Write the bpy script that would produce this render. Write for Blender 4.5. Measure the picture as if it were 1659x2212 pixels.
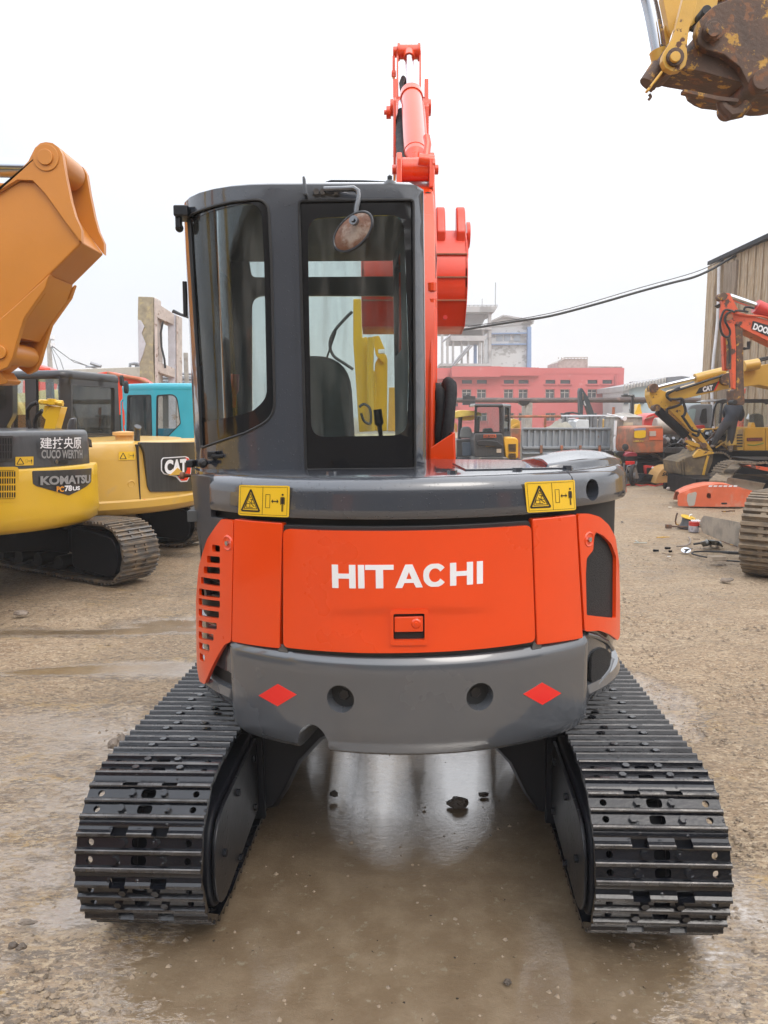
import bpy, bmesh, math, random
from mathutils import Vector, Matrix, noise
R = math.radians
random.seed(7)
for o in list(bpy.data.objects): bpy.data.objects.remove(o)
SC = bpy.context.scene
COL = SC.collection
# ---------------------------------------------------------------- camera
GW, GH, FPX = 1659.0, 2211.4, 1661.0      # measuring grid laid over the photograph, focal length in it
PITCH, CAMH = R(7.27), 1.71
cam = bpy.data.cameras.new('camera'); camo = bpy.data.objects.new('camera', cam); COL.objects.link(camo)
camo.location = (0, 0, CAMH); camo.rotation_euler = (R(90) - PITCH, 0, 0)
cam.sensor_fit = 'HORIZONTAL'; cam.sensor_width = 36; cam.lens = 36 * FPX / GW
cam.clip_start = .05; cam.clip_end = 3000
SC.camera = camo
# ---------------------------------------------------------------- sky and sun
w = bpy.data.worlds.new('World'); SC.world = w; w.use_nodes = True
nt = w.node_tree; N = nt.nodes; L = nt.links; N.clear()
out = N.new('ShaderNodeOutputWorld'); bg = N.new('ShaderNodeBackground')
sky = N.new('ShaderNodeTexSky'); sky.sky_type = 'NISHITA'; sky.sun_disc = False
sky.sun_elevation = R(52); sky.sun_rotation = R(150); sky.air_density = 1; sky.dust_density = 6
tc = N.new('ShaderNodeTexCoord'); sep = N.new('ShaderNodeSeparateXYZ'); L.new(tc.outputs['Generated'], sep.inputs[0])
ramp = N.new('ShaderNodeValToRGB'); L.new(sep.outputs['Z'], ramp.inputs[0])      # overcast: zenith brighter than horizon
cr = ramp.color_ramp
cr.elements[0].position = 0; cr.elements[0].color = (.62, .635, .66, 1)
cr.elements[1].position = 1; cr.elements[1].color = (2.3, 2.33, 2.4, 1)
for p, c in ((.08, (.68, .695, .72)), (.20, (.83, .845, .865)), (.34, (1.02, 1.03, 1.04)), (.46, (1.75, 1.77, 1.80)), (.6, (2.15, 2.17, 2.22))):
    e = cr.elements.new(p); e.color = (*c, 1)
nz = N.new('ShaderNodeTexNoise'); nz.inputs['Scale'].default_value = 1.3; nz.inputs['Detail'].default_value = 4
L.new(tc.outputs['Generated'], nz.inputs[0])
mr = N.new('ShaderNodeMapRange'); mr.inputs[1].default_value = .3; mr.inputs[2].default_value = .7
mr.inputs[3].default_value = .93; mr.inputs[4].default_value = 1.09; L.new(nz.outputs[0], mr.inputs[0])
mx = N.new('ShaderNodeVectorMath'); mx.operation = 'SCALE'; L.new(ramp.outputs[0], mx.inputs[0]); L.new(mr.outputs[0], mx.inputs['Scale'])
sk = N.new('ShaderNodeVectorMath'); sk.operation = 'SCALE'; sk.inputs['Scale'].default_value = .05; L.new(sky.outputs[0], sk.inputs[0])
# left part of the cloud is a little bluer and darker than the right
mr2 = N.new('ShaderNodeMapRange'); mr2.inputs[1].default_value = -.5; mr2.inputs[2].default_value = .1
mr2.inputs[3].default_value = 0; mr2.inputs[4].default_value = 1; L.new(sep.outputs['X'], mr2.inputs[0])
mc = N.new('ShaderNodeMix'); mc.data_type = 'RGBA'; mc.inputs[6].default_value = (.86, .90, .96, 1); mc.inputs[7].default_value = (1, 1, 1, 1)
L.new(mr2.outputs[0], mc.inputs[0])
mm = N.new('ShaderNodeVectorMath'); mm.operation = 'MULTIPLY'; L.new(mx.outputs[0], mm.inputs[0]); L.new(mc.outputs[2], mm.inputs[1])
ad = N.new('ShaderNodeVectorMath'); L.new(mm.outputs[0], ad.inputs[0]); L.new(sk.outputs[0], ad.inputs[1])
L.new(ad.outputs[0], bg.inputs[0]); bg.inputs[1].default_value = 1.0; L.new(bg.outputs[0], out.inputs[0])
sun = bpy.data.lights.new('sun', 'SUN'); sun.energy = .6; sun.angle = R(25); sun.color = (1, .97, .92)
suno = bpy.data.objects.new('sun', sun); COL.objects.link(suno)
_sd = Vector((math.sin(R(150)) * math.cos(R(52)), math.cos(R(150)) * math.cos(R(52)), math.sin(R(52))))
suno.rotation_euler = _sd.to_track_quat('Z', 'Y').to_euler()
SC.cycles.volume_bounces = 2
SC.view_settings.view_transform = 'Standard'; SC.view_settings.look = 'None'
SC.view_settings.exposure = 0.0; SC.view_settings.gamma = 1
# ---------------------------------------------------------------- measuring helpers
FWD = Vector((0, math.cos(PITCH), -math.sin(PITCH))); UPV = Vector((0, math.sin(PITCH), math.cos(PITCH)))
CO = Vector((0, 0, CAMH))
def ray(px, py): return Vector((1, 0, 0)) * ((px - GW / 2) / FPX) + UPV * ((GH / 2 - py) / FPX) + FWD
def at(px, py, Y): d = ray(px, py); return CO + d * (Y / d.y)
def gr(px, py, z=0.0): d = ray(px, py); return CO + d * ((z - CAMH) / d.z)
def T(x, y, z=0): return Matrix.Translation((x, y, z))
def RZ(a): return Matrix.Rotation(R(a), 4, 'Z')
def RY(a): return Matrix.Rotation(R(a), 4, 'Y')
def RX(a): return Matrix.Rotation(R(a), 4, 'X')
I4 = Matrix.Identity(4)
# ---------------------------------------------------------------- object helpers
def tag(o, label=None, cat=None, group=None, kind=None):
    if label: o['label'] = label
    if cat: o['category'] = cat
    if group: o['group'] = group
    if kind: o['kind'] = kind
    return o
def thing(name, label, cat, loc=(0, 0, 0), group=None):
    o = bpy.data.objects.new(name, None); COL.objects.link(o); o.location = loc; o.empty_display_size = .2
    return tag(o, label, cat, group)
def copy_tree(o, parent=None):
    c = o.copy(); COL.objects.link(c)
    if parent: c.parent = parent
    for ch in list(o.children): copy_tree(ch, c)
    return c
def worldloc(o):
    v = Vector((0, 0, 0))
    while o: v += o.location; o = o.parent
    return v
def link(name, me, mat, parent=None, bevel=0, smooth=35, seg=2):
    o = bpy.data.objects.new(name, me); COL.objects.link(o)
    if parent is not None:
        o.parent = parent; me.transform(T(*(-worldloc(parent))))
    for m_ in (mat if isinstance(mat, (list, tuple)) else [mat]): me.materials.append(m_)
    if smooth:
        me.polygons.foreach_set('use_smooth', [True] * len(me.polygons)); me.set_sharp_from_angle(angle=R(smooth))
    if bevel:
        b = o.modifiers.new('bevel', 'BEVEL'); b.width = bevel; b.segments = seg; b.limit_method = 'ANGLE'; b.angle_limit = R(40)
        b.harden_normals = bool(smooth)
    return o
class MB:
    def __init__(s, M=None): s.v = []; s.f = []; s.m = []; s.M = M if M is not None else I4; s.mi = 0
    def add(s, vs, fs):
        n = len(s.v); s.v += [s.M @ Vector(v) for v in vs]; s.f += [tuple(i + n for i in f) for f in fs]; s.m += [s.mi] * len(fs); return s
    def box(s, c, d, rot=None):
        x, y, z = d[0] / 2, d[1] / 2, d[2] / 2; c = Vector(c)
        vs = [Vector(q) for q in ((-x, -y, -z), (x, -y, -z), (x, y, -z), (-x, y, -z), (-x, -y, z), (x, -y, z), (x, y, z), (-x, y, z))]
        if rot is not None: vs = [rot @ q for q in vs]
        return s.add([c + q for q in vs], [(0, 3, 2, 1), (4, 5, 6, 7), (0, 1, 5, 4), (1, 2, 6, 5), (2, 3, 7, 6), (3, 0, 4, 7)])
    def ext(s, pts, vec):
        n = len(pts); vec = Vector(vec); p = [Vector(q) for q in pts]
        return s.add(p + [q + vec for q in p], [tuple(range(n)), tuple(range(2 * n - 1, n - 1, -1))] + [(i, i + n, (i + 1) % n + n, (i + 1) % n) for i in range(n)])
    def loft(s, rings, caps=True, closed=True):
        k = len(rings[0]); vs = [q for r_ in rings for q in r_]; fs = []
        for a in range(len(rings) - 1):
            for i in range(k if closed else k - 1):
                j = (i + 1) % k; fs.append((a * k + i, a * k + j, (a + 1) * k + j, (a + 1) * k + i))
        if caps: fs += [tuple(range(k - 1, -1, -1)), tuple(range((len(rings) - 1) * k, len(rings) * k))]
        return s.add(vs, fs)
    def tube(s, pts, r, n=8, cap=True):
        pts = [Vector(p) for p in pts]; rs = r if isinstance(r, (list, tuple)) else [r] * len(pts); rings = []; up = None
        for i, p in enumerate(pts):
            t = (pts[min(i + 1, len(pts) - 1)] - pts[max(i - 1, 0)]).normalized()
            if up is None: up = Vector((0, 0, 1)) if abs(t.z) < .9 else Vector((0, 1, 0))
            a = t.cross(up).normalized(); b = a.cross(t).normalized(); up = b
            rings.append([p + (a * math.cos(2 * math.pi * k / n) + b * math.sin(2 * math.pi * k / n)) * rs[i] for k in range(n)])
        return s.loft(rings, cap)
    def cyl(s, a, b, r, n=20, r2=None): return s.tube([a, b], [r, r if r2 is None else r2], n)
    def lathe(s, o, ax, prof, n=20):
        o = Vector(o); ax = Vector(ax).normalized(); u = ax.orthogonal().normalized(); w_ = ax.cross(u)
        rings = [[o + ax * h + (u * math.cos(2 * math.pi * k / n) + w_ * math.sin(2 * math.pi * k / n)) * max(r, 1e-4) for k in range(n)] for r, h in prof]
        return s.loft(rings, True)
    def mesh(s, name):
        me = bpy.data.meshes.new(name); me.from_pydata(s.v, [], s.f); me.update()
        bm = bmesh.new(); bm.from_mesh(me); 
        for f, mi in zip(bm.faces, s.m): f.material_index = mi
        bmesh.ops.remove_doubles(bm, verts=bm.verts, dist=1e-5)
        bmesh.ops.recalc_face_normals(bm, faces=bm.faces); bm.to_mesh(me); bm.free(); return me
    def build(s, name, mat, parent=None, bevel=0, smooth=35, seg=2): return link(name, s.mesh(name), mat, parent, bevel, smooth, seg)
def evalmesh(o):
    dg = bpy.context.evaluated_depsgraph_get(); dg.update()
    me = bpy.data.meshes.new_from_object(o.evaluated_get(dg)); return me
def cut(o, *cutters):
    """carve the cutter solids out of a mesh object, then throw the cutters away"""
    mods = list(o.modifiers); keep = [(m_.width, m_.segments, m_.angle_limit) for m_ in mods if m_.type == 'BEVEL']
    for m_ in mods: o.modifiers.remove(m_)
    cs = []
    for c in cutters:
        me = c.mesh('cutter'); co = bpy.data.objects.new('cutter', me); COL.objects.link(co)
        me.transform(T(*(-worldloc(o)))); co.location = worldloc(o); cs.append(co)
        b = o.modifiers.new('b', 'BOOLEAN'); b.operation = 'DIFFERENCE'; b.solver = 'EXACT'; b.object = co
    me = evalmesh(o); old = o.data; o.modifiers.clear(); o.data = me; bpy.data.meshes.remove(old)
    for co in cs:
        d = co.data; bpy.data.objects.remove(co); bpy.data.meshes.remove(d)
    me.polygons.foreach_set('use_smooth', [True] * len(me.polygons)); me.set_sharp_from_angle(angle=R(35))
    for w_, sg, al in keep:
        b = o.modifiers.new('bevel', 'BEVEL'); b.width = w_; b.segments = sg; b.limit_method = 'ANGLE'; b.angle_limit = al; b.harden_normals = True
    return o
def rnd(pts, r, n=5):
    """round the corners of a 2D outline"""
    outp = []; k = len(pts)
    for i in range(k):
        a, b, c = Vector(pts[i - 1][:2]), Vector(pts[i][:2]), Vector(pts[(i + 1) % k][:2])
        rr = min(pts[i][2] if len(pts[i]) > 2 else r, (a - b).length * .48, (c - b).length * .48)
        if rr <= 0: outp.append(tuple(b)); continue
        p, q = b + (a - b).normalized() * rr, b + (c - b).normalized() * rr
        for j in range(n + 1):
            t = j / n; m_ = p * (1 - t) ** 2 + b * 2 * t * (1 - t) + q * t * t; outp.append((m_.x, m_.y))
    return outp
def circ(cx, cy, r, n=20): return [(cx + r * math.cos(2 * math.pi * k / n), cy + r * math.sin(2 * math.pi * k / n)) for k in range(n)]
class Wall:
    """an upright surface over a plan curve (left to right as seen from outside), s along it, z up, d outward"""
    def __init__(s, M, plan):
        s.M = M; s.Mi = M.inverted(); s.p = [Vector(q) for q in plan]; s.c = [0]
        for a, b in zip(s.p, s.p[1:]): s.c.append(s.c[-1] + (b - a).length)
        s.n = []
        for i in range(len(s.p)):
            t = (s.p[min(i + 1, len(s.p) - 1)] - s.p[max(i - 1, 0)]).normalized(); s.n.append(Vector((t.y, -t.x)))
    def proj(s, px, py, d=0):
        o = s.Mi @ CO; D = (s.Mi.to_3x3() @ ray(px, py)); best = None; near = None
        P = [a + n * d for a, n in zip(s.p, s.n)]
        for i in range(len(P) - 1):
            a, b = P[i], P[i + 1]; e = b - a; det = D.x * (-e.y) + e.x * D.y
            if abs(det) < 1e-9: continue
            rx, ry = a.x - o.x, a.y - o.y; t = (rx * (-e.y) + e.x * ry) / det; u = (D.x * ry - D.y * rx) / det
            if t > 0 and -1e-6 <= u <= 1 + 1e-6 and (D.x * s.n[i].x + D.y * s.n[i].y) < 0:
                if best is None or t < best[0]: best = (t, s.c[i] + u * (s.c[i + 1] - s.c[i]))
            # closest approach, for pixels just off the silhouette
            t2 = (a.x - o.x) * D.x + (a.y - o.y) * D.y; t2 /= (D.x ** 2 + D.y ** 2)
            dist = (Vector((o.x + D.x * t2, o.y + D.y * t2)) - a).length
            if near is None or dist + .4 * t2 < near[0]: near = (dist + .4 * t2, t2, s.c[i])
        if best is None: best = near[1:]
        return best[1], (o + D * best[0]).z
    def pos(s, q, z, d=0):
        i = 0
        if q <= 0: a, n = s.p[0] + (s.p[1] - s.p[0]).normalized() * q, s.n[0]
        elif q >= s.c[-1]: a, n = s.p[-1] + (s.p[-1] - s.p[-2]).normalized() * (q - s.c[-1]), s.n[-1]
        else:
            while s.c[i + 1] < q: i += 1
            u = (q - s.c[i]) / (s.c[i + 1] - s.c[i]); a = s.p[i].lerp(s.p[i + 1], u); n = s.n[i].lerp(s.n[i + 1], u).normalized()
        return s.M @ Vector((a.x + n.x * d, a.y + n.y * d, z))
    def px(s, pts, d=0): return [(*s.proj(p[0], p[1], d), *p[2:]) for p in pts]
    def patch(s, mb, outl, d0, d1, step=.05, zstep=None, fn=None):
        bm = bmesh.new(); vs = [bm.verts.new((p[0], p[1], 0)) for p in outl]; bm.faces.new(vs)
        lo, hi = min(p[0] for p in outl), max(p[0] for p in outl); q = (math.floor(lo / step) + 1) * step
        while q < hi - 1e-4:
            bmesh.ops.bisect_plane(bm, geom=bm.verts[:] + bm.edges[:] + bm.faces[:], dist=1e-5, plane_co=(q, 0, 0), plane_no=(1, 0, 0)); q += step
        if zstep:
            lo, hi = min(p[1] for p in outl), max(p[1] for p in outl); q = lo + zstep
            while q < hi - 1e-4:
                bmesh.ops.bisect_plane(bm, geom=bm.verts[:] + bm.edges[:] + bm.faces[:], dist=1e-5, plane_co=(0, q, 0), plane_no=(0, 1, 0)); q += zstep
        bm.verts.index_update(); k = len(bm.verts); V = []
        f1 = (lambda x, z: d1 + fn(x, z)) if fn else (lambda x, z: d1)
        for dd in (None, d0):
            for v in bm.verts: V.append(s.pos(v.co.x, v.co.y, f1(v.co.x, v.co.y) if dd is None else dd))
        Fs = [tuple(v.index for v in f.verts) for f in bm.faces] + [tuple(v.index + k for v in reversed(f.verts)) for f in bm.faces]
        for e in bm.edges:
            if e.is_boundary: a, b = e.verts[0].index, e.verts[1].index; Fs.append((a, b, b + k, a + k))
        bm.free(); M0 = mb.M; mb.M = I4; mb.add(V, Fs); mb.M = M0; return mb
    def holed(s, mb, outl, holes, d0, d1, step=.05, zstep=.12):
        from mathutils.geometry import delaunay_2d_cdt as cdt
        vs, es = [], []
        def dense(l):
            r_ = []
            for i in range(len(l)):
                a, b = l[i], l[(i + 1) % len(l)]; n = max(1, int(math.hypot(a[0] - b[0], a[1] - b[1]) / step))
                r_ += [(a[0] + (b[0] - a[0]) * j / n, a[1] + (b[1] - a[1]) * j / n) for j in range(n)]
            return r_
        loops = [dense(outl)] + [dense(h) for h in holes]
        def inside(p, l):
            c = False
            for i in range(len(l)):
                (x0, y0), (x1, y1) = l[i][:2], l[i - 1][:2]
                if (y0 > p[1]) != (y1 > p[1]) and p[0] < (x1 - x0) * (p[1] - y0) / (y1 - y0) + x0: c = not c
            return c
        for l in loops:
            k = len(vs); vs += [Vector(q[:2]) for q in l]; es += [(k + i, k + (i + 1) % len(l)) for i in range(len(l))]
        lo, hi = min(q[0] for q in outl), max(q[0] for q in outl); zl, zh = min(q[1] for q in outl), max(q[1] for q in outl); x = lo + step
        while x < hi:
            z = zl + zstep / 2
            while z < zh:
                if inside((x, z), loops[0]) and not any(inside((x, z), l) for l in loops[1:]): vs.append(Vector((x, z)))
                z += zstep
            x += step
        ov, oe, of, *_ = cdt(vs, es, [], 0, 1e-6); keep = []
        for f in of:
            c = sum((ov[i] for i in f), Vector((0, 0))) / len(f)
            if inside(c, loops[0]) and not any(inside(c, l) for l in loops[1:]): keep.append(tuple(f))
        cnt = {}
        for f in keep:
            for i in range(len(f)): e = tuple(sorted((f[i], f[(i + 1) % len(f)]))); cnt[e] = cnt.get(e, 0) + 1
        k = len(ov); V = [s.pos(v.x, v.y, d1) for v in ov] + [s.pos(v.x, v.y, d0) for v in ov]
        Fs = keep + [tuple(i + k for i in reversed(f)) for f in keep] + [(a, b, b + k, a + k) for (a, b), c in cnt.items() if c == 1]
        M0 = mb.M; mb.M = I4; mb.add(V, Fs); mb.M = M0; return mb
    def sweep(s, mb, s0, s1, prof, re=.03, rz=0, step=.04):
        """closed profile [(d, z)] carried along the wall from s0 to s1, the ends rounded by re"""
        n = max(2, int((s1 - s0) / step)); qs = [s0 + (s1 - s0) * i / n for i in range(n + 1)]
        for k in range(1, 7): a = max(re, rz) * (1 - math.cos(R(15) * k)); qs += [s0 + a, s1 - a]
        qs = sorted(set(round(q, 5) for q in qs)); rings = []; zl = min(p[1] for p in prof); zh = max(p[1] for p in prof); dmax = max(p[0] for p in prof)
        for q in qs:
            e = min(q - s0, s1 - q)
            def ins(rr): return rr - math.sqrt(max(0, rr * rr - (rr - e) ** 2)) if e < rr else 0
            di, zi = ins(re), ins(rz) if rz else 0
            rings.append([s.pos(q, z + zi * (1 - (z - zl) / (zh - zl)) ** 3, min(d, dmax - di) if d > dmax - .2 else d) for d, z in prof])
        M0 = mb.M; mb.M = I4; mb.loft(rings); mb.M = M0; return mb
def slab(mb, pts, Y, th, r=0, back=0):
    """outline measured on the grid, standing at distance Y, th deep"""
    p = rnd(pts, r, 4) if r else pts
    return mb.ext([at(x, y, Y) + Vector((0, back, 0)) for x, y in [q[:2] for q in p]], (0, th, 0))
def spl(pts, n=5):
    """smooth curve through the points"""
    P_ = [Vector(p) for p in pts]
    if len(P_) < 3: return P_
    o = []
    for i in range(len(P_) - 1):
        a, b, c, d = P_[max(i - 1, 0)], P_[i], P_[i + 1], P_[min(i + 2, len(P_) - 1)]
        for k in range(n): t = k / n; o.append(.5 * ((2 * b) + (c - a) * t + (2 * a - 5 * b + 4 * c - d) * t * t + (3 * b - a - 3 * c + d) * t ** 3))
    return o + [P_[-1]]
def textmesh(body, off=0.0, shear=0.0):
    """flat outlines of a word, returned as vertices and triangles in a box of width 1"""
    c = bpy.data.curves.new('t', 'FONT'); c.body = body; c.size = 1; c.offset = off; c.shear = shear; c.resolution_u = 4
    o = bpy.data.objects.new('t', c); COL.objects.link(o); me = evalmesh(o)
    bm = bmesh.new(); bm.from_mesh(me); bmesh.ops.triangulate(bm, faces=bm.faces)
    V = [tuple(v.co[:2]) for v in bm.verts]; Fs = [tuple(v.index for v in f.verts) for f in bm.faces]; bm.free()
    bpy.data.objects.remove(o); bpy.data.curves.remove(c); bpy.data.meshes.remove(me)
    if not V: return [], []
    x0, x1, y0, y1 = min(v[0] for v in V), max(v[0] for v in V), min(v[1] for v in V), max(v[1] for v in V)
    return [((x - x0) / (x1 - x0), (y - y0) / (y1 - y0)) for x, y in V], Fs
def word(mb, body, fn, off=.0, shear=0.0):
    """fn maps (u, v) in the unit box to a point"""
    V, Fs = textmesh(body, off, shear); mb.add([fn(u, v) for u, v in V], Fs); return mb
def quadfn(a, b, c, d):
    """a..d: bottom left, bottom right, top right, top left points"""
    a, b, c, d = map(Vector, (a, b, c, d)); return lambda u, v: (a * (1 - u) + b * u) * (1 - v) + (d * (1 - u) + c * u) * v
# ---------------------------------------------------------------- materials
def mat(name, col, rough=.5, metal=0, coat=0, var=.12, vs=3, bump=0, bs=60, col2=None, thr=.6, soft=.06, s2=6, rough2=.85,
        drops=0, spec=.5, stretch=None, col3=None, thr3=.62, s3=2.5, rand=False, coatr=.06, cior=1.5):
    m = bpy.data.materials.new(name); m.use_nodes = True; nt = m.node_tree; N = nt.nodes; L = nt.links
    b = N['Principled BSDF']; tc = N.new('ShaderNodeTexCoord'); vec = tc.outputs['Object']
    if rand:
        oi = N.new('ShaderNodeObjectInfo'); va = N.new('ShaderNodeVectorMath'); va.operation = 'MULTIPLY_ADD'
        cx = N.new('ShaderNodeCombineXYZ')
        for k in range(3): L.new(oi.outputs['Random'], cx.inputs[k])
        L.new(cx.outputs[0], va.inputs[0]); va.inputs[1].default_value = (37, 19, 53); L.new(vec, va.inputs[2]); vec = va.outputs[0]
    if stretch:
        mp = N.new('ShaderNodeMapping'); mp.inputs['Scale'].default_value = stretch; L.new(vec, mp.inputs[0]); vec = mp.outputs[0]
    def nz(sc, det=5, rg=.55, v=None):
        n = N.new('ShaderNodeTexNoise'); n.inputs['Scale'].default_value = sc; n.inputs['Detail'].default_value = det
        n.inputs['Roughness'].default_value = rg; L.new(v or vec, n.inputs[0]); return n.outputs[0]
    def mixc(f, a, c):
        x = N.new('ShaderNodeMix'); x.data_type = 'RGBA'; L.new(f, x.inputs[0])
        for i, q in ((6, a), (7, c)):
            if isinstance(q, tuple): x.inputs[i].default_value = (*q, 1)
            else: L.new(q, x.inputs[i])
        return x.outputs[2]
    def mapr(v, a, c, o0=0., o1=1.):
        r = N.new('ShaderNodeMapRange'); L.new(v, r.inputs[0])
        for i, q in enumerate((a, c, o0, o1)): r.inputs[i + 1].default_value = q
        return r.outputs[0]
    c0 = tuple(max(0, q * (1 - var)) for q in col); c1 = tuple(min(1, q * (1 + var)) for q in col)
    n1 = nz(vs); colo = mixc(mapr(n1, .3, .7), c0, c1); ro = mapr(n1, .3, .7, rough * .85, min(1, rough * 1.15))
    if col2:
        k = mapr(nz(s2, 8, .65), thr - soft, thr + soft); colo = mixc(k, colo, col2)
        x = N.new('ShaderNodeMix'); L.new(k, x.inputs[0]); L.new(ro, x.inputs[2]); x.inputs[3].default_value = rough2; ro = x.outputs[0]
        if coat: L.new(mapr(k, 0, 1, coat, 0), b.inputs['Coat Weight'])
        if metal: L.new(mapr(k, 0, 1, metal, 0), b.inputs['Metallic'])
    if col3:
        k3 = mapr(nz(s3, 6, .6), thr3 - soft, thr3 + soft); colo = mixc(k3, colo, col3)
    L.new(colo, b.inputs['Base Color']); L.new(ro, b.inputs['Roughness'])
    if not (col2 and metal): b.inputs['Metallic'].default_value = metal
    if not (col2 and coat): b.inputs['Coat Weight'].default_value = coat
    b.inputs['Coat Roughness'].default_value = coatr; b.inputs['Coat IOR'].default_value = cior
    b.inputs['Specular IOR Level'].default_value = spec
    last = None
    if bump:
        bp = N.new('ShaderNodeBump'); bp.inputs['Strength'].default_value = bump; bp.inputs['Distance'].default_value = .02
        L.new(nz(bs, 6, .6), bp.inputs['Height']); last = bp.outputs[0]
    if drops:
        vo = N.new('ShaderNodeTexVoronoi'); vo.inputs['Scale'].default_value = drops; L.new(tc.outputs['Object'], vo.inputs['Vector'])
        bp = N.new('ShaderNodeBump'); bp.inputs['Strength'].default_value = .7; bp.inputs['Distance'].default_value = .004
        sp = N.new('ShaderNodeSeparateColor'); L.new(vo.outputs['Color'], sp.inputs[0])
        rad = mapr(sp.outputs[0], .35, 1, .0, .34)
        sb = N.new('ShaderNodeMath'); sb.operation = 'SUBTRACT'; L.new(rad, sb.inputs[0]); L.new(vo.outputs['Distance'], sb.inputs[1])
        L.new(mapr(sb.outputs[0], 0, .12), bp.inputs['Height'])
        if last: L.new(last, bp.inputs['Normal'])
        last = bp.outputs[0]
    if last: L.new(last, b.inputs['Normal'])
    return m
def glass(name, tint, gl=.05, rough=.0):
    m = bpy.data.materials.new(name); m.use_nodes = True; nt = m.node_tree; N = nt.nodes; L = nt.links; N.remove(N['Principled BSDF'])
    o = N['Material Output']; t = N.new('ShaderNodeBsdfTransparent'); t.inputs[0].default_value = (*tint, 1)
    g = N.new('ShaderNodeBsdfGlossy'); g.inputs['Roughness'].default_value = rough; g.inputs[0].default_value = (.9, .95, .97, 1)
    f = N.new('ShaderNodeFresnel'); f.inputs[0].default_value = 1.5
    x = N.new('ShaderNodeMixShader'); L.new(f.outputs[0], x.inputs[0]); L.new(t.outputs[0], x.inputs[1]); L.new(g.outputs[0], x.inputs[2])
    tc = N.new('ShaderNodeTexCoord'); mp = N.new('ShaderNodeMapping'); mp.inputs['Scale'].default_value = (9, 9, 1.3); L.new(tc.outputs['Object'], mp.inputs[0])
    n = N.new('ShaderNodeTexNoise'); n.inputs['Scale'].default_value = 2.2; n.inputs['Detail'].default_value = 7; L.new(mp.outputs[0], n.inputs[0])
    r = N.new('ShaderNodeMapRange'); L.new(n.outputs[0], r.inputs[0]); r.inputs[1].default_value = .45; r.inputs[2].default_value = .75; r.inputs[3].default_value = .012; r.inputs[4].default_value = .12
    d = N.new('ShaderNodeBsdfDiffuse'); d.inputs[0].default_value = (.45, .44, .41, 1); y = N.new('ShaderNodeMixShader')
    L.new(r.outputs[0], y.inputs[0]); L.new(x.outputs[0], y.inputs[1]); L.new(d.outputs[0], y.inputs[2]); L.new(y.outputs[0], o.inputs[0])
    return m
ORANGE = mat('orange_paint', (.74, .054, .0005), .3, 0, .6, .05, 2.5, .02, 6)
ORANGE_D = mat('orange_paint_wet', (.74, .05, .012), .35, 0, .35, .12, 3, .05, 30, col2=(.16, .04, .03), thr=.70, soft=.03, s2=9)
GREY = mat('grey_paint', (.070, .076, .086), .25, 0, .9, .05, 2, .015, 5, cior=1.75)
GREYC = mat('grey_cab_paint', (.042, .047, .058), .22, 0, .9, .08, 2, .01, 5, drops=110, cior=1.75)
GREYD = mat('grey_side_paint', (.045, .048, .054), .4, 0, .3, .06, 2)
BLACKP = mat('black_paint', (.008, .009, .012), .33, 0, .1, .3, 5, .05, 40, drops=45)
STEELW = mat('wet_black_steel', (.006, .007, .010), .16, 0, .3, .35, 7, .08, 70, drops=34, rand=True, spec=.45)
GROUSER = mat('worn_steel_edge', (.11, .105, .10), .24, .85, 0, .4, 14, .1, 90, col2=(.03, .028, .03), thr=.56, soft=.12, s2=9, rough2=.3, rand=True)
RUBBER = mat('black_rubber', (.012, .012, .013), .55, 0, 0, .2)
CLOTHB = mat('black_fabric_sleeve', (.010, .010, .012), .8, 0, 0, .3, 30, .3, 60)
CHROME = mat('chrome_rod', (.50, .52, .56), .15, 1, 0, .04)
DARKIN = mat('dark_interior', (.012, .013, .014), .6)
CABIN = mat('cab_interior_plastic', (.055, .058, .060), .6)
SEATM = mat('seat_fabric', (.11, .12, .12), .75, 0, 0, .2, 12)
WHITEL = mat('white_lettering', (.78, .78, .80), .4)
STICK = mat('yellow_sticker', (.80, .50, .02), .35, 0, .4, .03)
INK = mat('sticker_ink', (.02, .015, .01), .5)
REDREF = mat('red_reflector', (.75, .02, .015), .3, 0, .5, .04)
MESHM = mat('black_mesh_grille', (.014, .014, .015), .65, 0, 0, .5, 160, .8, 220)
RUST = mat('rusty_mirror_back', (.15, .065, .035), .7, 0, 0, .35, 20, .2, 60, col2=(.30, .24, .20), thr=.56, soft=.08, s2=16)
GLASSR = glass('cab_glass_clear', (.84, .89, .88))
GLASSL = glass('cab_glass_tinted', (.80, .85, .85))
GLASSN = glass('plain_glass', (.91, .94, .93))
FRIT = mat('window_border', (.008, .008, .009), .12, 0, .6, .1)
YEL = mat('yellow_machine_paint', (.74, .45, .018), .33, 0, .5, .05, 2)
YELC = mat('ochre_machine_paint', (.58, .345, .055), .42, 0, .3, .07, 2, col2=(.40, .29, .14), thr=.68, soft=.1, s2=4)
ORY = mat('orange_yellow_paint', (.53, .20, .022), .42, 0, .2, .08, 2, .05, 20)
TEAL = mat('teal_paint', (.035, .36, .46), .38, 0, .4, .07, 2)
BGREY = mat('dusty_black_paint', (.040, .041, .044), .4, 0, .4, .2, 5, stretch=(6, 6, .8))
BPAINT = mat('black_cab_paint', (.018, .018, .02), .35, 0, .4, .2, 5)
UNDER = mat('undercarriage_black', (.005, .006, .009), .45, 0, 0, .25, 6, .05, 40, spec=.18)
SHOEB = mat('worn_track_steel', (.13, .12, .11), .35, .6, 0, .3, 10, .15, 70, col2=(.24, .17, .10), thr=.55, soft=.12, s2=8, rand=True)
SHOEM = mat('muddy_track_steel', (.215, .165, .11), .7, 0, 0, .25, 8, .3, 50, col2=(.10, .085, .07), thr=.58, soft=.12, s2=7, rand=True)
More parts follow.
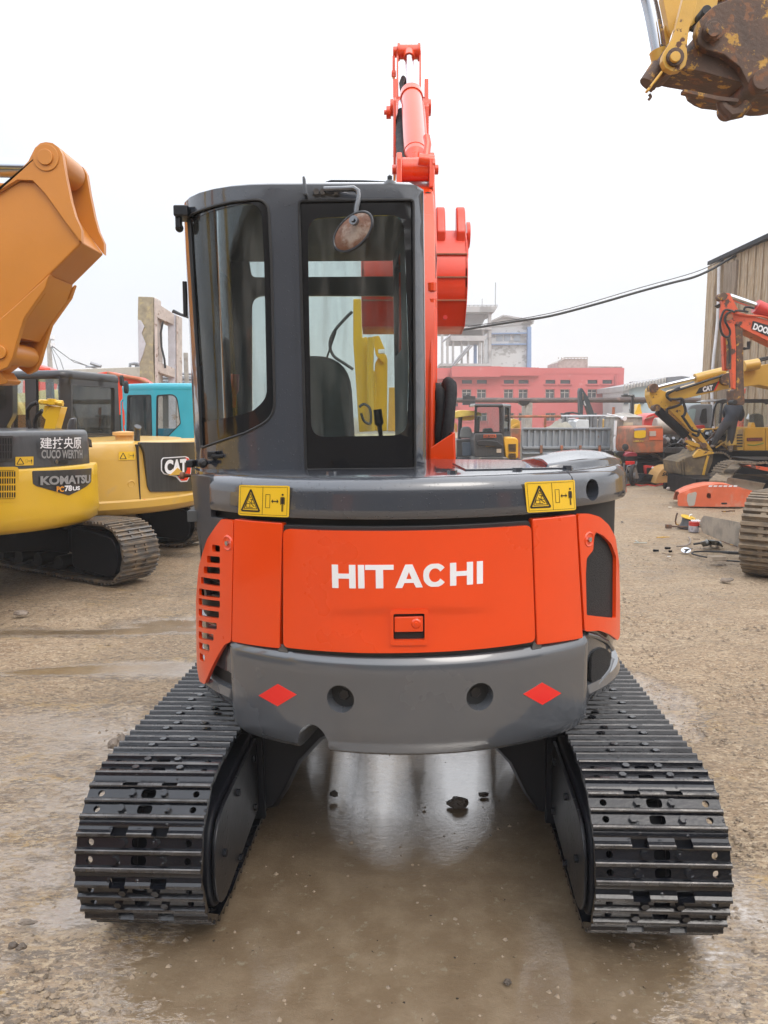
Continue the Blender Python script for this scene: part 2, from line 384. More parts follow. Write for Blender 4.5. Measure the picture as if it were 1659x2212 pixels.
RUSTY = mat('rusted_steel_with_yellow', (.105, .062, .042), .65, .1, 0, .35, 6, .3, 30, col2=(.46, .25, .035), thr=.588, soft=.02, s2=7, rough2=.6, col3=(.19, .085, .04), thr3=.58, s3=12)
YWORN = mat('chipped_yellow_paint', (.60, .34, .045), .45, 0, .1, .12, 4, .1, 30, col2=(.12, .06, .04), thr=.62, soft=.015, s2=11)
OWORN = mat('chipped_orange_paint', (.62, .095, .035), .5, 0, .1, .15, 4, .1, 30, col2=(.10, .055, .045), thr=.60, soft=.02, s2=5)
OFADE = mat('faded_orange_paint', (.62, .13, .055), .5, 0, .1, .12, 3, .05, 20, col2=(.50, .30, .22), thr=.60, soft=.1, s2=2.2)
OLDRUST = mat('old_rusty_paint', (.42, .13, .06), .6, 0, 0, .25, 4, .1, 20, col2=(.24, .13, .08), thr=.50, soft=.06, s2=3)
REDP = mat('red_paint', (.55, .03, .025), .4, 0, .2, .1)
PALEY = mat('pale_orange_paint', (.62, .36, .13), .5, 0, 0, .1)
CONC = mat('weathered_concrete', (.36, .34, .31), .9, 0, 0, .2, 4, .4, 30, col2=(.22, .19, .16), thr=.60, soft=.08, s2=3)
# ---------------------------------------------------------------- ground
PIV = Vector((.11, 3.43, 0))
BLOBS = []       # wet places: centre, half axes, turn, depth of water
def blob(px, py, rx, ry, a=0, d=1.0): p = gr(px, py); BLOBS.append((p.x, p.y, rx, ry, R(a), d))
BLOBS += [(.12, 2.95, 1.12, 1.5, 0, 1.5), (.05, 2.2, 1.3, .46, 0, 1.3), (.1, 4.3, .9, 1.2, 0, 1.2)]
BLOBS += [(-1.6, 2.7, 1.05, 1.7, .1, .74), (-1.2, 1.7, .6, .5, 0, .8), (1.45, 1.75, .35, .35, 0, .6)]
blob(205, 1362, 1.25, .13, 4, 1.25); blob(360, 1345, .55, .22, 0, 1.1); blob(70, 1358, .4, .10, 0, 1.0); blob(190, 1442, .75, .12, 6, 1.2); blob(330, 1440, .7, .2, 0, .9)
blob(120, 1560, .9, .3, 0, .62); blob(250, 1600, .8, .35, 0, .75); blob(120, 1720, .6, .35, 0, .72); blob(90, 1880, .35, .25, 0, .8); blob(140, 1960, .25, .2, 0, .95)
blob(20, 1700, .5, .8, 0, .6); blob(1400, 1500, .25, .5, 10, .7); blob(1440, 1560, .2, .25, 0, .7); blob(1620, 1960, .25, .3, 0, .8); blob(1600, 2120, .3, .15, 0, .55)
blob(30, 2050, .25, .12, 0, .6); blob(1250, 2180, .4, .08, 0, .4); blob(380, 1195, .35, .08, 0, .9)
def fbm(x, y, s, o=4):
    return noise.fractal(Vector((x * s, y * s, 3.3)), .9, 2.1, o)
def wet(x, y):
    v = 0
    for bx, by, rx, ry, a, d in BLOBS:
        dx, dy = x - bx, y - by; u = (dx * math.cos(a) + dy * math.sin(a)) / rx; t = (-dx * math.sin(a) + dy * math.cos(a)) / ry
        q = u * u + t * t
        if q < 4: v = max(v, d * (1.35 - q))
    return v
def slope(x, y):      # the machine leans: the yard is a touch higher under its right track
    f = math.exp(-((x - PIV.x) ** 2 / 3 + (y - PIV.y) ** 2 / 4)); return .0157 * (x - PIV.x) * f
def axis(lo, hi, d0, c, g):
    p = [c]; d = d0
    while p[-1] < hi: p.append(p[-1] + d); d = d0 if abs(p[-1] - c) < g else d * 1.045
    q = [c]; d = d0
    while q[-1] > lo: q.append(q[-1] - d); d = d0 if abs(q[-1] - c) < g else d * 1.045
    p[-1] = hi; q[-1] = lo; return sorted(set(p + q))
xs = axis(-280, 280, .019, 0, 1.75); ys = axis(-50, 380, .019, 3.15, 1.4)
V = []; W_ = []; Fc = []
for y in ys:
    for x in xs:
        wv = wet(x, y); n = fbm(x, y, .7) * .5 + fbm(x + 9, y, 2.3) * .3
        wv += n * .55
        far = min(1, max(0, 1 - (abs(x) + abs(y - 4) - 25) / 60))
        near = max(0, 1 - (abs(x) + abs(y - 3)) / 9)
        rough_ = (fbm(x * .6, y * 1.4, 17, 3) * .0045 * near if near else 0) + fbm(x, y, 5.5, 5) * .010 + fbm(x + 3, y - 8, 1.3, 3) * .022
        z = rough_ * far * (1 - min(1, max(0, (wv - .1) * 1.3)) * .97) + slope(x, y) - .012
        V.append((x, y, z)); W_.append(wv)
nx = len(xs)
for j in range(len(ys) - 1):
    for i in range(nx - 1): Fc.append((j * nx + i, j * nx + i + 1, (j + 1) * nx + i + 1, (j + 1) * nx + i))
me = bpy.data.meshes.new('ground'); me.from_pydata(V, [], Fc)
at_ = me.attributes.new('wet', 'FLOAT', 'POINT'); at_.data.foreach_set('value', W_)
def ground_material():
    m = bpy.data.materials.new('muddy_ground'); m.use_nodes = True; nt = m.node_tree; N = nt.nodes; L = nt.links; b = N['Principled BSDF']
    tc = N.new('ShaderNodeTexCoord'); P = tc.outputs['Object']
    def nz(sc, det=6, rg=.6, sx=(1, 1, 1), dist=0):
        mp = N.new('ShaderNodeMapping'); mp.inputs['Scale'].default_value = sx; L.new(P, mp.inputs[0])
        n = N.new('ShaderNodeTexNoise'); n.inputs['Scale'].default_value = sc; n.inputs['Detail'].default_value = det; n.inputs['Roughness'].default_value = rg
        n.inputs['Distortion'].default_value = dist; L.new(mp.outputs[0], n.inputs[0]); return n.outputs[0]
    def mr(v, a, c, o0=0., o1=1., sm=False):
        r = N.new('ShaderNodeMapRange'); r.interpolation_type = 'SMOOTHSTEP' if sm else 'LINEAR'
        L.new(v, r.inputs[0])
        for i, q in enumerate((a, c, o0, o1)): r.inputs[i + 1].default_value = q
        return r.outputs[0]
    def mixc(f, a, c):
        x = N.new('ShaderNodeMix'); x.data_type = 'RGBA'; L.new(f, x.inputs[0])
        for i, q in ((6, a), (7, c)):
            if isinstance(q, tuple): x.inputs[i].default_value = (*q, 1)
            else: L.new(q, x.inputs[i])
        return x.outputs[2]
    def ma(op, a, c):
        x = N.new('ShaderNodeMath'); x.operation = op
        for i, q in enumerate((a, c)):
            if isinstance(q, (int, float)): x.inputs[i].default_value = q
            else: L.new(q, x.inputs[i])
        return x.outputs[0]
    at_n = N.new('ShaderNodeAttribute'); at_n.attribute_name = 'wet'; wv = at_n.outputs['Fac']
    fine = nz(16, 7, .65, (1, 1.7, 1), .3); mid = nz(3.1, 6, .6, (1, 1.8, 1), .4)
    wv = ma('ADD', wv, ma('MULTIPLY', ma('SUBTRACT', fine, .5), .9)); wv = ma('ADD', wv, ma('MULTIPLY', ma('SUBTRACT', mid, .5), .8))
    pt = nz(30, 5, .7, (1, 2.3, 1), .4); wv = ma('ADD', wv, ma('MULTIPLY', ma('SUBTRACT', pt, .5), 1.5)); damp = mr(wv, -.05, .28, 0, 1, True); water = mr(wv, .24, .42, 0, 1, True); deep = mr(wv, .6, 1.25, 0, 1, True)
    big = nz(.5, 4, .6, (1, 1.3, 1))
    dry = mixc(mr(mid, .35, .68), (.30, .215, .137), (.435, .337, .228)); dry = mixc(mr(big, .45, .62), dry, mixc(mr(mid, .4, .6), (.26, .175, .105), (.36, .26, .16)))
    dry = mixc(mr(nz(15, 7, .7, (1, 2.2, 1), .6), .50, .57), dry, (.22, .16, .105)); dry = mixc(mr(nz(34, 6, .7, (1, 1.8, 1)), .53, .58), dry, (.475, .382, .268))
    dry = mixc(mr(nz(62, 4, .6, (1, 1.2, 1)), .60, .63), dry, (.12, .085, .06))
    dm = mixc(mr(mid, .35, .68), (.19, .13, .08), (.31, .22, .125)); dm = mixc(mr(nz(2.5, 4, .6, (1, 2.6, 1)), .54, .66), dm, (.33, .21, .07)); dm = mixc(mr(nz(48, 5, .7, (1, 1.5, 1)), .56, .61), dm, (.08, .06, .045))
    dm = mixc(mr(nz(14, 7, .7, (1, 2.4, 1), .8), .49, .55), dm, (.115, .085, .058)); dm = mixc(mr(nz(32, 6, .7, (1, 2, 1)), .53, .57), dm, (.36, .275, .175))
    dp = mixc(mr(nz(7, 7, .65), .42, .7), (.19, .135, .082), (.265, .20, .13))
    dp = mixc(mr(nz(24, 6, .7), .60, .66), dp, (.27, .225, .155)); dp = mixc(mr(nz(70, 3, .6), .72, .76), dp, (.36, .31, .24)); dp = mixc(mr(nz(38, 3, .6), .70, .74), dp, (.05, .04, .03))
    c = mixc(damp, dry, dm); c = mixc(deep, c, dp); L.new(c, b.inputs['Base Color'])
    ro = mr(damp, 0, 1, .92, .45); x = N.new('ShaderNodeMix'); L.new(water, x.inputs[0]); L.new(ro, x.inputs[2]); x.inputs[3].default_value = .3; L.new(x.outputs[0], b.inputs['Roughness'])
    L.new(ma('MAXIMUM', water, ma('MULTIPLY', damp, .2)), b.inputs['Coat Weight']); L.new(mr(deep, 0, 1, 1.7, 2.8), b.inputs['Coat IOR'])
    L.new(mr(water, 0, 1, .22, .015), b.inputs['Coat Roughness'])
    b.inputs['Specular IOR Level'].default_value = .35
    bp = N.new('ShaderNodeBump'); bp.inputs['Distance'].default_value = .035
    L.new(mr(water, 0, 1, .85, .22), bp.inputs['Strength'])
    h = ma('ADD', ma('MULTIPLY', fine, .9), ma('MULTIPLY', nz(60, 5, .7, (1, 1.3, 1)), .35)); h = ma('ADD', h, ma('MULTIPLY', nz(5, 6, .6, (1, 1.6, 1)), .8))
    L.new(h, bp.inputs['Height']); L.new(bp.outputs[0], b.inputs['Normal'])
    b2 = N.new('ShaderNodeBump'); b2.inputs['Distance'].default_value = .03
    L.new(mr(deep, 0, 1, 1.0, .075), b2.inputs['Strength'])
    L.new(ma('ADD', nz(30, 5, .7, (1, 2.0, 1), .5), ma('MULTIPLY', nz(150, 4, .7, (1, 1.8, 1)), .35)), b2.inputs['Height']); L.new(b2.outputs[0], b.inputs['Coat Normal'])
    return m
GROUND = link('ground', me, ground_material(), None, 0, 180); tag(GROUND, kind='structure')
def gz(x, y): return slope(x, y) - .012
# ================================================================ the orange excavator
EX = thing('compact_excavator', 'orange and grey compact excavator seen from behind, parked in the wet middle of the yard', 'excavator', PIV)
TILT = RY(-.9)
MU = T(*PIV) @ TILT @ RZ(2.5); ML = T(*PIV) @ TILT @ RZ(-3.2)
# ---- tracks
def shoe_mesh(name, W, p, bolts=True, k=1.0):
    mb = MB(); h = p / 2; t = .010 * k; g = .0125 * k
    def rib(c): return [(c - .011 * k, t), (c - .0065 * k, t + g * .8), (c - .003 * k, t + g), (c + .003 * k, t + g), (c + .0065 * k, t + g * .8), (c + .011 * k, t)]
    top = [(-h - .004, -.002), (-h + .003, t * .6)] + rib(-.340 * p) + rib(0) + rib(.335 * p) + [(h - .012, t), (h + .006, -.004)]
    prof = top + [(h + .004, -.014), (h - .014, 0), (-h + .004, -.010)]
    mb.ext([(-W / 2, y, z) for y, z in prof], (W, 0, 0))
    o = mb.build(name, [STEELW])
    if bolts:
        c1 = MB()
        for y in (-.17 * p, .17 * p):
            for x in (-.39 * W, .39 * W): c1.cyl((x, y, -.05), (x, y, .05), .011, 10)
            c1.ext([(a, b, -.05) for a, b in rnd([(-.024, y - .014), (.024, y - .014), (.024, y + .014), (-.024, y + .014)], .010, 3)], (0, 0, .1))
        for x in (-.075, .055): c1.box((x + .01, h - .012, 0), (.050, .032, .08))
        cut(o, c1)
    me = o.data; me.materials.clear(); me.materials.append(STEELW); me.materials.append(GROUSER)
    for pl in me.polygons: pl.material_index = 1 if (pl.center.z > t + g * .7 and pl.normal.z > .5) else 0
    if bolts:
        b = MB(); 
        for y, xx in ((-.17 * p, .075), (.17 * p, .052)):
            for x in (-xx, xx): b.cyl((x, y, t - .001), (x, y, t + .013), .0135, 6, .0125)
        bm = bmesh.new(); bm.from_mesh(me); bm.from_mesh(b.mesh('b')); bm.to_mesh(me); bm.free(); me.update()
        me.polygons.foreach_set('use_smooth', [True] * len(me.polygons)); me.set_sharp_from_angle(angle=R(30))
    bpy.data.objects.remove(o); return me
def track_path(Lh, r, n=40, sag=0.0, zr=None):
    """closed side path (y, z): bottom run, front arc, top run, rear arc"""
    P = [(-Lh + r + (2 * Lh - 2 * r) * i / n, 0) for i in range(n + 1)]
    P += [(Lh - r + r * math.sin(a), r - r * math.cos(a)) for a in [math.pi * k / 24 for k in range(1, 24)]]
    P += [(Lh - r - (2 * Lh - 2 * r) * i / n, 2 * r - sag * math.sin(math.pi * i / n)) for i in range(n + 1)]
    P += [(-Lh + r - r * math.sin(a), r + r * math.cos(a)) for a in [math.pi * k / 24 for k in range(1, 24)]]
    return P
def along(P, s, n):
    c = [0]
    for a, b in zip(P, P[1:] + P[:1]): c.append(c[-1] + math.hypot(b[0] - a[0], b[1] - a[1]))
    tot = c[-1]; res = []
    for k in range(n):
        q = (s + tot * k / n) % tot; i = 0
        while c[i + 1] < q: i += 1
        a, b = P[i], P[(i + 1) % len(P)]; u = (q - c[i]) / (c[i + 1] - c[i]); res.append((a[0] + (b[0] - a[0]) * u, a[1] + (b[1] - a[1]) * u))
    return res, tot
def make_track(root, M, me, Lh, r, W, pitch, phase, mats, part='track_shoe', chain=True, sag=.012, only=None):
    P = track_path(Lh, r, sag=sag); _, tot = along(P, 0, 2); n = round(tot / pitch); ends, _ = along(P, phase, n)
    for k in range(n):
        a, b = ends[k], ends[(k + 1) % n]; ty, tz = b[0] - a[0], b[1] - a[1]; l = math.hypot(ty, tz); ty /= l; tz /= l
        nrm = Vector((0, tz, -ty)); t = Vector((0, ty, tz)); c = Vector((0, (a[0] + b[0]) / 2, (a[1] + b[1]) / 2))
        # shoe axes: x across, y along the travel (backwards so the lip trails), z outward
        X = Vector((1, 0, 0)); Y = -t; Z = nrm
        if X.cross(Y).dot(Z) < 0: Y = t
        m_ = Matrix(((X.x, Y.x, Z.x, c.x), (X.y, Y.y, Z.y, c.y), (X.z, Y.z, Z.z, c.z), (0, 0, 0, 1)))
        if only and not only(c): continue
        o = bpy.data.objects.new(part, me); COL.objects.link(o); o.parent = root; o.matrix_local = T(*(-worldloc(root))) @ M @ m_
        for i, q in enumerate(mats):
            o.material_slots[i].link = 'OBJECT'; o.material_slots[i].material = q
    if chain:
        mb = MB(M)
        for sx in (-.070, .070):
            for k in range(n):
                a, b = ends[k], ends[(k + 1) % n]; c = Vector((sx, (a[0] + b[0]) / 2, (a[1] + b[1]) / 2)); an = math.atan2(b[1] - a[1], b[0] - a[0])
                cc = Vector((sx, c.y, c.z)); nn = Vector((0, math.sin(an), -math.cos(an)))
                mb.box(cc - nn * .036, (.050, pitch * .98, .050), Matrix.Rotation(an, 3, 'X'))
        for k in range(n):
            a = ends[k]; nn = Vector((0, 0, r)) - Vector((0, 0, 0))
            ctr = Vector((0, max(-Lh + r, min(Lh - r, a[0])), r)); pa = Vector((0, a[0], a[1])); nn = (ctr - pa).normalized()
            q = pa + nn * .03; mb.cyl((-.085, q.y, q.z), (.085, q.y, q.z), .019, 8)
        mb.build('track_chain', UNDER, root)
SW, PT = .40, .152
SHOE = shoe_mesh('track_shoe', SW, PT)
for sx, ph in ((-1, .045), (1, .055)):
    cx = sx * .80
    make_track(EX, ML @ T(cx, 0, .035), SHOE, 1.25, .255, SW, PT, ph, [STEELW, GROUSER])
    fr = MB(ML @ T(cx, 0, 0)); fr.ext([(-.11, y, z) for y, z in ((-.78, .20), (-.78, .40), (-.3, .44), (.8, .44), (.95, .36), (.95, .16), (-.6, .16))], (.22, 0, 0))
    fr.build('track_frame', UNDER, EX, .012)
    sp = MB(ML @ T(cx, -.985, .30)); sp.cyl((-.03, 0, 0), (.03, 0, 0), .20, 26); sp.cyl((-.09, 0, 0), (.09, 0, 0), .13, 24); sp.build('drive_sprocket', UNDER, EX, .006)
    idl = MB(ML @ T(cx, .97, .30)); idl.cyl((-.05, 0, 0), (.05, 0, 0), .21, 26); idl.build('idler_wheel', UNDER, EX, .006)
    for ry in (-.6, -.3, 0, .3, .6):
        ro = MB(ML @ T(cx, ry, .13)); ro.cyl((-.09, 0, 0), (.09, 0, 0), .065, 16); ro.build('track_roller', UNDER, EX)
    # final drive housing on the inner face: a long rounded cover with a flanged plate
    ix = -sx
    hx = cx + ix * .135
    def stad(y0, y1, z0, z1, rr): return rnd([(y0, z0, rr), (y0, z1, rr), (y1, z1 + .03, .02), (y1, z0 + .06, .02)], rr, 8)
    mb = MB(ML); pr = stad(-1.165, -.52, .065, .425, .18); mb.ext([(hx, y, z) for y, z in pr], (ix * .062, 0, 0)); mb.build('drive_cover', UNDER, EX, .012)
    mb = MB(ML); pr = stad(-1.15, -.52, .08, .405, .17); mb.ext([(hx + ix * .066, y, z) for y, z in pr], (ix * .012, 0, 0))
    pl = mb.build('cover_plate', BLACKP, EX, .003)
    for y, z in ((-.60, .38), (-.60, .18), (-.85, .37), (-.85, .12), (-1.05, .26)):
        mb = MB(ML); mb.cyl((hx + ix * .078, y, z), (hx + ix * .090, y, z), .013, 6); mb.build('bolt', UNDER, pl)
    mb = MB(ML); mb.box((hx + ix * .055, -.50, .26), (.09, .028, .36)); mb.build('motor_flange', UNDER, EX, .005)
    # arm of the carrier frame from the track to the middle
    mb = MB(ML); rings = []
    for x, z0, z1, ya, yb in ((.68, .05, .44, -.46, .45), (.55, .05, .46, -.46, .42), (.50, .12, .50, -.44, .40), (.44, .24, .54, -.42, .38), (.35, .33, .58, -.40, .38), (.20, .40, .60, -.38, .36), (0, .42, .60, -.38, .36)):
        rings.append([(sx * x, ya, z0 + .05), (sx * x, ya, z1), (sx * x, yb, z1), (sx * x, yb, z0 + .05), (sx * x, yb - .1, z0), (sx * x, ya + .1, z0)])
    mb.loft(rings); mb.build('carrier_arm', UNDER, EX, .015)
mb = MB(ML); mb.cyl((0, 0, .60), (0, 0, .70), .36, 36); mb.cyl((0, -.28, .66), (0, -.28, .70), .60, 48); mb.cyl((0, 0, .40), (0, 0, .60), .25, 30); mb.build('slewing_ring', UNDER, EX, .01)
mb = MB(ML); mb.loft([[(x, 1.45 + .06 * math.cos((z - .25) * 6), z), (x, 1.49 + .06 * math.cos((z - .25) * 6), z)] for x in (-1.0, 1.0) for z in (.05,)] and [[(x, 1.46 - .05 * math.sin((z - .05) * 7), z) for z in (.05, .12, .19, .26, .33, .38)] + [(x, 1.50 - .05 * math.sin((z - .05) * 7), z) for z in (.38, .33, .26, .19, .12, .05)] for x in (-1.0, 1.0)])
mb.build('dozer_blade', UNDER, EX, .004)
# ---- revolving body
def bodyr(th): s_ = abs(math.sin(th)); hw = .945 if th < 0 else .905; return (1.0 + (s_ / hw) ** 14) ** (-1 / 14) if s_ > 0 else 1.0
plan = []
for k in range(-60, 61):
    th = R(k * 1.55); r_ = bodyr(th); plan.append((r_ * math.sin(th), -r_ * math.cos(th)))
plan = [(plan[0][0], .35)] + plan + [(plan[-1][0], .35)]
plan = [(plan[0][0], .55)] + plan + [(plan[-1][0], .55)]
BW = Wall(MU, plan)
S0, S1 = 0, BW.c[-1]
zof = lambda px, py: BW.proj(px, py)[1]
sof = lambda px, py: BW.proj(px, py)[0]
Zdeck = 1.512
mb = MB(); BW.sweep(mb, .02, S1 - .55, [(-.045, .70), (-.045, Zdeck - .03), (-.12, Zdeck - .03), (-.12, .70)], 0.001)
mb.build('inner_bulkhead', DARKIN, EX)
# counterweight
zt = zof(882, 1432); zb = zof(882, 1622) - .028; cs0, cs1 = sof(487, 1450), sof(1281, 1445)
prof = [(-.22, zb + .03), (-.05, zb), (-.022, zb + .004), (-.006, zb + .022), (0, zb + .06)] + [(0, zb + .06 + (zt - zb - .075) * k / 6) for k in range(1, 7)] + \
       [(-.004, zt - .004), (-.030, zt + .030), (-.042, zt + .036), (-.10, zt + .040), (-.22, zt + .040)]
mb = MB(); BW.sweep(mb, cs0, cs1, prof, .05, .10, .03); CW = mb.build('counterweight', GREY, EX)
cutters = []
for px, py in ((735, 1510), (1037, 1505)):
    s_, z_ = BW.proj(px, py); c = MB(); p, q = BW.pos(s_, z_, .02), BW.pos(s_, z_, -.085); d = (q - p).normalized()
    c.lathe(p, d, [(.050, 0), (.050, .012), (.047, .022), (.040, .10)], 30); cutters.append(c)
nt_ = MB(); no = rnd([(638, 1640, 0), (642, 1600, 8), (648, 1575, 22), (672, 1561, 20), (696, 1576, 20), (708, 1600, 6), (709, 1640, 0)], 10)
BW.patch(nt_, BW.px(no), .03, -.30); cutters.append(nt_)
cut(CW, *cutters)
for px, py in ((735, 1510), (1037, 1505)):
    s_, z_ = BW.proj(px, py); p, q = BW.pos(s_, z_, -.078), BW.pos(s_, z_, 0); d = (q - p).normalized()
    mb = MB(); mb.lathe(p, d, [(.034, 0), (.034, .012), (.026, .016)], 26); mb.lathe(p + d * .012, d, [(.022, 0), (.022, .020), (.018, .024)], 6)
    mb.build('counterweight_bolt', BLACKP, CW)
for px, py in ((600, 1501), (1171, 1498)):
    mb = MB(); BW.patch(mb, BW.px([(px - 41, py + 1), (px, py - 24), (px + 41, py - 1), (px, py + 24)]), 0, .0016)
    tag(mb.build('reflector_sticker', REDREF, CW), 'red diamond sticker')
for px in (607, 1164):      # lifting notches on the shoulder
    s_, _ = BW.proj(px, 1425); mb = MB(); BW.patch(mb, rnd([(s_ - .022, zt + .006), (s_ + .022, zt + .006), (s_ + .016, zt + .034), (s_ - .016, zt + .034)], .006), -.034, -.010); mb.build('shoulder_lug', GREY, CW, .004)
# deck skirt round the sides
zs1 = zt + .012
for a, b in ((S0 + .05, cs0 + .005), (cs1 - .005, S1 - .05)):
    mb = MB(); BW.sweep(mb, a, b, [(-.20, zb + .06), (-.06, zb + .06), (-.028, zb + .085), (-.012, zb + .12), (-.020, zb + .15), (-.05, zb + .155), (-.20, zb + .155)], .01); mb.build('deck_rim', GREY, EX)
    mb = MB(); BW.sweep(mb, a, b, [(-.20, zb + .157), (-.055, zb + .157), (-.030, zb + .26), (-.030, zs1 + .02), (-.06, zs1 + .04), (-.20, zs1 + .04)], .01); mb.build('lower_side_cover', GREY, EX)
# cowl: top band in three pieces
ztop = zof(882, 1024); zc0 = zof(882, 1126)
def cowl(a, b, d, z0, name, m_, re=.012):
    mb = MB(); z1 = Zdeck
    BW.sweep(mb, a, b, [(-.35, z0), (d - .030, z0), (d - .006, z0 + .006), (d, z0 + .018)] + [(d - .0015 * k, z0 + .018 + (z1 - z0 - .06) * k / 4) for k in range(1, 5)] +
             [(d - .014, z1 - .022), (d - .032, z1 - .008), (d - .06, z1), (d - .35, z1)], re); return mb.build(name, m_, EX)
c_a, c_b, c_c = sof(517, 1080), sof(1241, 1075), sof(447, 1080)
COWL = cowl(c_a + .002, c_b - .002, 0, zc0, 'rear_cowl', GREYC)
# small dip under the band: lip above the door
cowl(c_c, c_a - .003, -.006, zc0 + .004, 'cowl_corner', GREYC)
s_cut = next(BW.c[i] for i in range(len(BW.p) - 1, 0, -1) if BW.p[i].y < -.34)
CR = cowl(c_b + .003, s_cut, -.002, zc0 + .01, 'cowl_corner', GREYC)
s_, z_ = BW.proj(1283, 1058); c = MB(); p, q = BW.pos(s_, z_, .03), BW.pos(s_, z_, -.06); d = (q - p).normalized(); c.lathe(p, d, [(.040, 0), (.037, .05), (.030, .09)], 26); cut(CR, c)
# top deck
def inset(d, a=0, b=None): return [BW.pos(q, 0, d) for q in [a + (b - a) * k / 60 for k in range(61)]]
mb = MB(); ri = [BW.Mi @ BW.pos(q, 0, -.04) for q in [.05 + (s_cut - .05) * k / 60 for k in range(61)]]
mb.M = MU; mb.ext([(p.x, p.y, Zdeck - .02) for p in ri], (0, 0, .016)); mb.build('top_deck', GREYC, EX)
mb = MB(MU); mb.box((.33, -.62, Zdeck + .003), (.34, .34, .008))

mb.build('tread_plate', GREYC, EX, .002)
for x, y in ((-.30, -.85), (.10, -.90), (.33, -.84), (.52, -.78)):
    mb = MB(MU); mb.cyl((x, y, Zdeck - .003), (x, y, Zdeck + .012), .017, 6); mb.build('deck_bolt', GREYC, EX)
# raised tank cover at the right
mb = MB(MU); rings = []
for k in range(15):
    t = k / 14; x = .45 + .40 * t; h = .010 + .040 * math.sin(math.pi * min(1, (t * .92 + .10))) ** .7; y0 = -.74 + .38 * t * t; rings.append([(x, y0 - .04, Zdeck - .02), (x, y0 - .02, Zdeck + h * .55), (x, y0 + .06, Zdeck + h), (x, y0 + .18, Zdeck + h * 1.05), (x, max(y0 + .25, -.36), Zdeck + h * .5), (x, max(y0 + .25, -.36), Zdeck - .02)])
mb.loft(rings); mb.build('tank_cover', GREYC, EX, .01)
# ---- engine door and orange panels
def panel(name, outl, d0, d1, m_, parent, bev=.006, r=0, step=.05, fn=None, zstep=None):
    o = BW.px(outl); mb = MB(); BW.patch(mb, rnd(o, r, 4) if r else o, d0, d1, step, zstep, fn); return mb.build(name, m_, parent, bev)
def along_px(a, b, n):      # points between two pixels, bowed as the round body makes them
    return [(a[0] + (b[0] - a[0]) * k / n, a[1] + (b[1] - a[1]) * k / n) for k in range(n + 1)]
seal = [(605, 1133, .02), (1150, 1124, .02), (1161, 1394, .02), (607, 1406, .02)]
def flat_ends(o):           # turn a four-corner pixel outline into a wall outline with level top and bottom
    return BW.px(o)
so = rnd(flat_ends(seal), .02, 5)
mb = MB(); BW.patch(mb, so, -.03, -.010, .05); DS = mb.build('door_seal', RUBBER, EX, .004)
do = rnd(flat_ends([(613, 1142), (1146, 1134), (1155, 1385), (613, 1397)]), .022, 6)
dmid = sum(p[0] for p in do) / len(do); dz0, dz1 = min(p[1] for p in do), max(p[1] for p in do)
hs, hz = BW.proj(884, 1352)
def door_fn(x, z):
    u = (x - hs) / .30; v = (z - (hz - .005)) / .085
    cres = 0
    top = .058 - .02 * u * u              # crease just under the lettering, fading downward
    if abs(u) < 1:
        t = (z - hz - top) ; f = max(0, min(1, -t / .012)) * max(0, min(1, (z - hz + .10 * (1 - u * u) + .02) / .09)) * (1 - u ** 4)
        cres = -.006 * f
    return cres
mb = MB(); BW.patch(mb, do, -.03, .004, .022, .012, door_fn)
DOOR = mb.build('engine_door', ORANGE, EX, .006, 40)
pc = MB(); ho = rnd(BW.px([(850, 1325), (917, 1324), (917, 1381), (850, 1382)]), .006, 4); BW.patch(pc, ho, -.022, .03, .05); cut(DOOR, pc)
ro = rnd(BW.px([(843, 1317), (925, 1315), (925, 1392), (843, 1393)]), .01, 4)
mb = MB(); BW.patch(mb, ro, -.004, .0065, .05); LF = mb.build('latch_frame', ORANGE, EX, .002)
pc = MB(); BW.patch(pc, ho, -.03, .03, .05); cut(LF, pc); LF.name = 'latch_frame'
mb = MB(); BW.patch(mb, ho, -.028, -.018, .05); mb.build('latch_pocket', ORANGE, DOOR)
LH_ = panel('door_latch', [(852, 1332), (914, 1331), (914, 1364), (852, 1365)], -.02, .003, ORANGE, DOOR, .003)
s_, z_ = BW.proj(899, 1346); p, q = BW.pos(s_, z_, 0), BW.pos(s_, z_, .01); mb = MB(); mb.lathe(p, q - p, [(.0165, 0), (.0165, .004), (.012, .008)], 20); mb.lathe(p, q - p, [(.007, .006), (.006, .011)], 12); mb.build('lock_cylinder', ORANGE, DOOR)
LF.parent = DOOR; LF.matrix_parent_inverse = Matrix.Identity(4)
# lettering across the door
tl, tr, br_, bl = BW.px([(717.5, 1218.5), (1042, 1211), (1042, 1259.5), (717.5, 1269)])
mb = MB(); x0 = 0; cellw = dict(H=45, I=13, T=44, A=52, C=49)
spans = [('H', 717.5, 763), ('I', 778.5, 791.5), ('T', 796.5, 847), ('A', 855, 914), ('C', 914, 967), ('H', 973, 1018), ('I', 1028.5, 1042)]
spans = [('H', 717.5, 769.5), ('I', 775, 788.5), ('T', 790.5, 851), ('A', 854, 912), ('C', 913, 963), ('H', 970, 1020), ('I', 1028.5, 1042)]
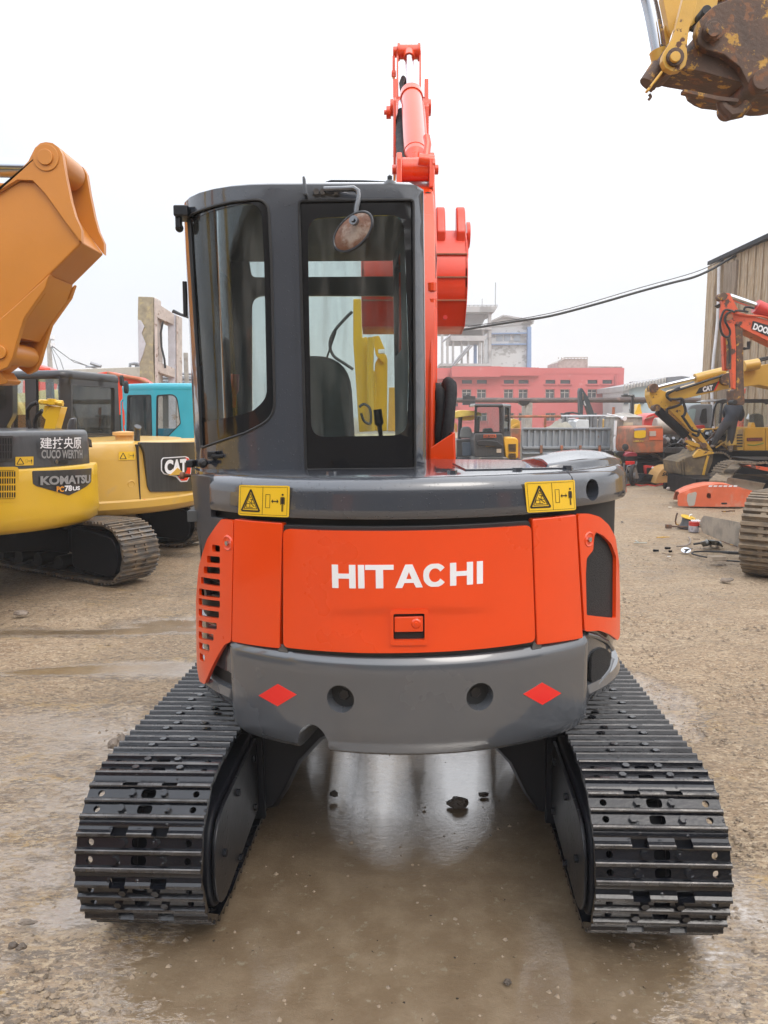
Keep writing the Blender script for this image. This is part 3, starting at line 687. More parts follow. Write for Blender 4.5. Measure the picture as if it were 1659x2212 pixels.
# px positions read off the photograph; heavy extended capitals
def glyph(ch):
    s_ = .27
    if ch == 'H': return [[(0, 0), (s_, 0), (s_, .41), (1 - s_, .41), (1 - s_, 0), (1, 0), (1, 1), (1 - s_, 1), (1 - s_, .62), (s_, .62), (s_, 1), (0, 1)]]
    if ch == 'I': return [[(0, 0), (1, 0), (1, 1), (0, 1)]]
    if ch == 'T': return [[(.37, 0), (.63, 0), (.63, .79), (1, .79), (1, 1), (0, 1), (0, .79), (.37, .79)]]
    if ch == 'A': return [[(0, 0), (.25, 0), (.335, .21), (.40, .37), (.5, .68), (.60, .37), (.665, .21), (.75, 0), (1, 0), (.63, 1), (.37, 1)], [(.335, .21), (.665, .21), (.60, .375), (.40, .375)]]
    if ch == 'C':
        o = []; 
        for k in range(0, 25): a = R(38 + 284 * k / 24); o.append((.5 + .52 * math.cos(a) if abs(math.cos(a)) < .95 else .5 + .5 * math.cos(a), .5 + .52 * math.sin(a) if abs(math.sin(a)) < .96 else .5 + .5 * math.sin(a)))
        i_ = []
        for k in range(24, -1, -1): a = R(30 + 300 * k / 24); i_.append((.5 + .255 * math.cos(a), .5 + .30 * math.sin(a)))
        return [o + i_]
for ch, a, b in spans:
    for g in glyph(ch):
        P_ = []
        for u, v in g:
            f = ((a + (b - a) * u) - 717.5) / (1042 - 717.5)
            P_.append((tl[0] + (tr[0] - tl[0]) * f, (bl[1] + (br_[1] - bl[1]) * f) * (1 - v) + (tl[1] + (tr[1] - tl[1]) * f) * v))
        BW.patch(mb, P_, .003, .0052, .03)
mb.build('lettering', WHITEL, DOOR, 0, 0)
# side panels
panel('rear_panel', [(505, 1121), (609, 1130), (603, 1401), (500, 1386)], -.03, -.001, ORANGE, EX, .008, .008)
panel('rear_panel', [(1151, 1121), (1246, 1111), (1261, 1379), (1161, 1394)], -.03, -.001, ORANGE, EX, .008, .008)
# louvred corner, left
lo_ = rnd(BW.px([(477, 1121), (503, 1124), (498, 1386), (484, 1392), (470, 1415), (441, 1478), (430, 1472), (424, 1440), (422, 1300), (428, 1225), (446, 1165)]), .012, 4)
slots = []
for k, y in enumerate((1185, 1209, 1232, 1256, 1281, 1302, 1325, 1350, 1374, 1397, 1420)):
    xl = (457, 446, 439, 433, 429, 428, 428, 428, 428, 429, 430)[k]; xr = (474, 474, 474, 474, 474, 474, 472, 467, 460, 451, 441)[k]; sl = .32 if k > 2 else .12
    slots.append(rnd(BW.px([(xl, y - 8 - sl * 8), (xr, y - 8 + sl * 12), (xr, y + 7 + sl * 12), (xl, y + 7 - sl * 8)]), .007, 4))
mb = MB(); BW.holed(mb, lo_, slots, -.016, -.002, .03, .06); LV = mb.build('louvred_corner_panel', ORANGE, EX, 0)
mb = MB()
for k in range(7):
    a = BW.px([(430 + k, 1215 + 34 * k), (468, 1235 + 30 * k)]); mb.tube([BW.pos(a[0][0], a[0][1], -.042), BW.pos(a[1][0], a[1][1], -.040)], .009, 6)
mb.build('radiator_bolts', BLACKP, EX)
for px, py in ((491, 1173), (1273, 1165)):
    s_, z_ = BW.proj(px, py); p, q = BW.pos(s_, z_, -.006), BW.pos(s_, z_, .02); mb = MB(); mb.lathe(p, q - p, [(.030, 0), (.030, .003), (.024, .008), (.017, .004), (.001, .003)], 22)
    rg = mb.build('bolt_recess', ORANGE, EX); mb = MB(); mb.cyl(p, p + (q - p).normalized() * .012, .009, 6); mb.build('bolt', CHROME, rg)
# arch with mesh, right
panel('corner_arch', [(1249, 1110), (1272, 1109), (1296, 1116), (1316, 1134), (1330, 1160), (1338, 1215), (1340, 1290), (1340, 1372), (1335, 1384), (1318, 1370), (1296, 1362), (1264, 1364)], -.014, -.001, ORANGE, EX, .004, .014)
AR = bpy.data.objects['corner_arch']
c = MB(); go = rnd(BW.px([(1288, 1149), (1304, 1157), (1321, 1174), (1332, 1203), (1331, 1335), (1268, 1329), (1266, 1240), (1268, 1206), (1282, 1188), (1284, 1160)]), .008, 3); BW.patch(c, go, -.06, .03, .05); cut(AR, c)
mb = MB(); g2 = rnd(BW.px([(1286, 1147), (1306, 1154), (1324, 1171), (1335, 1201), (1334, 1339), (1265, 1333), (1263, 1240), (1265, 1204), (1280, 1186), (1281, 1158)]), .008, 3); BW.patch(mb, g2, -.024, -.016, .05); mb.build('mesh_grille', MESHM, EX)
# lower right corner: round mesh and ribs
mb = MB(); BW.patch(mb, rnd(BW.px([(1290, 1412), (1316, 1400), (1332, 1412), (1332, 1440), (1312, 1466), (1288, 1482)]), .03, 5), -.034, -.022, .05); mb.build('mesh_grille', MESHM, EX, .003)
for pts in ([(1280, 1372), (1300, 1376), (1325, 1388), (1337, 1404)], [(1283, 1492), (1305, 1478), (1328, 1452), (1337, 1425)]):
    mb = MB(); q = [BW.proj(*p) for p in pts]; mb.tube([BW.pos(a, b, -.026) for a, b in q], .010, 8); mb.build('cover_rib', GREY, EX)
# dark side cover left of the orange louvre
panel('side_door', [(418, 1026), (447, 1030), (449, 1118), (476, 1120), (446, 1164), (427, 1224), (418, 1290), (405, 1290), (405, 1026)], -.035, -.012, GREYD, EX, .006, .006)
# ---- warning stickers
def sticker(wfn, root, name='warning_sticker', detail=True):
    """wfn(u, v, d): u to the right, v up, in the unit box"""
    mb = MB(); o = rnd([(0, 0), (1, 0), (1, 1), (0, 1)], .05, 3); n = len(o)
    def lay(mb_, pts, d):
        bm = bmesh.new(); bm.faces.new([bm.verts.new((u, v, 0)) for u, v in pts])
        for k in range(1, 10): bmesh.ops.bisect_plane(bm, geom=bm.verts[:] + bm.edges[:] + bm.faces[:], dist=1e-6, plane_co=(k / 10, 0, 0), plane_no=(1, 0, 0))
        bm.verts.index_update(); mb_.add([wfn(v.co.x, v.co.y, d) for v in bm.verts], [tuple(v.index for v in f.verts) for f in bm.faces]); bm.free()
    lay(mb, o, .0012); st = mb.build(name, STICK, root, 0, 0)
    ink = MB()
    def fr(a0, b0, a1, b1, t=.012, k=1.6):
        for q in (((a0, b0), (a1, b0), (a1, b0 + t * k), (a0, b0 + t * k)), ((a0, b1 - t * k), (a1, b1 - t * k), (a1, b1), (a0, b1)), ((a0, b0), (a0 + t, b0), (a0 + t, b1), (a0, b1)), ((a1 - t, b0), (a1, b0), (a1, b1), (a1 - t, b1))):
            lay(ink, q, .002)
    def poly(pts): lay(ink, pts, .0022)
    def ln(a, b, t=.01):
        dx, dy = b[0] - a[0], (b[1] - a[1]) * .6; l = math.hypot(dx, dy); nx_, ny_ = -dy / l * t, dx / l * t / .6
        poly([(a[0] + nx_, a[1] + ny_), (b[0] + nx_, b[1] + ny_), (b[0] - nx_, b[1] - ny_), (a[0] - nx_, a[1] - ny_)])
    if detail: fr(.035, .05, .965, .95, .006, 1.7); fr(.50, .05, .508, .95, .004)
    A, B, C_ = (.07, .16), (.45, .16), (.26, .86)
    for a, b in ((A, B), (B, C_), (C_, A)): ln(a, b, .017 if detail else .024)
    if detail:
        A2, B2, C2 = (.125, .235), (.395, .235), (.26, .735)
        for a, b in ((A2, B2), (B2, C2), (C2, A2)): ln(a, b, .006)
        for a, b in (((.17, .28), (.17, .40)), ((.17, .40), (.25, .40)), ((.25, .28), (.25, .40)), ((.17, .28), (.31, .28)), ((.22, .48), (.32, .34)), ((.27, .42), (.30, .58)), ((.25, .55), (.31, .52)), ((.24, .60), (.28, .62)), ((.30, .36), (.345, .30)), ((.27, .42), (.35, .42))): ln(a, b, .006)
    fr(.56, .28, .65, .72, .009)
    ln((.69, .50), (.79, .50), .010); poly([(.67, .50), (.705, .57), (.705, .43)]); poly([(.81, .50), (.775, .57), (.775, .43)])
    poly([(.855, .64), (.905, .64), (.905, .42), (.895, .42), (.895, .18), (.883, .18), (.883, .42), (.877, .42), (.877, .18), (.865, .18), (.865, .42), (.855, .42)])
    poly([(.84, .62), (.852, .64), (.852, .40), (.84, .40)]); poly([(.908, .64), (.92, .62), (.92, .40), (.908, .40)])
    poly([(.88 + .020 * math.cos(a), .715 + .034 * math.sin(a)) for a in [R(30 * k) for k in range(12)]])
    ink.build('pictogram', INK, st, 0, 0); return st
for q in ([(516, 1112), (625, 1117), (627, 1049), (518, 1047)], [(1138, 1107), (1243, 1101), (1240, 1036), (1132, 1041)]):
    P_ = BW.px(q)
    def wf(u, v, d, P_=P_):
        a = [P_[0][i] * (1 - u) + P_[1][i] * u for i in (0, 1)]; b = [P_[3][i] * (1 - u) + P_[2][i] * u for i in (0, 1)]
        return BW.pos(a[0] * (1 - v) + b[0] * v, a[1] * (1 - v) + b[1] * v, d + .0015)
    sticker(wf, COWL)
mb = MB(ML); mb.box((.03, 1.05, .70), (.17, .30, .72)); mb.cyl((.03, 1.05, .34), (.03, 1.05, 1.08), .10, 20); mb.build('swing_bracket', UNDER, EX, .02)
mb = MB(ML); mb.tube([(-.30, .62, .62), (-.32, 1.42, .22)], .045, 14); mb.build('blade_cylinder', UNDER, EX)
for sx in (-1, 1): mb = MB(ML); mb.loft([[(sx * .45 - .05, .5, .30), (sx * .45 + .05, .5, .30), (sx * .45 + .05, .5, .42), (sx * .45 - .05, .5, .42)], [(sx * .52 - .05, 1.44, .14), (sx * .52 + .05, 1.44, .14), (sx * .52 + .05, 1.44, .26), (sx * .52 - .05, 1.44, .26)]]); mb.build('blade_arm', UNDER, EX, .008)
# ---- operator's cab
cp = [(-.875, .72), (-.875, .3), (-.875, -.16)]
for k in range(1, 15): a = R(90 * k / 15); cp.append((-.50 - .375 * math.cos(a) ** .9, -.16 - .40 * math.sin(a) ** .9))
cp += [(-.50, -.56), (-.2, -.56), (-.02, -.56)]
for k in range(1, 7): a = R(90 * k / 6); cp.append((-.02 + .075 * math.sin(a), -.56 + .075 * (1 - math.cos(a))))
cp += [(.055, .1), (.055, .72)]
KW = Wall(MU, cp); KE = KW.c[-1]
zr = KW.proj(760, 424)[1]; zroof = KW.proj(760, 381)[1]
# rear window opening, curved corner window, side windows
rearo = rnd(KW.px([(646, 434), (893, 432), (897, 1012), (661, 1015)]), .012, 4)
curo = rnd(KW.px([(407, 468), (440, 452), (500, 436), (579, 429, .05), (586, 560), (594, 902, .09), (530, 935), (470, 955), (420, 968), (409, 800)]), .015, 5)
wl = rnd([(.08, 1.67), (.62, 1.67), (.62, 2.40), (.08, 2.40)], .05); wr = rnd([(KE - .62, 2.0), (KE - .12, 2.0), (KE - .12, 2.44), (KE - .62, 2.44)], .05)
mb = MB(); KW.holed(mb, [(.02, Zdeck - .25), (KE - .02, Zdeck - .25), (KE - .02, zr + .03), (.02, zr + .03)], [rearo, curo, wl, wr], -.045, 0, .03)
SHELL = mb.build('cab_shell', GREYC, EX, 0)
mb = MB(); KW.holed(mb, [(.03, Zdeck - .2), (KE - .03, Zdeck - .2), (KE - .03, zr + .02), (.03, zr + .02)], [rearo, curo, wl, wr], -.050, -.046, .03)
mb.build('cab_lining', CABIN, EX, 0)
def ring(name, o_out, o_in, d0, d1, m_, parent, step=.03):
    mb = MB(); KW.holed(mb, o_out, [o_in], d0, d1, step); return mb.build(name, m_, parent)
ri = rnd(KW.px([(664, 470), (872, 462), (885, 800), (878, 940), (672, 944)]), .055, 7)
RWN = ring('rear_window_border', rearo, ri, -.016, -.008, FRIT, EX)
mb = MB(); KW.patch(mb, ri, -.014, -.010, .05); mb.build('rear_window_pane', GLASSR, RWN, 0)
cin = rnd(KW.px([(413, 480), (440, 461), (500, 444), (563, 437, .05), (570, 560), (576, 860, .06), (545, 888), (500, 900), (418, 914)]), .02, 5)
CWN = ring('corner_window_border', curo, cin, -.014, -.006, FRIT, EX)
mb = MB(); KW.patch(mb, cin, -.012, -.008, .03); mb.build('corner_window_pane', GLASSL, CWN, 0)
mb = MB(); KW.patch(mb, rnd([(.07, 1.66), (.30, 1.66), (.30, 2.41), (.07, 2.41)], .05), -.02, -.016, .1); mb.build('side_window_pane', GLASSN, EX, 0)
mb = MB(); KW.patch(mb, rnd([(KE - .63, 1.99), (KE - .11, 1.99), (KE - .11, 2.45), (KE - .63, 2.45)], .05), -.02, -.016, .1); mb.build('side_window_pane', GLASSN, EX, 0)
# thin gasket lines round both rear openings
for o_, nm in ((rearo, 'window_gasket'), (curo, 'window_gasket')):
    mb = MB(); k = len(o_); P_ = []
    for i in range(k):
        a, b = o_[i], o_[(i + 1) % k]; m_ = max(1, int(math.hypot(a[0] - b[0], a[1] - b[1]) / .04))
        P_ += [KW.pos(a[0] + (b[0] - a[0]) * j / m_, a[1] + (b[1] - a[1]) * j / m_, .001) for j in range(m_)]
    mb.tube(P_ + [P_[0]], .005, 6); mb.build(nm, RUBBER, EX)
# vertical pressed lines on the pillar
for px in (631,):
    a = KW.proj(px, 450); mb = MB(); KW.patch(mb, [(a[0] - .0015, Zdeck), (a[0] + .0015, Zdeck), (a[0] + .0015, zr - .01), (a[0] - .0015, zr - .01)], -.001, .0025, .05); mb.build('pillar_seam', GREYC, EX)
# roof: shrinking rings
mb = MB(); rings = []; m_ = 44; qs = [.02 + (KE - .04) * k / m_ for k in range(m_ + 1)]
for d, z in ((-.001, zr + .030), (-.001, zr + .042), (-.006, zroof - .034), (-.018, zroof - .019), (-.038, zroof - .008), (-.07, zroof), (-.12, zroof + .005), (-.22, zroof + .010), (-.34, zroof + .012)):
    rings.append([KW.pos(q, z, d) for q in qs])
for q in rings[-2:]: pass
mb.loft(rings); mb.build('cab_roof', GREYC, EX, 0, 50)
mb = MB(MU); mb.ext([(p.x, p.y, zr + .016) for p in (KW.Mi @ KW.pos(.03 + (KE - .06) * k / 40, 0, -.03) for k in range(41))], (0, 0, .012)); mb.build('roof_lining', CABIN, EX)
# front frame with two openings
fy = .72
mb = MB(MU); mb.box((-.41, fy - .025, (zr + .020 + Zdeck - .25) / 2), (.84, .04, zr + .020 - Zdeck + .25)); FR = mb.build('front_frame', CABIN, EX)
def fpt(px, py):
    o = MU.inverted() @ CO; D = MU.inverted().to_3x3() @ ray(px, py); t = (fy - o.y) / D.y; q = o + D * t; return (q.x, q.z)
cs_ = []
fa = rnd([fpt(532, 514), fpt(857, 511), fpt(857, 600), fpt(545, 602)], .03); fb = rnd([fpt(545, 640), fpt(862, 640), fpt(871, 948), fpt(545, 948)], .06)
for o_ in (fa, fb): c = MB(MU); c.ext([(x, fy - .1, z) for x, z in o_], (0, .2, 0)); cs_.append(c)
cut(FR, *cs_)
for o_ in (fa, fb): mb = MB(MU); mb.ext([(x, fy - .004, z) for x, z in o_], (0, .006, 0)); mb.build('windscreen_pane', GLASSN, FR)
mb = MB(MU); mb.tube([(-.75, fy + .03, 1.62), (-.45, fy + .05, 1.75), (-.30, fy + .05, 2.15)], .006, 6); mb.build('wiper', RUBBER, FR)
# inside the cab
mb = MB(MU); mb.box((-.41, .08, Zdeck - .17), (.88, 1.24, .04)); mb.build('cab_floor', CABIN, EX)
def seat_part(nm, px0, px1, y0, z0, z1, dy, r, m_=SEATM):
    q0 = MU.inverted() @ at(px0, 800, 3.43 + y0); q1 = MU.inverted() @ at(px1, 800, 3.43 + y0)
    o_ = rnd([(q0.x, z0), (q1.x, z0), (q1.x - .03, z1, r), (q0.x + .03, z1, r)], .03, 7); mb = MB(MU); mb.ext([(x, y0, z) for x, z in o_], (0, dy, 0)); return mb.build(nm, m_, EX, .02)
zz = lambda py, Y: (MU.inverted() @ at(760, py, 3.43 + Y)).z
seat_part('seat_back', 580, 772, -.22, 1.22, zz(767, -.22), .12, .16)
mb = MB(MU); mb.box((-.36, .10, 1.28), (.50, .52, .14)); mb.build('seat_cushion', SEATM, EX, .03)
for x, nm in ((-.68, 'left'), (-.02, 'right')):
    mb = MB(MU); mb.box((x, .15, 1.34), (.14, .45, .20)); mb.build('control_console', CABIN, EX, .02)
for a, b, m_ in (((823, 945), (815, 884), BLACKP), ((505, 880), (508, 808), REDP), ((492, 905), (494, 830), BLACKP)):
    P0, P1 = at(*a, 3.55), at(*b, 3.55); mb = MB(); mb.tube([P0, P0.lerp(P1, .4), P0.lerp(P1, .5), P1], [.010, .011, .021, .019], 10); mb.build('control_lever', m_, EX)
mb = MB(MU); mb.tube([(-.82, -.05, 2.30), (-.81, .0, 2.05), (-.82, .05, 1.7)], .012, 8); mb.build('grab_rail', BLACKP, EX)
# coat hanging at the door side
mb = MB(MU); mb.loft([[(-.79 + .05 * math.cos(a) * f, -.05 + .09 * math.sin(a) * f, z) for a in [R(36 * k) for k in range(10)]] for z, f in ((2.12, .2), (2.05, .6), (1.85, 1), (1.55, 1.15), (1.45, .9))]); mb.build('hanging_cloth', CLOTHB, EX, 0, 80)
# mirror with its bracket
def KP(px, py, d): s_, z_ = KW.proj(px, py, d); return KW.pos(s_, z_, d)
mb = MB(); KW.patch(mb, rnd(KW.px([(675, 404), (735, 403), (736, 421), (675, 422)]), .004), 0, .012, .05); mb.build('mirror_bracket', GREYC, EX, .003)
for px in (683, 697, 726):
    mb = MB(); mb.cyl(KP(px, 413, .008), KP(px, 413, .024), .011, 6); mb.build('bolt', GREYC, EX)
mb = MB(); mb.tube([KP(700, 409, .02), KP(740, 408, .035), KP(765, 407, .05), KP(774, 413, .055), KP(776, 425, .06), KP(770, 445, .065), KP(767, 470, .07)], [.010, .010, .010, .010, .010, .010, .009], 10); mb.build('mirror_arm', GREYC, EX)
c0 = at(763, 501, 2.73); 
ux = Vector((.76, -.25, .60)).normalized(); nrm = ux.cross(Vector((-.45, .35, .82))).normalized(); uy = nrm.cross(ux).normalized()
if nrm.y > 0: nrm = -nrm
def disc(rs, n=30): return [[c0 + nrm * h + ux * (rx * math.cos(2 * math.pi * k / n)) + uy * (ry * math.sin(2 * math.pi * k / n)) for k in range(n)] for rx, ry, h in rs]
mb = MB(); mb.loft(disc([(.072, .048, -.014), (.080, .055, -.008), (.080, .055, .002), (.074, .049, .006), (.055, .036, .012), (.02, .013, .016)])); MI = mb.build('mirror', RUST, EX, 0, 50)
mb = MB(); mb.tube([c0 + nrm * .001 + ux * (.080 * math.cos(2 * math.pi * k / 40)) + uy * (.055 * math.sin(2 * math.pi * k / 40)) for k in range(41)], .0055, 8); mb.build('mirror_rim', BLACKP, MI)
mb = MB(); p = at(767, 478, 2.70); mb.cyl(p, p + nrm * .015, .016, 14); mb.cyl(p + nrm * .01, p + nrm * .022, .008, 6); mb.build('mirror_clamp', GREYC, MI)
# beacon base, roof fin, door-top lamp, handles
mb = MB(); p = at(842, 402, 2.90); mb.lathe(p, (0, 0, 1), [(.026, -.012), (.030, 0), (.020, .014), (.009, .022), (.009, .034), (.001, .040)], 18); mb.build('roof_antenna_base', BLACKP, EX)
mb = MB(); mb.tube([at(840, 392, 2.90), at(845, 386, 2.90), at(842, 380, 2.9)], .003, 6); mb.build('roof_hook', BLACKP, EX)
mb = MB(); mb.ext([at(x, y, 2.80) for x, y in ((653, 381), (657, 379), (660, 386), (663, 418), (660, 421), (654, 418))], (0, .06, 0)); mb.build('roof_fin', GREYC, EX, .002)
mb = MB(); mb.box(at(397, 461, 3.02), (.055, .10, .040)); mb.box(at(386, 474, 3.0), (.022, .03, .07)); mb.build('corner_bracket', BLACKP, EX, .006)
mb = MB(); p = at(386, 491, 3.0); mb.lathe(p + Vector((0, .01, 0)), (0, -1, -.2), [(.010, -.02), (.016, 0), (.012, .012), (.002, .016)], 14); mb.build('corner_lamp', RUBBER, EX)
mb = MB(); mb.tube([at(399, 608, 3.3), at(400, 645, 3.3), at(401, 683, 3.3)], .010, 6); mb.build('door_mirror_edge', RUBBER, EX)
mb = MB(); mb.tube([at(400, 682, 3.3), at(390, 679, 3.35), at(375, 671, 3.4)], .006, 6); mb.build('door_mirror_stay', RUBBER, EX)
mb = MB(); KW.patch(mb, KW.px([(452, 975), (479, 973), (479, 990), (452, 991)]), 0, .010, .03); mb.build('latch_plate', BLACKP, EX, .002)
mb = MB(); mb.box(KP(458, 981, .02), (.03, .025, .022)); mb.box(KP(470, 985, .016), (.045, .012, .012)); mb.build('latch', BLACKP, EX, .003)
mb = MB(); mb.cyl(KP(437, 999, .0), KP(440, 1000, .05), .007, 8); mb.lathe(KP(439, 1000, .03), (-.3, -1, .1), [(.005, -.02), (.017, -.006), (.019, .006), (.012, .016), (.002, .02)], 14); mb.build('door_knob', RUBBER, EX)
mb = MB(); p = at(412, 1001, 3.1); mb.box(p, (.030, .05, .03)); mb.build('door_striker', RUBBER, EX, .006)
mb = MB(); mb.tube([at(395, 1027, 3.05), at(412, 1027, 3.08), at(420, 1026, 3.15)], [.010, .006, .006], 8); mb.lathe(at(394, 1027, 3.05), (1, .1, 0), [(.002, -.012), (.014, -.008), (.015, .006), (.006, .010)], 12); mb.build('door_stop', RUST, EX)
# ---- boom, arm, cylinders and bucket
def side(name, prof, x0, x1, m_, bev=.008, root=EX):
    mb = MB(); mb.ext([(x0, y, z) for y, z in prof], (x1 - x0, 0, 0)); return mb.build(name, m_, root, bev)
bx0, bx1 = .075, .262
bprof = [(3.90, 1.05), (3.93, 1.6), (3.97, 2.1), (4.05, 2.6), (4.20, 2.85), (4.45, 2.96), (4.8, 3.26), (5.18, 3.64), (5.30, 3.76), (5.42, 3.74), (5.45, 3.6), (5.10, 3.15), (4.75, 2.75), (4.50, 2.35), (4.36, 1.8), (4.30, 1.05)]
side('boom', bprof, bx0, bx1, ORANGE)
side('boom_side_plate', [(4.0, 1.5), (4.02, 2.1), (4.14, 2.62), (4.34, 2.95), (4.50, 2.85), (4.42, 2.4), (4.3, 1.9), (4.2, 1.5)], bx1, bx1 + .012, ORANGE, .004)
A_ = at(899, 366, 4.45); B_ = at(883, 112, 5.45); dv = (B_ - A_).normalized()
for x0 in (.068, .245): 
    p = A_.copy(); side('cylinder_bracket', [(p.y + y, p.z + z) for y, z in ((-.09, -.12), (-.085, .03), (-.05, .075), (0, .085), (.05, .075), (.10, .03), (.16, -.12))], x0, x0 + .030, ORANGE, .006)
mb = MB(); mb.cyl((.098, A_.y, A_.z), (.245, A_.y, A_.z), .062, 26); CYL = mb.build('cylinder_foot', ORANGE, EX, .003)
mb = MB(); mb.cyl((.045, A_.y, A_.z), (.30, A_.y, A_.z), .026, 16); mb.build('pin', ORANGE, CYL, .003)
m1 = A_.lerp(B_, .60); mb = MB(); mb.cyl(A_ + dv * .05, A_ + dv * .13, .040, 24, .064); mb.cyl(A_ + dv * .13, m1 - dv * .05, .064, 28); CBR = mb.build('cylinder_barrel', ORANGE, EX, 0, 30)
mb = MB(); mb.cyl(m1 - dv * .06, m1, .071, 28); mb.cyl(m1, m1 + dv * .012, .050, 24); mb.build('gland_ring', ORANGE, CBR, .004)
mb = MB(); mb.cyl(A_ + dv * .17, A_ + dv * .185, .067, 28); mb.build('weld_ring', ORANGE, CBR, .002)
mb = MB(); mb.cyl(m1, B_ - dv * .05, .028, 20); mb.build('cylinder_rod', CHROME, EX)
mb = MB(); mb.cyl((B_.x - .062, B_.y, B_.z), (B_.x + .062, B_.y, B_.z), .045, 22); mb.tube([B_ - dv * .09, B_], [.036, .04], 16); mb.cyl(B_ + dv * .03, B_ + dv * .065, .016, 10); RE = mb.build('rod_eye', ORANGE, EX, .003)
for sx in (-1, 1):
    x = B_.x + sx * .068; mb = MB(); mb.cyl((x - .009, B_.y, B_.z), (x + .009, B_.y, B_.z), .055, 24); mb.build('arm_ear', ORANGE, EX, .002)
mb = MB(); mb.cyl((B_.x - .105, B_.y, B_.z), (B_.x - .077, B_.y, B_.z), .034, 18); mb.box((B_.x - .10, B_.y - .01, B_.z - .10), (.018, .04, .13)); mb.cyl((B_.x - .115, B_.y - .01, B_.z - .14), (B_.x - .085, B_.y - .01, B_.z - .14), .022, 8); mb.build('pin_retainer', ORANGE, RE, .002)
for sx in (-1, 1):
    x = B_.x + sx * .075; side('arm_side_plate', [(5.40, 4.04), (5.44, 4.10), (5.50, 4.09), (5.56, 3.9), (5.75, 3.2), (5.72, 2.45), (5.62, 2.45), (5.45, 3.0), (5.30, 3.60), (5.38, 3.85)], x - .006, x + .006, ORANGE, .002)
mb = MB(); mb.box((B_.x, 5.47, 3.70), (.15, .03, .03)); mb.box((B_.x, 5.40, 3.45), (.15, .02, .5)); mb.build('arm_back_plate', ORANGE, EX, .002)
P_ = at(885, 232, 5.30)     # boom head
for x in (.058, .262):
    side('boom_head_flange', [(P_.y - .09, P_.z - .28), (P_.y - .08, P_.z - .02), (P_.y - .04, P_.z + .02), (P_.y - .02, P_.z + .17), (P_.y + .01, P_.z + .17), (P_.y + .10, P_.z + .03), (P_.y + .10, P_.z - .28)], x, x + .026, ORANGE, .004)
mb = MB(); mb.cyl((.04, P_.y, P_.z), (.305, P_.y, P_.z), .052, 22); mb.build('boom_head_pin', ORANGE, EX, .003)
mb = MB(); mb.cyl((.015, P_.y, P_.z - .03), (.045, P_.y, P_.z - .03), .040, 18); mb.cyl((.0, P_.y, P_.z - .03), (.018, P_.y, P_.z - .03), .016, 8); mb.build('pin_cap', ORANGE, EX, .002)
side('boom_guard', [(5.0, 3.18), (5.0, 3.62), (5.06, 3.66), (5.12, 3.62), (5.12, 3.18)], .058, .073, ORANGE, .003)
# hoses: sleeve beside the barrel, connector block at its foot
mb = MB(); pts = [at(868, 235, 5.12), at(866, 262, 5.05), at(867, 300, 4.85), at(868, 335, 4.60), at(870, 352, 4.5)]
mb.tube([pts[0]] + [pts[i].lerp(pts[i + 1], t) for i in range(1, 4) for t in (0, .33, .66)] + [pts[-1]], [.020] + [.034, .030, .035, .031, .036, .031, .035, .031, .030] + [.03], 12); mb.build('hose_sleeve', CLOTHB, EX, 0, 80)
mb = MB(); mb.cyl(at(868, 222, 5.15), at(867, 240, 5.1), .024, 10); mb.build('hose_fitting', CHROME, EX)
mb = MB(); mb.tube([at(870, 205, 5.35), at(867, 180, 5.4), at(871, 168, 5.45), at(876, 180, 5.5)], .016, 8); mb.build('arm_hose', RUBBER, EX)
mb = MB(); p = at(920, 345, 4.40); mb.cyl(p + Vector((-.04, 0, 0)), p + Vector((.045, 0, -.01)), .034, 14); mb.cyl(p + Vector((.035, 0, -.03)), p + Vector((.05, 0, -.03)), .04, 8); mb.tube([p, p + Vector((.012, .03, .09)), p + Vector((.005, .05, .14))], .020, 10); mb.build('hose_connector', ORANGE, EX, .003)
mb = MB(); mb.tube([at(930, 600, 4.05), at(931, 560, 4.1), at(929, 520, 4.14), at(927, 470, 4.2), at(924, 420, 4.25)], [.028, .03, .028, .026, .024], 8); mb.build('hose_sleeve', CLOTHB, EX, 0, 80)
mb = MB(); mb.tube([at(933, 1000, 3.9), at(933, 800, 3.96), at(933, 640, 4.02), at(932, 600, 4.04)], .017, 10); 
for py in (620, 655): p = at(933, py, 4.02); mb.cyl(p - Vector((0, 0, .02)), p + Vector((0, 0, .02)), .024, 10)
mb.build('steel_pipe', ORANGE, EX)
# guard box and hose bundle at the boom foot
mb = MB(); q = [(929, 968), (980, 934), (983, 1005), (929, 1012)]; mb.ext([at(x, y, 3.72) for x, y in q], (0, .02, 0)); mb.ext([at(x, y, 3.74) for x, y in ((976, 934), (983, 934), (985, 1005), (979, 1005))], (0, .25, 0)); mb.build('foot_guard', ORANGE, EX, .004)
mb = MB(); p = at(941, 992, 3.72); mb.cyl(p, p - Vector((0, .012, 0)), .010, 6); mb.build('bolt', ORANGE, EX)
mb = MB(); mb.tube([at(950, 965, 3.9), at(952, 920, 3.9), at(955, 880, 3.92), at(951, 850, 3.95), at(943, 838, 4.0), at(934, 840, 4.05)], [.027, .030, .027, .031, .029, .026], 10); mb.build('hose_sleeve', CLOTHB, EX, 0, 80)
mb = MB(); mb.tube([at(964, 960, 3.85), at(968, 920, 3.85), at(972, 880, 3.87), at(975, 850, 3.9), at(974, 832, 3.93), at(968, 826, 4.0), at(962, 835, 4.1)], [.028, .031, .028, .030, .031, .030, .026], 10); mb.build('hose_sleeve', CLOTHB, EX, 0, 80)
mb = MB(); mb.tube([at(944, 960, 3.95), at(943, 900, 3.95), at(944, 870, 4.0)], .02, 8); mb.build('hose_sleeve', CLOTHB, EX, 0, 80)
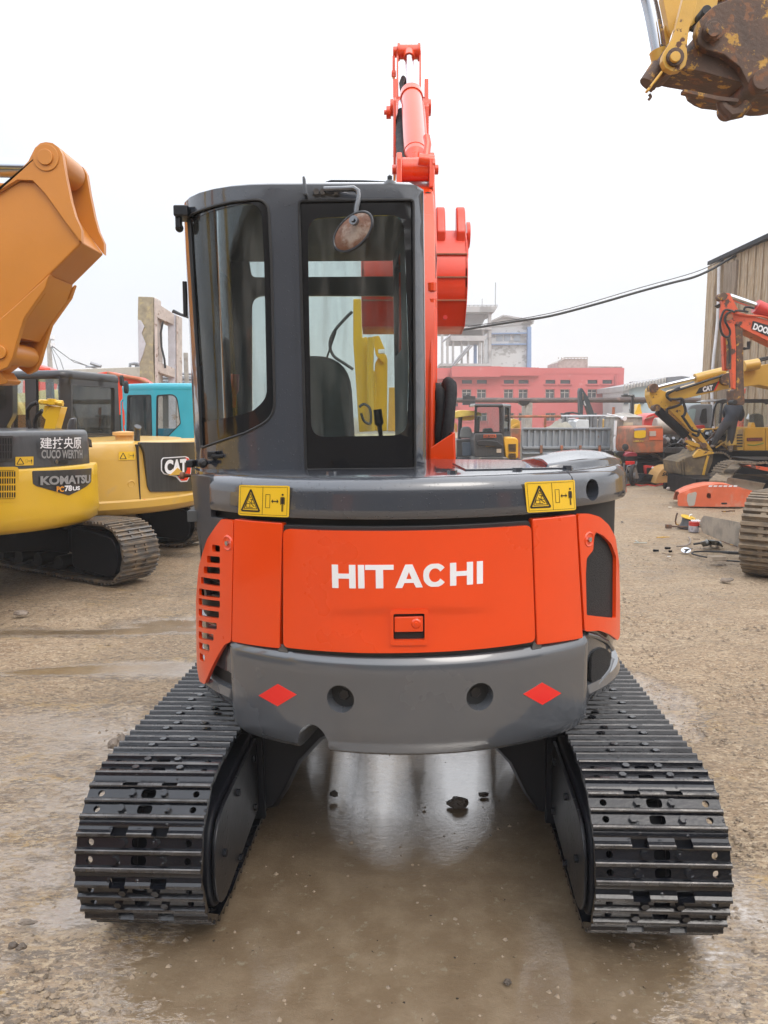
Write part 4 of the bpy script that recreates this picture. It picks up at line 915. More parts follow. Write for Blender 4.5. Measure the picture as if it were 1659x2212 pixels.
# bucket
kx0, kx1 = at(782, 600, 5.15).x, at(1004, 600, 5.15).x
BK = MB(); qz = lambda y, Y: at(940, y, Y).z
outer = [(5.12, qz(497, 5.12)), (5.04, qz(515, 5.04)), (4.98, qz(545, 4.98)), (4.95, qz(580, 4.95)), (4.95, qz(620, 4.95)), (5.0, qz(660, 5.0)), (5.10, qz(705, 5.10)), (5.30, qz(722, 5.30)), (5.55, qz(715, 5.55)), (5.75, qz(690, 5.75))]
inner = [(5.75, outer[-1][1] + .02), (5.55, outer[-2][1] + .03), (5.30, outer[-3][1] + .03), (5.13, outer[6][1] + .02)] + [(y + .03, z) for y, z in outer[5::-1]]
BK.ext([(kx0, y, z) for y, z in outer + inner], (kx1 - kx0, 0, 0)); BKT = BK.build('bucket', ORANGE_D, EX, .006)
for x in (kx0, kx1 - .02): side('bucket_side', outer + [(5.75, outer[-1][1] + .02), (5.62, 2.75), (5.20, outer[0][1] + .02)], x, x + .02, ORANGE_D, .004, BKT)
for py, Y in ((548, 4.965), (598, 4.94), (648, 4.975)):
    mb = MB(); z = at(940, py, Y).z; mb.box(((kx0 + kx1) / 2, Y + .004, z), (kx1 - kx0 - .01, .012, .008)); mb.build('weld_seam', OLDRUST, BKT)
for x in (at(800, 480, 5.1).x, at(850, 480, 5.1).x, at(905, 480, 5.1).x, at(951, 480, 5.1).x, at(994, 480, 5.1).x):
    zb0 = qz(500, 5.1); mb = MB()
    mb.ext([(x - .029, y, z) for y, z in ((5.035, zb0 - .09), (5.01, zb0 - .02), (5.03, zb0 + .03), (5.06, zb0 + .12), (5.10, zb0 + .155), (5.13, zb0 + .13), (5.13, zb0 - .02), (5.10, zb0 - .09))], (.058, 0, 0)); mb.build('bucket_tooth', ORANGE_D, BKT, .012)
for x in (kx1 + .02, ):
    mb = MB(); p = Vector((x, 5.3, qz(508, 5.3))); mb.cyl(p, p + Vector((.022, 0, 0)), .085, 22); mb.box(p + Vector((.0, 0, -.08)), (.02, .14, .16)); mb.build('bucket_ear', ORANGE_D, BKT, .003)
mb = MB(); p = at(962, 685, 4.99); mb.cyl(p, p + Vector((0, .03, 0)), .014, 12); mb.build('bucket_bolt', REDP, BKT)
# ================================================================ machines parked on the left
def shoe_simple(name, W, p, k=1.0):
    mb = MB(); h = p / 2; t = .010 * k; g = .020 * k
    def rib(c): return [(c - .012 * k, t), (c - .008 * k, t + g), (c + .008 * k, t + g), (c + .012 * k, t)]
    top = [(-h - .004, 0), (-h + .003, t)] + rib(-.34 * p) + rib(0) + rib(.34 * p) + [(h - .01, t), (h + .004, 0)]
    mb.ext([(-W / 2, y, z) for y, z in top + [(h, -.012), (-h, -.010)]], (W, 0, 0))
    for y in (-.17 * p, .17 * p):
        for x in (-.14 * W, .14 * W): mb.cyl((x, y, t), (x, y, t + .014 * k), .014 * k, 6)
    o = mb.build(name, SHOEB); me = o.data; bpy.data.objects.remove(o); return me
def circ_wall(cx, cy, r, a0=-100, a1=100, n=60, M=I4):
    return Wall(M, [(cx + r * math.sin(R(a0 + (a1 - a0) * k / n)), cy - r * math.cos(R(a0 + (a1 - a0) * k / n))) for k in range(n + 1)])
def wmap(w_, q):       # q: bottom left, bottom right, top right, top left pixels -> (u, v, d) on the wall
    P_ = w_.px(q)
    def f(u, v, d=0):
        a = [P_[0][i] * (1 - u) + P_[1][i] * u for i in (0, 1)]; b = [P_[3][i] * (1 - u) + P_[2][i] * u for i in (0, 1)]
        return w_.pos(a[0] * (1 - v) + b[0] * v, a[1] * (1 - v) + b[1] * v, d)
    return f
def wword(w_, body, q, m_, parent, off=.03, d=.024, shear=0, name='lettering'):
    f = wmap(w_, q); mb = MB(); word(mb, body, lambda u, v: f(u, v, d), off, shear); return mb.build(name, m_, parent, 0, 0)
def wpatch(name, w_, px, d0, d1, m_, parent, r=.01, bev=.004, holes=None, step=.08):
    mb = MB(); o_ = rnd(w_.px(px), r, 4)
    if holes: w_.holed(mb, o_, [rnd(w_.px(h), r, 4) for h in holes], d0, d1, step, .2)
    else: w_.patch(mb, o_, d0, d1, step)
    return mb.build(name, m_, parent, bev)
def grille(name, w_, px, nx_, ny_, d0, d1, m_, parent, bar=.18):
    f = wmap(w_, px); mb = MB()
    us = [0] ; 
    def cell(u0, u1, v0, v1): mb.add([f(u0, v0, d1), f(u1, v0, d1), f(u1, v1, d1), f(u0, v1, d1), f(u0, v0, d0), f(u1, v0, d0), f(u1, v1, d0), f(u0, v1, d0)], [(0, 1, 2, 3), (7, 6, 5, 4), (0, 4, 5, 1), (1, 5, 6, 2), (2, 6, 7, 3), (3, 7, 4, 0)])
    for i in range(nx_ + 1): u = i / nx_; cell(max(0, u - bar / nx_ * .8), min(1, u + bar / nx_ * .8), 0, 1)
    for j in range(ny_ + 1): v = j / ny_; cell(0, 1, max(0, v - .03), min(1, v + .03))
    return mb.build(name, m_, parent)
SHK = shoe_simple('track_shoe', .45, .154)
# ---- yellow one with the black hood
KP0 = Vector((-4.12, 7.55, 0))
KO = thing('parked_excavator', 'bright yellow excavator with a dark grey hood, at the left edge of the yard', 'excavator', KP0, 'excavators parked in the yard')
MK = T(*KP0) @ RZ(58)
for sx in (-1, 1):
    make_track(KO, MK @ T(sx * .92, 0, .035), SHK, 1.42, .29, .45, .154, .03, [SHOEB], sag=.02)
    ix = -sx; cx = sx * .92
    mb = MB(MK); mb.ext([(cx - .12, y, z) for y, z in ((-.9, .16), (-.9, .46), (-.3, .52), (.9, .50), (1.05, .40), (1.05, .2), (.2, .26), (-.3, .30))], (.24, 0, 0)); mb.build('track_frame', UNDER, KO, .01)
    pr = rnd([(-1.33, .09, .2), (-1.33, .50, .2), (-.62, .56, .02), (-.62, .14, .05)], .2, 8)
    mb = MB(MK); mb.ext([(cx + ix * .10, y, z) for y, z in pr], (ix * .12, 0, 0)); mb.build('drive_cover', UNDER, KO, .015)
    mb = MB(MK); mb.cyl((cx - .03, 1.12, .32), (cx + .03, 1.12, .32), .24, 24); mb.build('idler_wheel', UNDER, KO)
    mb = MB(MK); mb.cyl((cx - .03, -1.1, .32), (cx + .03, -1.1, .32), .22, 24); mb.build('drive_sprocket', UNDER, KO)
    for y in (-.65, -.3, .05, .4, .75): mb = MB(MK); mb.cyl((cx - .16, y, .14), (cx + .16, y, .14), .075, 14); mb.build('track_roller', UNDER, KO)
    mb = MB(MK); mb.loft([[(sx * x, -.45, z0), (sx * x, -.45, z1), (sx * x, .45, z1), (sx * x, .45, z0)] for x, z0, z1 in ((.80, .25, .50), (.5, .33, .58), (0, .38, .62))]); mb.build('carrier_arm', UNDER, KO, .01)
mb = MB(); mb.cyl((KP0.x, KP0.y, .5), (KP0.x, KP0.y, .74), .5, 32); mb.cyl((KP0.x, KP0.y, .74), (KP0.x, KP0.y, .76), 1.1, 40); mb.build('slewing_ring', UNDER, KO)
KWL = circ_wall(KP0.x, KP0.y, 1.27); zk = lambda px, py: KWL.proj(px, py)[1]
kzb, kzm, kzt = zk(60, 1153), zk(150, 1006), zk(120, 930)
pr = [(-.4, kzb), (-.10, kzb), (-.03, kzb + .05), (0, kzb + .14)] + [(0, kzb + .14 + (kzm - kzb - .16) * k / 4) for k in range(1, 5)] + [(-.012, kzm - .004), (-.03, kzm), (-.4, kzm)]
e1 = KWL.c[-1]
mb = MB(); KWL.sweep(mb, .02, e1 - .05, pr, .08); KCW = mb.build('counterweight', YEL, KO, 0, 40)
pr = [(-.45, kzm + .002), (-.035, kzm + .002)] + [(-.035 - .006 * k, kzm + (kzt - kzm - .05) * k / 4) for k in range(1, 5)] + [(-.072, kzt - .02), (-.10, kzt - .003), (-.16, kzt), (-.45, kzt + .004)]
mb = MB(); KWL.sweep(mb, .06, e1 - .12, pr, .14); KH = mb.build('engine_hood', BGREY, KO, 0, 40)
mb = MB(); mb.cyl((KP0.x, KP0.y, .80), (KP0.x, KP0.y, kzt + .002), .90, 40); mb.build('hood_top', BGREY, KO)
# badge: grey shield with two words
bo = KWL.px([(69, 1017), (197, 1011), (196, 1041), (188, 1049), (148, 1070), (79, 1050), (71, 1045)])
mb = MB(); KWL.patch(mb, rnd(bo, .012), -.01, .006); BD = mb.build('badge_plate', BGREY, KO, .003)
LG = mat('grey_lettering', (.28, .28, .28), .5); LO = mat('orange_lettering', (.75, .30, .02), .5)
wword(KWL, 'KOMATSU', [(84, 1047.5), (190, 1043), (190, 1025), (84, 1028)], LG, BD, .045)
wword(KWL, 'PC', [(118.5, 1062), (134, 1062), (134, 1050), (118.5, 1050)], LO, BD, .04)
wword(KWL, '78', [(135.5, 1061), (151, 1060), (151, 1047.5), (135.5, 1048.5)], WHITEL, BD, .04)
wword(KWL, 'US', [(152.5, 1059.5), (168, 1058), (168, 1049.5), (152.5, 1050.5)], WHITEL, BD, .04)
wword(KWL, '建技央原', [(88, 969), (178, 969), (178, 943), (88, 945)], WHITEL, KH, .012, -.012)
wword(KWL, 'CUCO WERTYH', [(91, 990), (180, 990), (180, 971), (91, 971.5)], LG, KH, .03, -.010)
f = wmap(KWL, [(36.5, 1006), (76.5, 1005), (76.5, 986), (36.5, 987)]); sticker(lambda u, v, d: f(u, v, d - .032), KH, detail=False)
wpatch('hood_latch', KWL, [(134, 994), (152, 994), (152, 1001), (134, 1001)], -.06, -.028, RUBBER, KH, .004, 0)
s_, z_ = KWL.proj(127, 997); mb = MB(); mb.cyl(KWL.pos(s_, z_, -.06), KWL.pos(s_, z_, -.024), .018, 14); mb.build('hood_lock', CHROME, KH)
wpatch('grille_frame', KWL, [(-40, 940), (32, 940), (33, 996), (-40, 998)], -.06, -.026, BGREY, KH, .02)
wpatch('grille_opening', KWL, [(-40, 945), (28, 945), (29, 991), (-40, 993)], -.06, -.024, DARKIN, KH, .02, 0)
grille('grille_bars', KWL, [(-40, 992), (28, 991), (28, 945), (-40, 945)], 12, 3, -.03, -.016, BGREY, KH)
wpatch('side_cover', KWL, [(-40, 1009), (40, 1008), (42, 1084), (-40, 1086)], -.02, .004, YEL, KO, .03)
wpatch('grille_opening', KWL, [(-40, 1015), (33, 1015), (34, 1077), (-40, 1078)], -.02, .006, DARKIN, KO, .02, 0)
grille('grille_bars', KWL, [(-40, 1077), (33, 1076), (33, 1016), (-40, 1016)], 14, 4, 0, .014, YEL, KO)
wpatch('corner_grille', KWL, [(203, 945), (211, 950), (213, 966), (205, 962)], -.2, -.06, DARKIN, KH, .004)
# cab corner at the picture's edge, arm head, exhaust cover
mb = MB(); mb.ext([at(x, y, 8.4) for x, y in rnd([(-110, 800), (18, 804, 6), (27, 815, 4), (27, 898, 8), (10, 926, 4), (-110, 930)], 4)], (0, .12, 0)); KC = mb.build('cab', BPAINT, KO, .02)
mb = MB(); mb.ext([at(x, y, 8.385) for x, y in rnd([(-60, 830), (11, 834), (11, 880), (-60, 884)], 5)], (0, .02, 0)); mb.build('cab_window', GLASSN, KC)
mb = MB(); q = [(108, 876), (132, 879), (118, 928), (94, 926)]; mb.ext([at(x, y, 7.9) for x, y in q], (0, .16, 0)); mb.ext([at(x, y, 7.9) for x, y in ((96, 876), (108, 876), (98, 906), (91, 898))], (0, .14, 0)); mb.build('arm_cylinder_head', YEL, KO, .008)
mb = MB(); mb.cyl(at(85, 868, 7.9), at(136, 870, 7.9), .026, 12); mb.cyl(at(98, 864, 7.9), at(98, 872, 7.9), .05, 8); mb.cyl(at(112, 861, 7.9), at(112, 874, 7.9), .045, 10); mb.cyl(at(127, 871, 7.88), at(136, 871, 7.88), .032, 6); mb.build('hydraulic_manifold', YEL, KO, .003)
mb = MB(); mb.tube([at(80, 869, 7.9), at(68, 874, 7.92), at(60, 885, 7.95), at(60, 905, 8), at(65, 925, 8)], .022, 8); mb.tube([at(92, 886, 7.95), at(80, 898, 7.97), at(76, 912, 8), at(77, 926, 8)], .022, 8); mb.build('hydraulic_hoses', RUBBER, KO)
mb = MB(); mb.loft([[Vector(at(155 + dx, y, 7.75)) + Vector((r_ * math.cos(a), r_ * math.sin(a), 0)) for a in [R(30 * k) for k in range(12)]] for dx, y, r_ in ((0, 930, .05), (1, 915, .045), (3, 905, .035), (6, 902, .012))]); mb.build('exhaust_pipe', BGREY, KO)
# ---- ochre one with black rear panel
CP0 = Vector((-3.72, 9.45, 0))
CT = thing('parked_excavator', 'ochre yellow excavator with black ribbed rear panel and black cab, behind the bright yellow one', 'excavator', CP0, 'excavators parked in the yard')
MC = T(*CP0) @ RZ(75)
for sx in (-1, 1):
    make_track(CT, MC @ T(sx * .80, 0, .035), SHK, 1.22, .29, .45, .154, .05, [SHOEB], sag=.02); cx = sx * .80; ix = -sx
    pr = rnd([(-1.14, .09, .2), (-1.14, .50, .2), (-.55, .56, .02), (-.55, .14, .05)], .2, 8)
    mb = MB(MC); mb.ext([(cx + ix * .10, y, z) for y, z in pr], (ix * .12, 0, 0)); mb.build('drive_cover', UNDER, CT, .015)
    mb = MB(MC); mb.box((cx, 0, .32), (.2, 1.7, .28)); mb.build('track_frame', UNDER, CT, .01)
mb = MB(MC); mb.box((0, 0, .42), (1.3, .7, .3)); mb.build('carrier_arm', UNDER, CT, .02)
mb = MB(); mb.cyl((CP0.x, CP0.y, .5), (CP0.x, CP0.y, .80), .5, 30); mb.cyl((CP0.x, CP0.y, .74), (CP0.x, CP0.y, .78), 1.3, 40); mb.build('slewing_ring', UNDER, CT)
CWL = circ_wall(CP0.x, CP0.y, 1.5); zc = lambda px, py: CWL.proj(px, py)[1]
czb, czr, czt = zc(300, 1112), zc(300, 1078), zc(330, 953)
pr = [(-.4, czb), (-.08, czb), (-.02, czb + .03), (.015, czb + .08), (.015, czr - .02), (0, czr)] + [(-.01 * k, czr + (czt - czr - .07) * k / 4) for k in range(1, 5)] + [(-.07, czt - .02), (-.13, czt), (-.5, czt)]
mb = MB(); CWL.sweep(mb, .05, CWL.c[-1] - .05, pr, .05); CB = mb.build('engine_housing', YELC, CT, 0, 30)
mb = MB(); mb.cyl((CP0.x, CP0.y, .80), (CP0.x, CP0.y, czt + .002), 1.2, 40); mb.build('housing_top', YELC, CT)
mb = MB(); q = CWL.px([(298, 960), (299, 1092)]); CWL.patch(mb, [(q[0][0] - .006, q[1][1]), (q[0][0] + .006, q[1][1]), (q[0][0] + .006, q[0][1]), (q[0][0] - .006, q[0][1])], -.06, .003); mb.build('panel_gap', DARKIN, CT)
RBP = mat('ribbed_black_panel', (.035, .034, .032), .45, 0, .3, .35, 3, stretch=(14, 14, .7))
wpatch('rear_panel', CWL, [(301, 955), (425, 955), (425, 1059), (323, 1062, .05), (318, 1050), (311, 975)], -.06, .012, RBP, CT, .03, .006)
RPN = bpy.data.objects['rear_panel.002'] if 'rear_panel.002' in bpy.data.objects else CT
hexo = [(350, 988), (398, 985), (405, 988), (411, 1003), (410, 1022), (402, 1040), (388, 1041), (378, 1030), (352, 1024), (346, 1016), (346, 994)]
wpatch('logo_backing', CWL, hexo, 0, .016, WHITEL, CT, .012, 0)
wpatch('logo_panel', CWL, [(351, 990), (397, 987), (404, 990), (409, 1003), (408, 1021), (401, 1037), (389, 1038), (380, 1027), (353, 1022), (348, 1015), (348, 995)], .01, .019, RBP, CT, .01, 0)
wpatch('logo_stripe', CWL, [(397, 987), (404, 990), (409, 1003), (408, 1021), (401, 1037), (389, 1038), (381, 1028), (395, 1026), (401, 1015), (402, 1000)], .01, .022, REDREF, CT, .006, 0)
wword(CWL, 'CAT', [(350, 1024), (396, 1022), (396, 990), (350, 993)], WHITEL, CT, .055, .045)
wpatch('logo_triangle', CWL, [(360, 1026), (392, 1024), (376, 1010)], .02, .055, YELC, CT, 0, 0)
f = wmap(CWL, [(258, 994), (294, 993), (294, 975), (258, 976)]); sticker(lambda u, v, d: f(u, v, d - .025), CB, detail=False)
wpatch('reflector_sticker', CWL, [(312 + 7.6 * math.cos(R(30 * k)), 1086 + 8.4 * math.sin(R(30 * k))) for k in range(12)], -.01, .006, REDREF, CT, 0, 0)
s_, z_ = CWL.proj(285, 1046); mb = MB(); p = CWL.pos(s_, z_, -.02); d = CWL.pos(s_, z_, .02) - p; mb.lathe(p, d, [(.05, 0), (.05, .006), (.035, .012), (.02, .004)], 18); mb.build('lock_recess', YELC, CT)
mb = MB(); p = at(296, 952, 8.6); mb.tube([p, at(296, 928, 8.6), at(298, 921, 8.58)], [.034, .034, .040], 12); mb.build('exhaust_pipe', BGREY, CT)
mb = MB(); p = at(269, 950, 8.9); mb.lathe(p, (0, 0, 1), [(.10, -.02), (.10, .05), (.13, .055), (.13, .09), (.05, .10)], 18); mb.build('fuel_cap', PALEY, CT)
def cabin(root, plan, px_top, zb, wins, m_, rim, glassm=GLASSN, t=.06, closed=None, roof_d=.03):
    """hollow cab over a plan of corners (left to right), windows given as pixel outlines on it"""
    w_ = Wall(I4, plan); ztp = w_.proj(*px_top)[1]; E = w_.c[-1]
    mb = MB(); ws = [rnd([w_.proj(p[0], p[1]) + tuple(p[2:]) for p in q], .04, 4) for q in wins]
    w_.holed(mb, [(0, zb), (E, zb), (E, ztp - .10), (0, ztp - .10)], ws, -t, 0, .06, .3); sh = mb.build('cab_shell', m_, root, 0)
    for q in ws:
        mb = MB(); w_.patch(mb, q, -t * .5, -t * .5 + .008, .1); pn = mb.build('window_pane', glassm, sh, 0)
        cx_, cz_ = sum(a[0] for a in q) / len(q), sum(a[1] for a in q) / len(q); inner = [(cx_ + (a[0] - cx_) * .93, cz_ + (a[1] - cz_) * .95) for a in q]
        mb = MB(); w_.holed(mb, q, [inner], -t * .6, .004, .06, .5); mb.build('window_frame', rim, sh)
    ring = [w_.pos(0, 0, 0)] + [w_.pos(E * k / 24, 0, 0) for k in range(1, 25)] + [Vector((*c, 0)) for c in (closed or [])]
    cen = sum(ring, Vector()) / len(ring); rs = []
    for s_, z_ in ((1.0, ztp - .105), (1.015, ztp - .09), (1.015, ztp - .05), (.99, ztp - .015), (.93, ztp), (.5, ztp + .012)): rs.append([cen + (p - cen) * s_ + Vector((0, 0, z_)) for p in ring])
    mb = MB(); mb.loft(rs); mb.build('cab_roof', m_, root, 0, 45)
    if closed:
        pts = [w_.p[-1]] + [Vector(c) for c in closed] + [w_.p[0]]
        for c in closed:
            mb = MB(); mb.box((c[0], c[1], (zb + ztp) / 2), (.08, .08, ztp - zb - .1)); mb.build('cab_post', m_, root)
        for a, b in zip(pts, pts[1:]):
            d = b - a; mb = MB(); mb.box(((a.x + b.x) / 2, (a.y + b.y) / 2, zb + .2), (d.length, .05, .4), Matrix.Rotation(math.atan2(d.y, d.x), 3, 'Z')); mb.build('cab_sill', m_, root)
    return w_, ztp
P = lambda px, Y: (at(px, 900, Y).x, Y)
a, b, c = P(26, 9.55), P(143, 9.35), P(258, 10.6)
cabin(CT, [a, (b[0] - .05, b[1] + .0), (b[0] + .03, b[1] + .05), c], (143, 799), 1.3,
      [[(30, 815), (55, 814), (57, 932), (30, 932)], [(76, 813), (130, 812), (131, 926), (78, 932)], [(152, 829), (250, 835), (250, 938), (154, 938)]], BPAINT, BPAINT, closed=[(c[0] - 1.1, c[1] + .8), (a[0] + .1, a[1] + .9)])
mb = MB(); mb.loft([[Vector(at(172 + dx, y, 10.6)) + Vector((rx * math.cos(q), .12 * math.sin(q), 0)) for q in [R(30 * k) for k in range(12)]] for dx, y, rx in ((0, 940, .17), (-2, 900, .17), (-2, 880, .14), (-2, 870, .07))]); mb.build('seat_back', SEATM, CT, 0, 60)
mb = MB(); mb.tube([at(148, 852, 10.2), at(165, 850, 10.2), at(185, 842, 10.2), at(205, 828, 10.2)], .015, 6); mb.build('coiled_cord', RUBBER, CT)
mb = MB(); mb.loft([[Vector(at(262 + 2 * i, 822, 10.4)) + Vector((0, .04 * math.cos(q), .07 * math.sin(q))) for q in [R(45 * k) for k in range(8)]] for i in (-1, 2)]); mb.build('work_lamp', RUBBER, CT)
# ---- teal one behind
TP = Vector((at(360, 900, 13.2).x, 13.2, 0))
TE = thing('parked_excavator', 'teal excavator with rounded cab, its cab showing above the ochre excavator', 'excavator', TP, 'excavators parked in the yard')
a, b, c = P(266, 12.7), P(334, 12.4), P(480, 12.5)
cabin(TE, [(a[0] - .02, a[1] + .5), a, b, P(400, 12.4), c], (380, 828), 1.05,
      [[(275, 853), (327, 852), (329, 943), (273, 944)], [(338, 853), (382, 850, .12), (391, 915, .03), (360, 946, .03), (337, 946)]], TEAL, RUBBER, GLASSL, closed=[(c[0], c[1] + 1.1), (a[0], a[1] + 1.3)])
mb = MB(); mb.cyl((TP.x, TP.y + .5, .5), (TP.x, TP.y + .5, 1.2), 1.25, 40); mb.build('engine_housing', TEAL, TE, .03)
mb = MB(); mb.box((TP.x, TP.y, .3), (2.2, 2.4, .55)); mb.build('track_unit', UNDER, TE, .08)
slb = lambda nm, pts, Y, th, m_, root, r=3, bev=.01: (lambda mb: (slab(mb, pts, Y, th, r), mb.build(nm, m_, root, bev))[1])(MB())
slb('boom', [(150, 832), (196, 820), (222, 850), (256, 938), (250, 955), (215, 955), (180, 880), (150, 850)], 14.0, .35, TEAL, TE)
mb = MB(); mb.tube([at(200, 828, 13.9), at(238, 925, 13.9)], .05, 10); mb.tube([at(206, 828, 13.9), at(246, 925, 13.9)], .03, 8); mb.build('boom_cylinder', TEAL, TE)
mb = MB(); mb.loft([[Vector(at(272 + 1 * i, 836, 12.3)) + Vector((0, .05 * math.cos(q), .10 * math.sin(q))) for q in [R(45 * k) for k in range(8)]] for i in (-3, 4)]); mb.build('cab_mirror', RUBBER, TE)
mb = MB(); mb.tube([at(262, 880, 12.4), at(262, 868, 12.4), at(266, 862, 12.4)], .014, 6); mb.tube([at(262, 880, 12.4), at(264, 930, 12.4)], .014, 6); mb.build('grab_rail', TEAL, TE)
# ---- orange machines further back
OP = Vector((at(250, 900, 16).x, 16, 0))
OE = thing('excavator', 'orange excavator with arched boom standing behind the black cab', 'excavator', OP, 'excavators parked in the yard')
slb('boom', [(205, 806), (235, 802), (262, 808), (300, 814), (323, 828), (328, 836), (300, 838), (285, 880), (270, 940), (240, 940), (228, 900), (215, 840)], 16, .4, ORANGE_D, OE)
slb('arm', [(210, 806), (160, 830), (140, 900), (150, 905), (175, 850), (212, 826)], 16.1, .3, ORANGE_D, OE)
mb = MB(); mb.cyl((OP.x, 17.0, .0), (OP.x, 17.0, 1.1), 1.3, 30); mb.build('engine_housing', ORANGE_D, OE, .04)
mb = MB(); mb.tube([at(232, 806, 15.95), at(262, 812, 15.95), at(300, 818, 15.95), at(320, 828, 15.95)], .035, 8); mb.build('boom_hose', OLDRUST, OE)
O2 = thing('excavator', 'orange excavator arm end just showing over the black cab roof at the far left', 'excavator', at(80, 900, 17) * Vector((1, 1, 0)) if False else Vector((at(80, 900, 17).x, 17, 0)), 'excavators parked in the yard')
slb('boom', [(50, 790), (70, 784), (108, 796), (112, 803), (90, 930), (60, 940), (48, 860)], 17, .4, ORANGE_D, O2)
mb = MB(); mb.tube([at(62, 792, 16.95), at(106, 799, 16.95)], .05, 8); mb.build('boom_cylinder', ORANGE_D, O2)
mb = MB(); mb.cyl((at(80, 900, 17).x, 17.6, 0), (at(80, 900, 17).x, 17.6, 1.2), 1.2, 24); mb.build('engine_housing', ORANGE_D, O2, .04)
YP = Vector((at(100, 900, 14.5).x, 14.5, 0))
Y2 = thing('excavator', 'pale yellow excavator boom seen through the windows of the black cab', 'excavator', YP, 'excavators parked in the yard')
PYEL = mat('pale_yellow_paint', (.50, .43, .14), .5)
slb('boom', [(26, 850), (60, 848), (110, 840), (118, 860), (95, 900), (70, 960), (20, 960)], 14.5, .4, PYEL, Y2)
mb = MB(); mb.cyl((YP.x, 15.2, 0), (YP.x, 15.2, 1.1), 1.1, 24); mb.build('engine_housing', PYEL, Y2, .04)
mb = MB(); mb.tube([at(32, 855, 14.4), at(66, 915, 14.4)], .06, 8); mb.build('boom_cylinder', PYEL, Y2)
# ---- big orange-yellow arm hanging in at the upper left
V3 = lambda l: [(x * .4714, 274.3 + y * .4714) for x, y in l]
AY, AT_ = 5.25, .46
AR2 = thing('digger_boom', 'large orange-yellow steel arm end reaching in at the upper left over the yellow machine', 'digger arm', at(30, 500, AY + .23))
bo = V3([(-420, 700), (-420, 560), (-80, 330), (0, 292), (80, 240), (150, 243), (210, 305), (300, 432), (368, 523), (200, 690), (60, 825), (-60, 940), (-300, 1100)])
mb = MB(); slab(mb, bo, AY, AT_ - .06, 0, .03); mb.build('arm_box', ORY, AR2, .012)
for yy in (0, AT_ - .045):
    lug = V3([(-60, 322), (0, 288), (70, 222), (130, 155), (160, 95), (185, 73), (210, 68), (240, 72), (268, 92), (285, 125), (300, 220), (325, 340), (345, 410), (372, 470), (372, 525), (300, 432), (210, 305), (150, 243), (80, 240)])
    mb = MB(); slab(mb, lug, AY, .045, 0, yy); mb.build('arm_lug', ORY, AR2, .006)
    low = V3([(228, 672), (205, 740), (110, 875), (72, 1000), (56, 1060), (34, 1100), (-5, 1118), (-60, 1080), (-60, 930), (60, 825)])
    mb = MB(); slab(mb, low, AY, .05, 0, yy); mb.build('lower_bracket', ORY, AR2, .008)
mb = MB(); slab(mb, V3([(222, 676), (190, 760), (110, 872), (60, 960), (-60, 960), (-60, 800)]), AY, AT_ - .1, 0, .05); mb.build('arm_web', ORY, AR2, .006)
mb = MB(); mb.tube([at(x, y, AY + .02) for x, y in V3([(-100, 345), (0, 290), (90, 238), (140, 234), (175, 255), (240, 340), (300, 424), (368, 520)])], .012, 8); mb.build('weld_bead', ORY, AR2)
p0 = at(*V3([(211, 140)])[0], AY); mb = MB(); mb.cyl(p0 - Vector((0, .02, 0)), p0 + Vector((0, AT_ + .02, 0)), .050, 26); mb.cyl(p0 - Vector((0, .008, 0)), p0, .085, 28); mb.build('arm_pin', ORY, AR2, .004)
mb = MB(); mb.cyl(p0 + Vector((0, .07, 0)), p0 + Vector((0, AT_ - .07, 0)), .105, 28); CE = mb.build('cylinder_eye', ORY, AR2, .008)
mb = MB(); ctr = p0 + Vector((0, AT_ / 2, 0)); mb.cyl(ctr + Vector((-.08, 0, .0)), ctr + Vector((-1.6, 0, .03)), .062, 24); mb.build('cylinder_rod', CHROME, AR2)
mb = MB(); mb.box(ctr + Vector((-.9, .0, -.13)), (1.4, .10, .05)); mb.build('guard_bar', ORY, AR2, .006)
p1 = at(*V3([(2, 1032)])[0], AY); mb = MB(); mb.cyl(p1 + Vector((0, .04, 0)), p1 + Vector((0, AT_ - .05, 0)), .078, 26); mb.cyl(p1 - Vector((0, .02, 0)), p1 + Vector((0, AT_ - .01, 0)), .045, 20); mb.tube([p1 + Vector((0, .2, 0)), p1 + Vector((-.2, .2, -.12)), p1 + Vector((-.6, .2, -.3))], [.08, .10, .10], 18); mb.build('lower_pin_boss', ORY, AR2, .006)
mb = MB(); slab(mb, V3([(0, 1120), (20, 1150), (38, 1160), (28, 1175), (0, 1180), (-60, 1180), (-60, 1110)]), AY + .1, .2); mb.build('lower_link', ORY, AR2, .006)
# ================================================================ left background
WALLM = mat('old_plaster_wall', (.48, .46, .40), .9, 0, 0, .12, 2, .2, 20, col2=(.36, .34, .29), thr=.6, s2=2)
PLAST = mat('peeling_plaster_pillar', (.47, .48, .52), .9, 0, 0, .12, 5, .3, 25, col2=(.36, .27, .22), thr=.60, soft=.02, s2=4)
BRICKY = mat('exposed_block_pillar', (.30, .27, .19), .9, 0, 0, .25, 6, .5, 18, col2=(.42, .36, .20), thr=.58, soft=.05, s2=5)
PINKP = mat('stained_beam_plaster', (.52, .46, .42), .9, 0, 0, .15, 5, .3, 25, col2=(.28, .21, .17), thr=.60, soft=.03, s2=6)
def box_px(mb, x0, y0, x1, y1, Y, th, Yb=None):
    a, b = at(x0, y0, Y), at(x1, y1, Y); return mb.box(((a.x + b.x) / 2, Y + th / 2, (a.z + b.z) / 2), (abs(b.x - a.x), th, abs(a.z - b.z)))
RF = thing('ruined_frame', 'ruined concrete door-like frame of two peeling pillars and two beams above the teal cab', 'ruin', Vector((at(338, 900, 22).x, 22, 0)))
def pillar(nm, pts, Y, th, m_): mb = MB(); slab(mb, pts, Y, th); return mb.build(nm, m_, RF, .02)
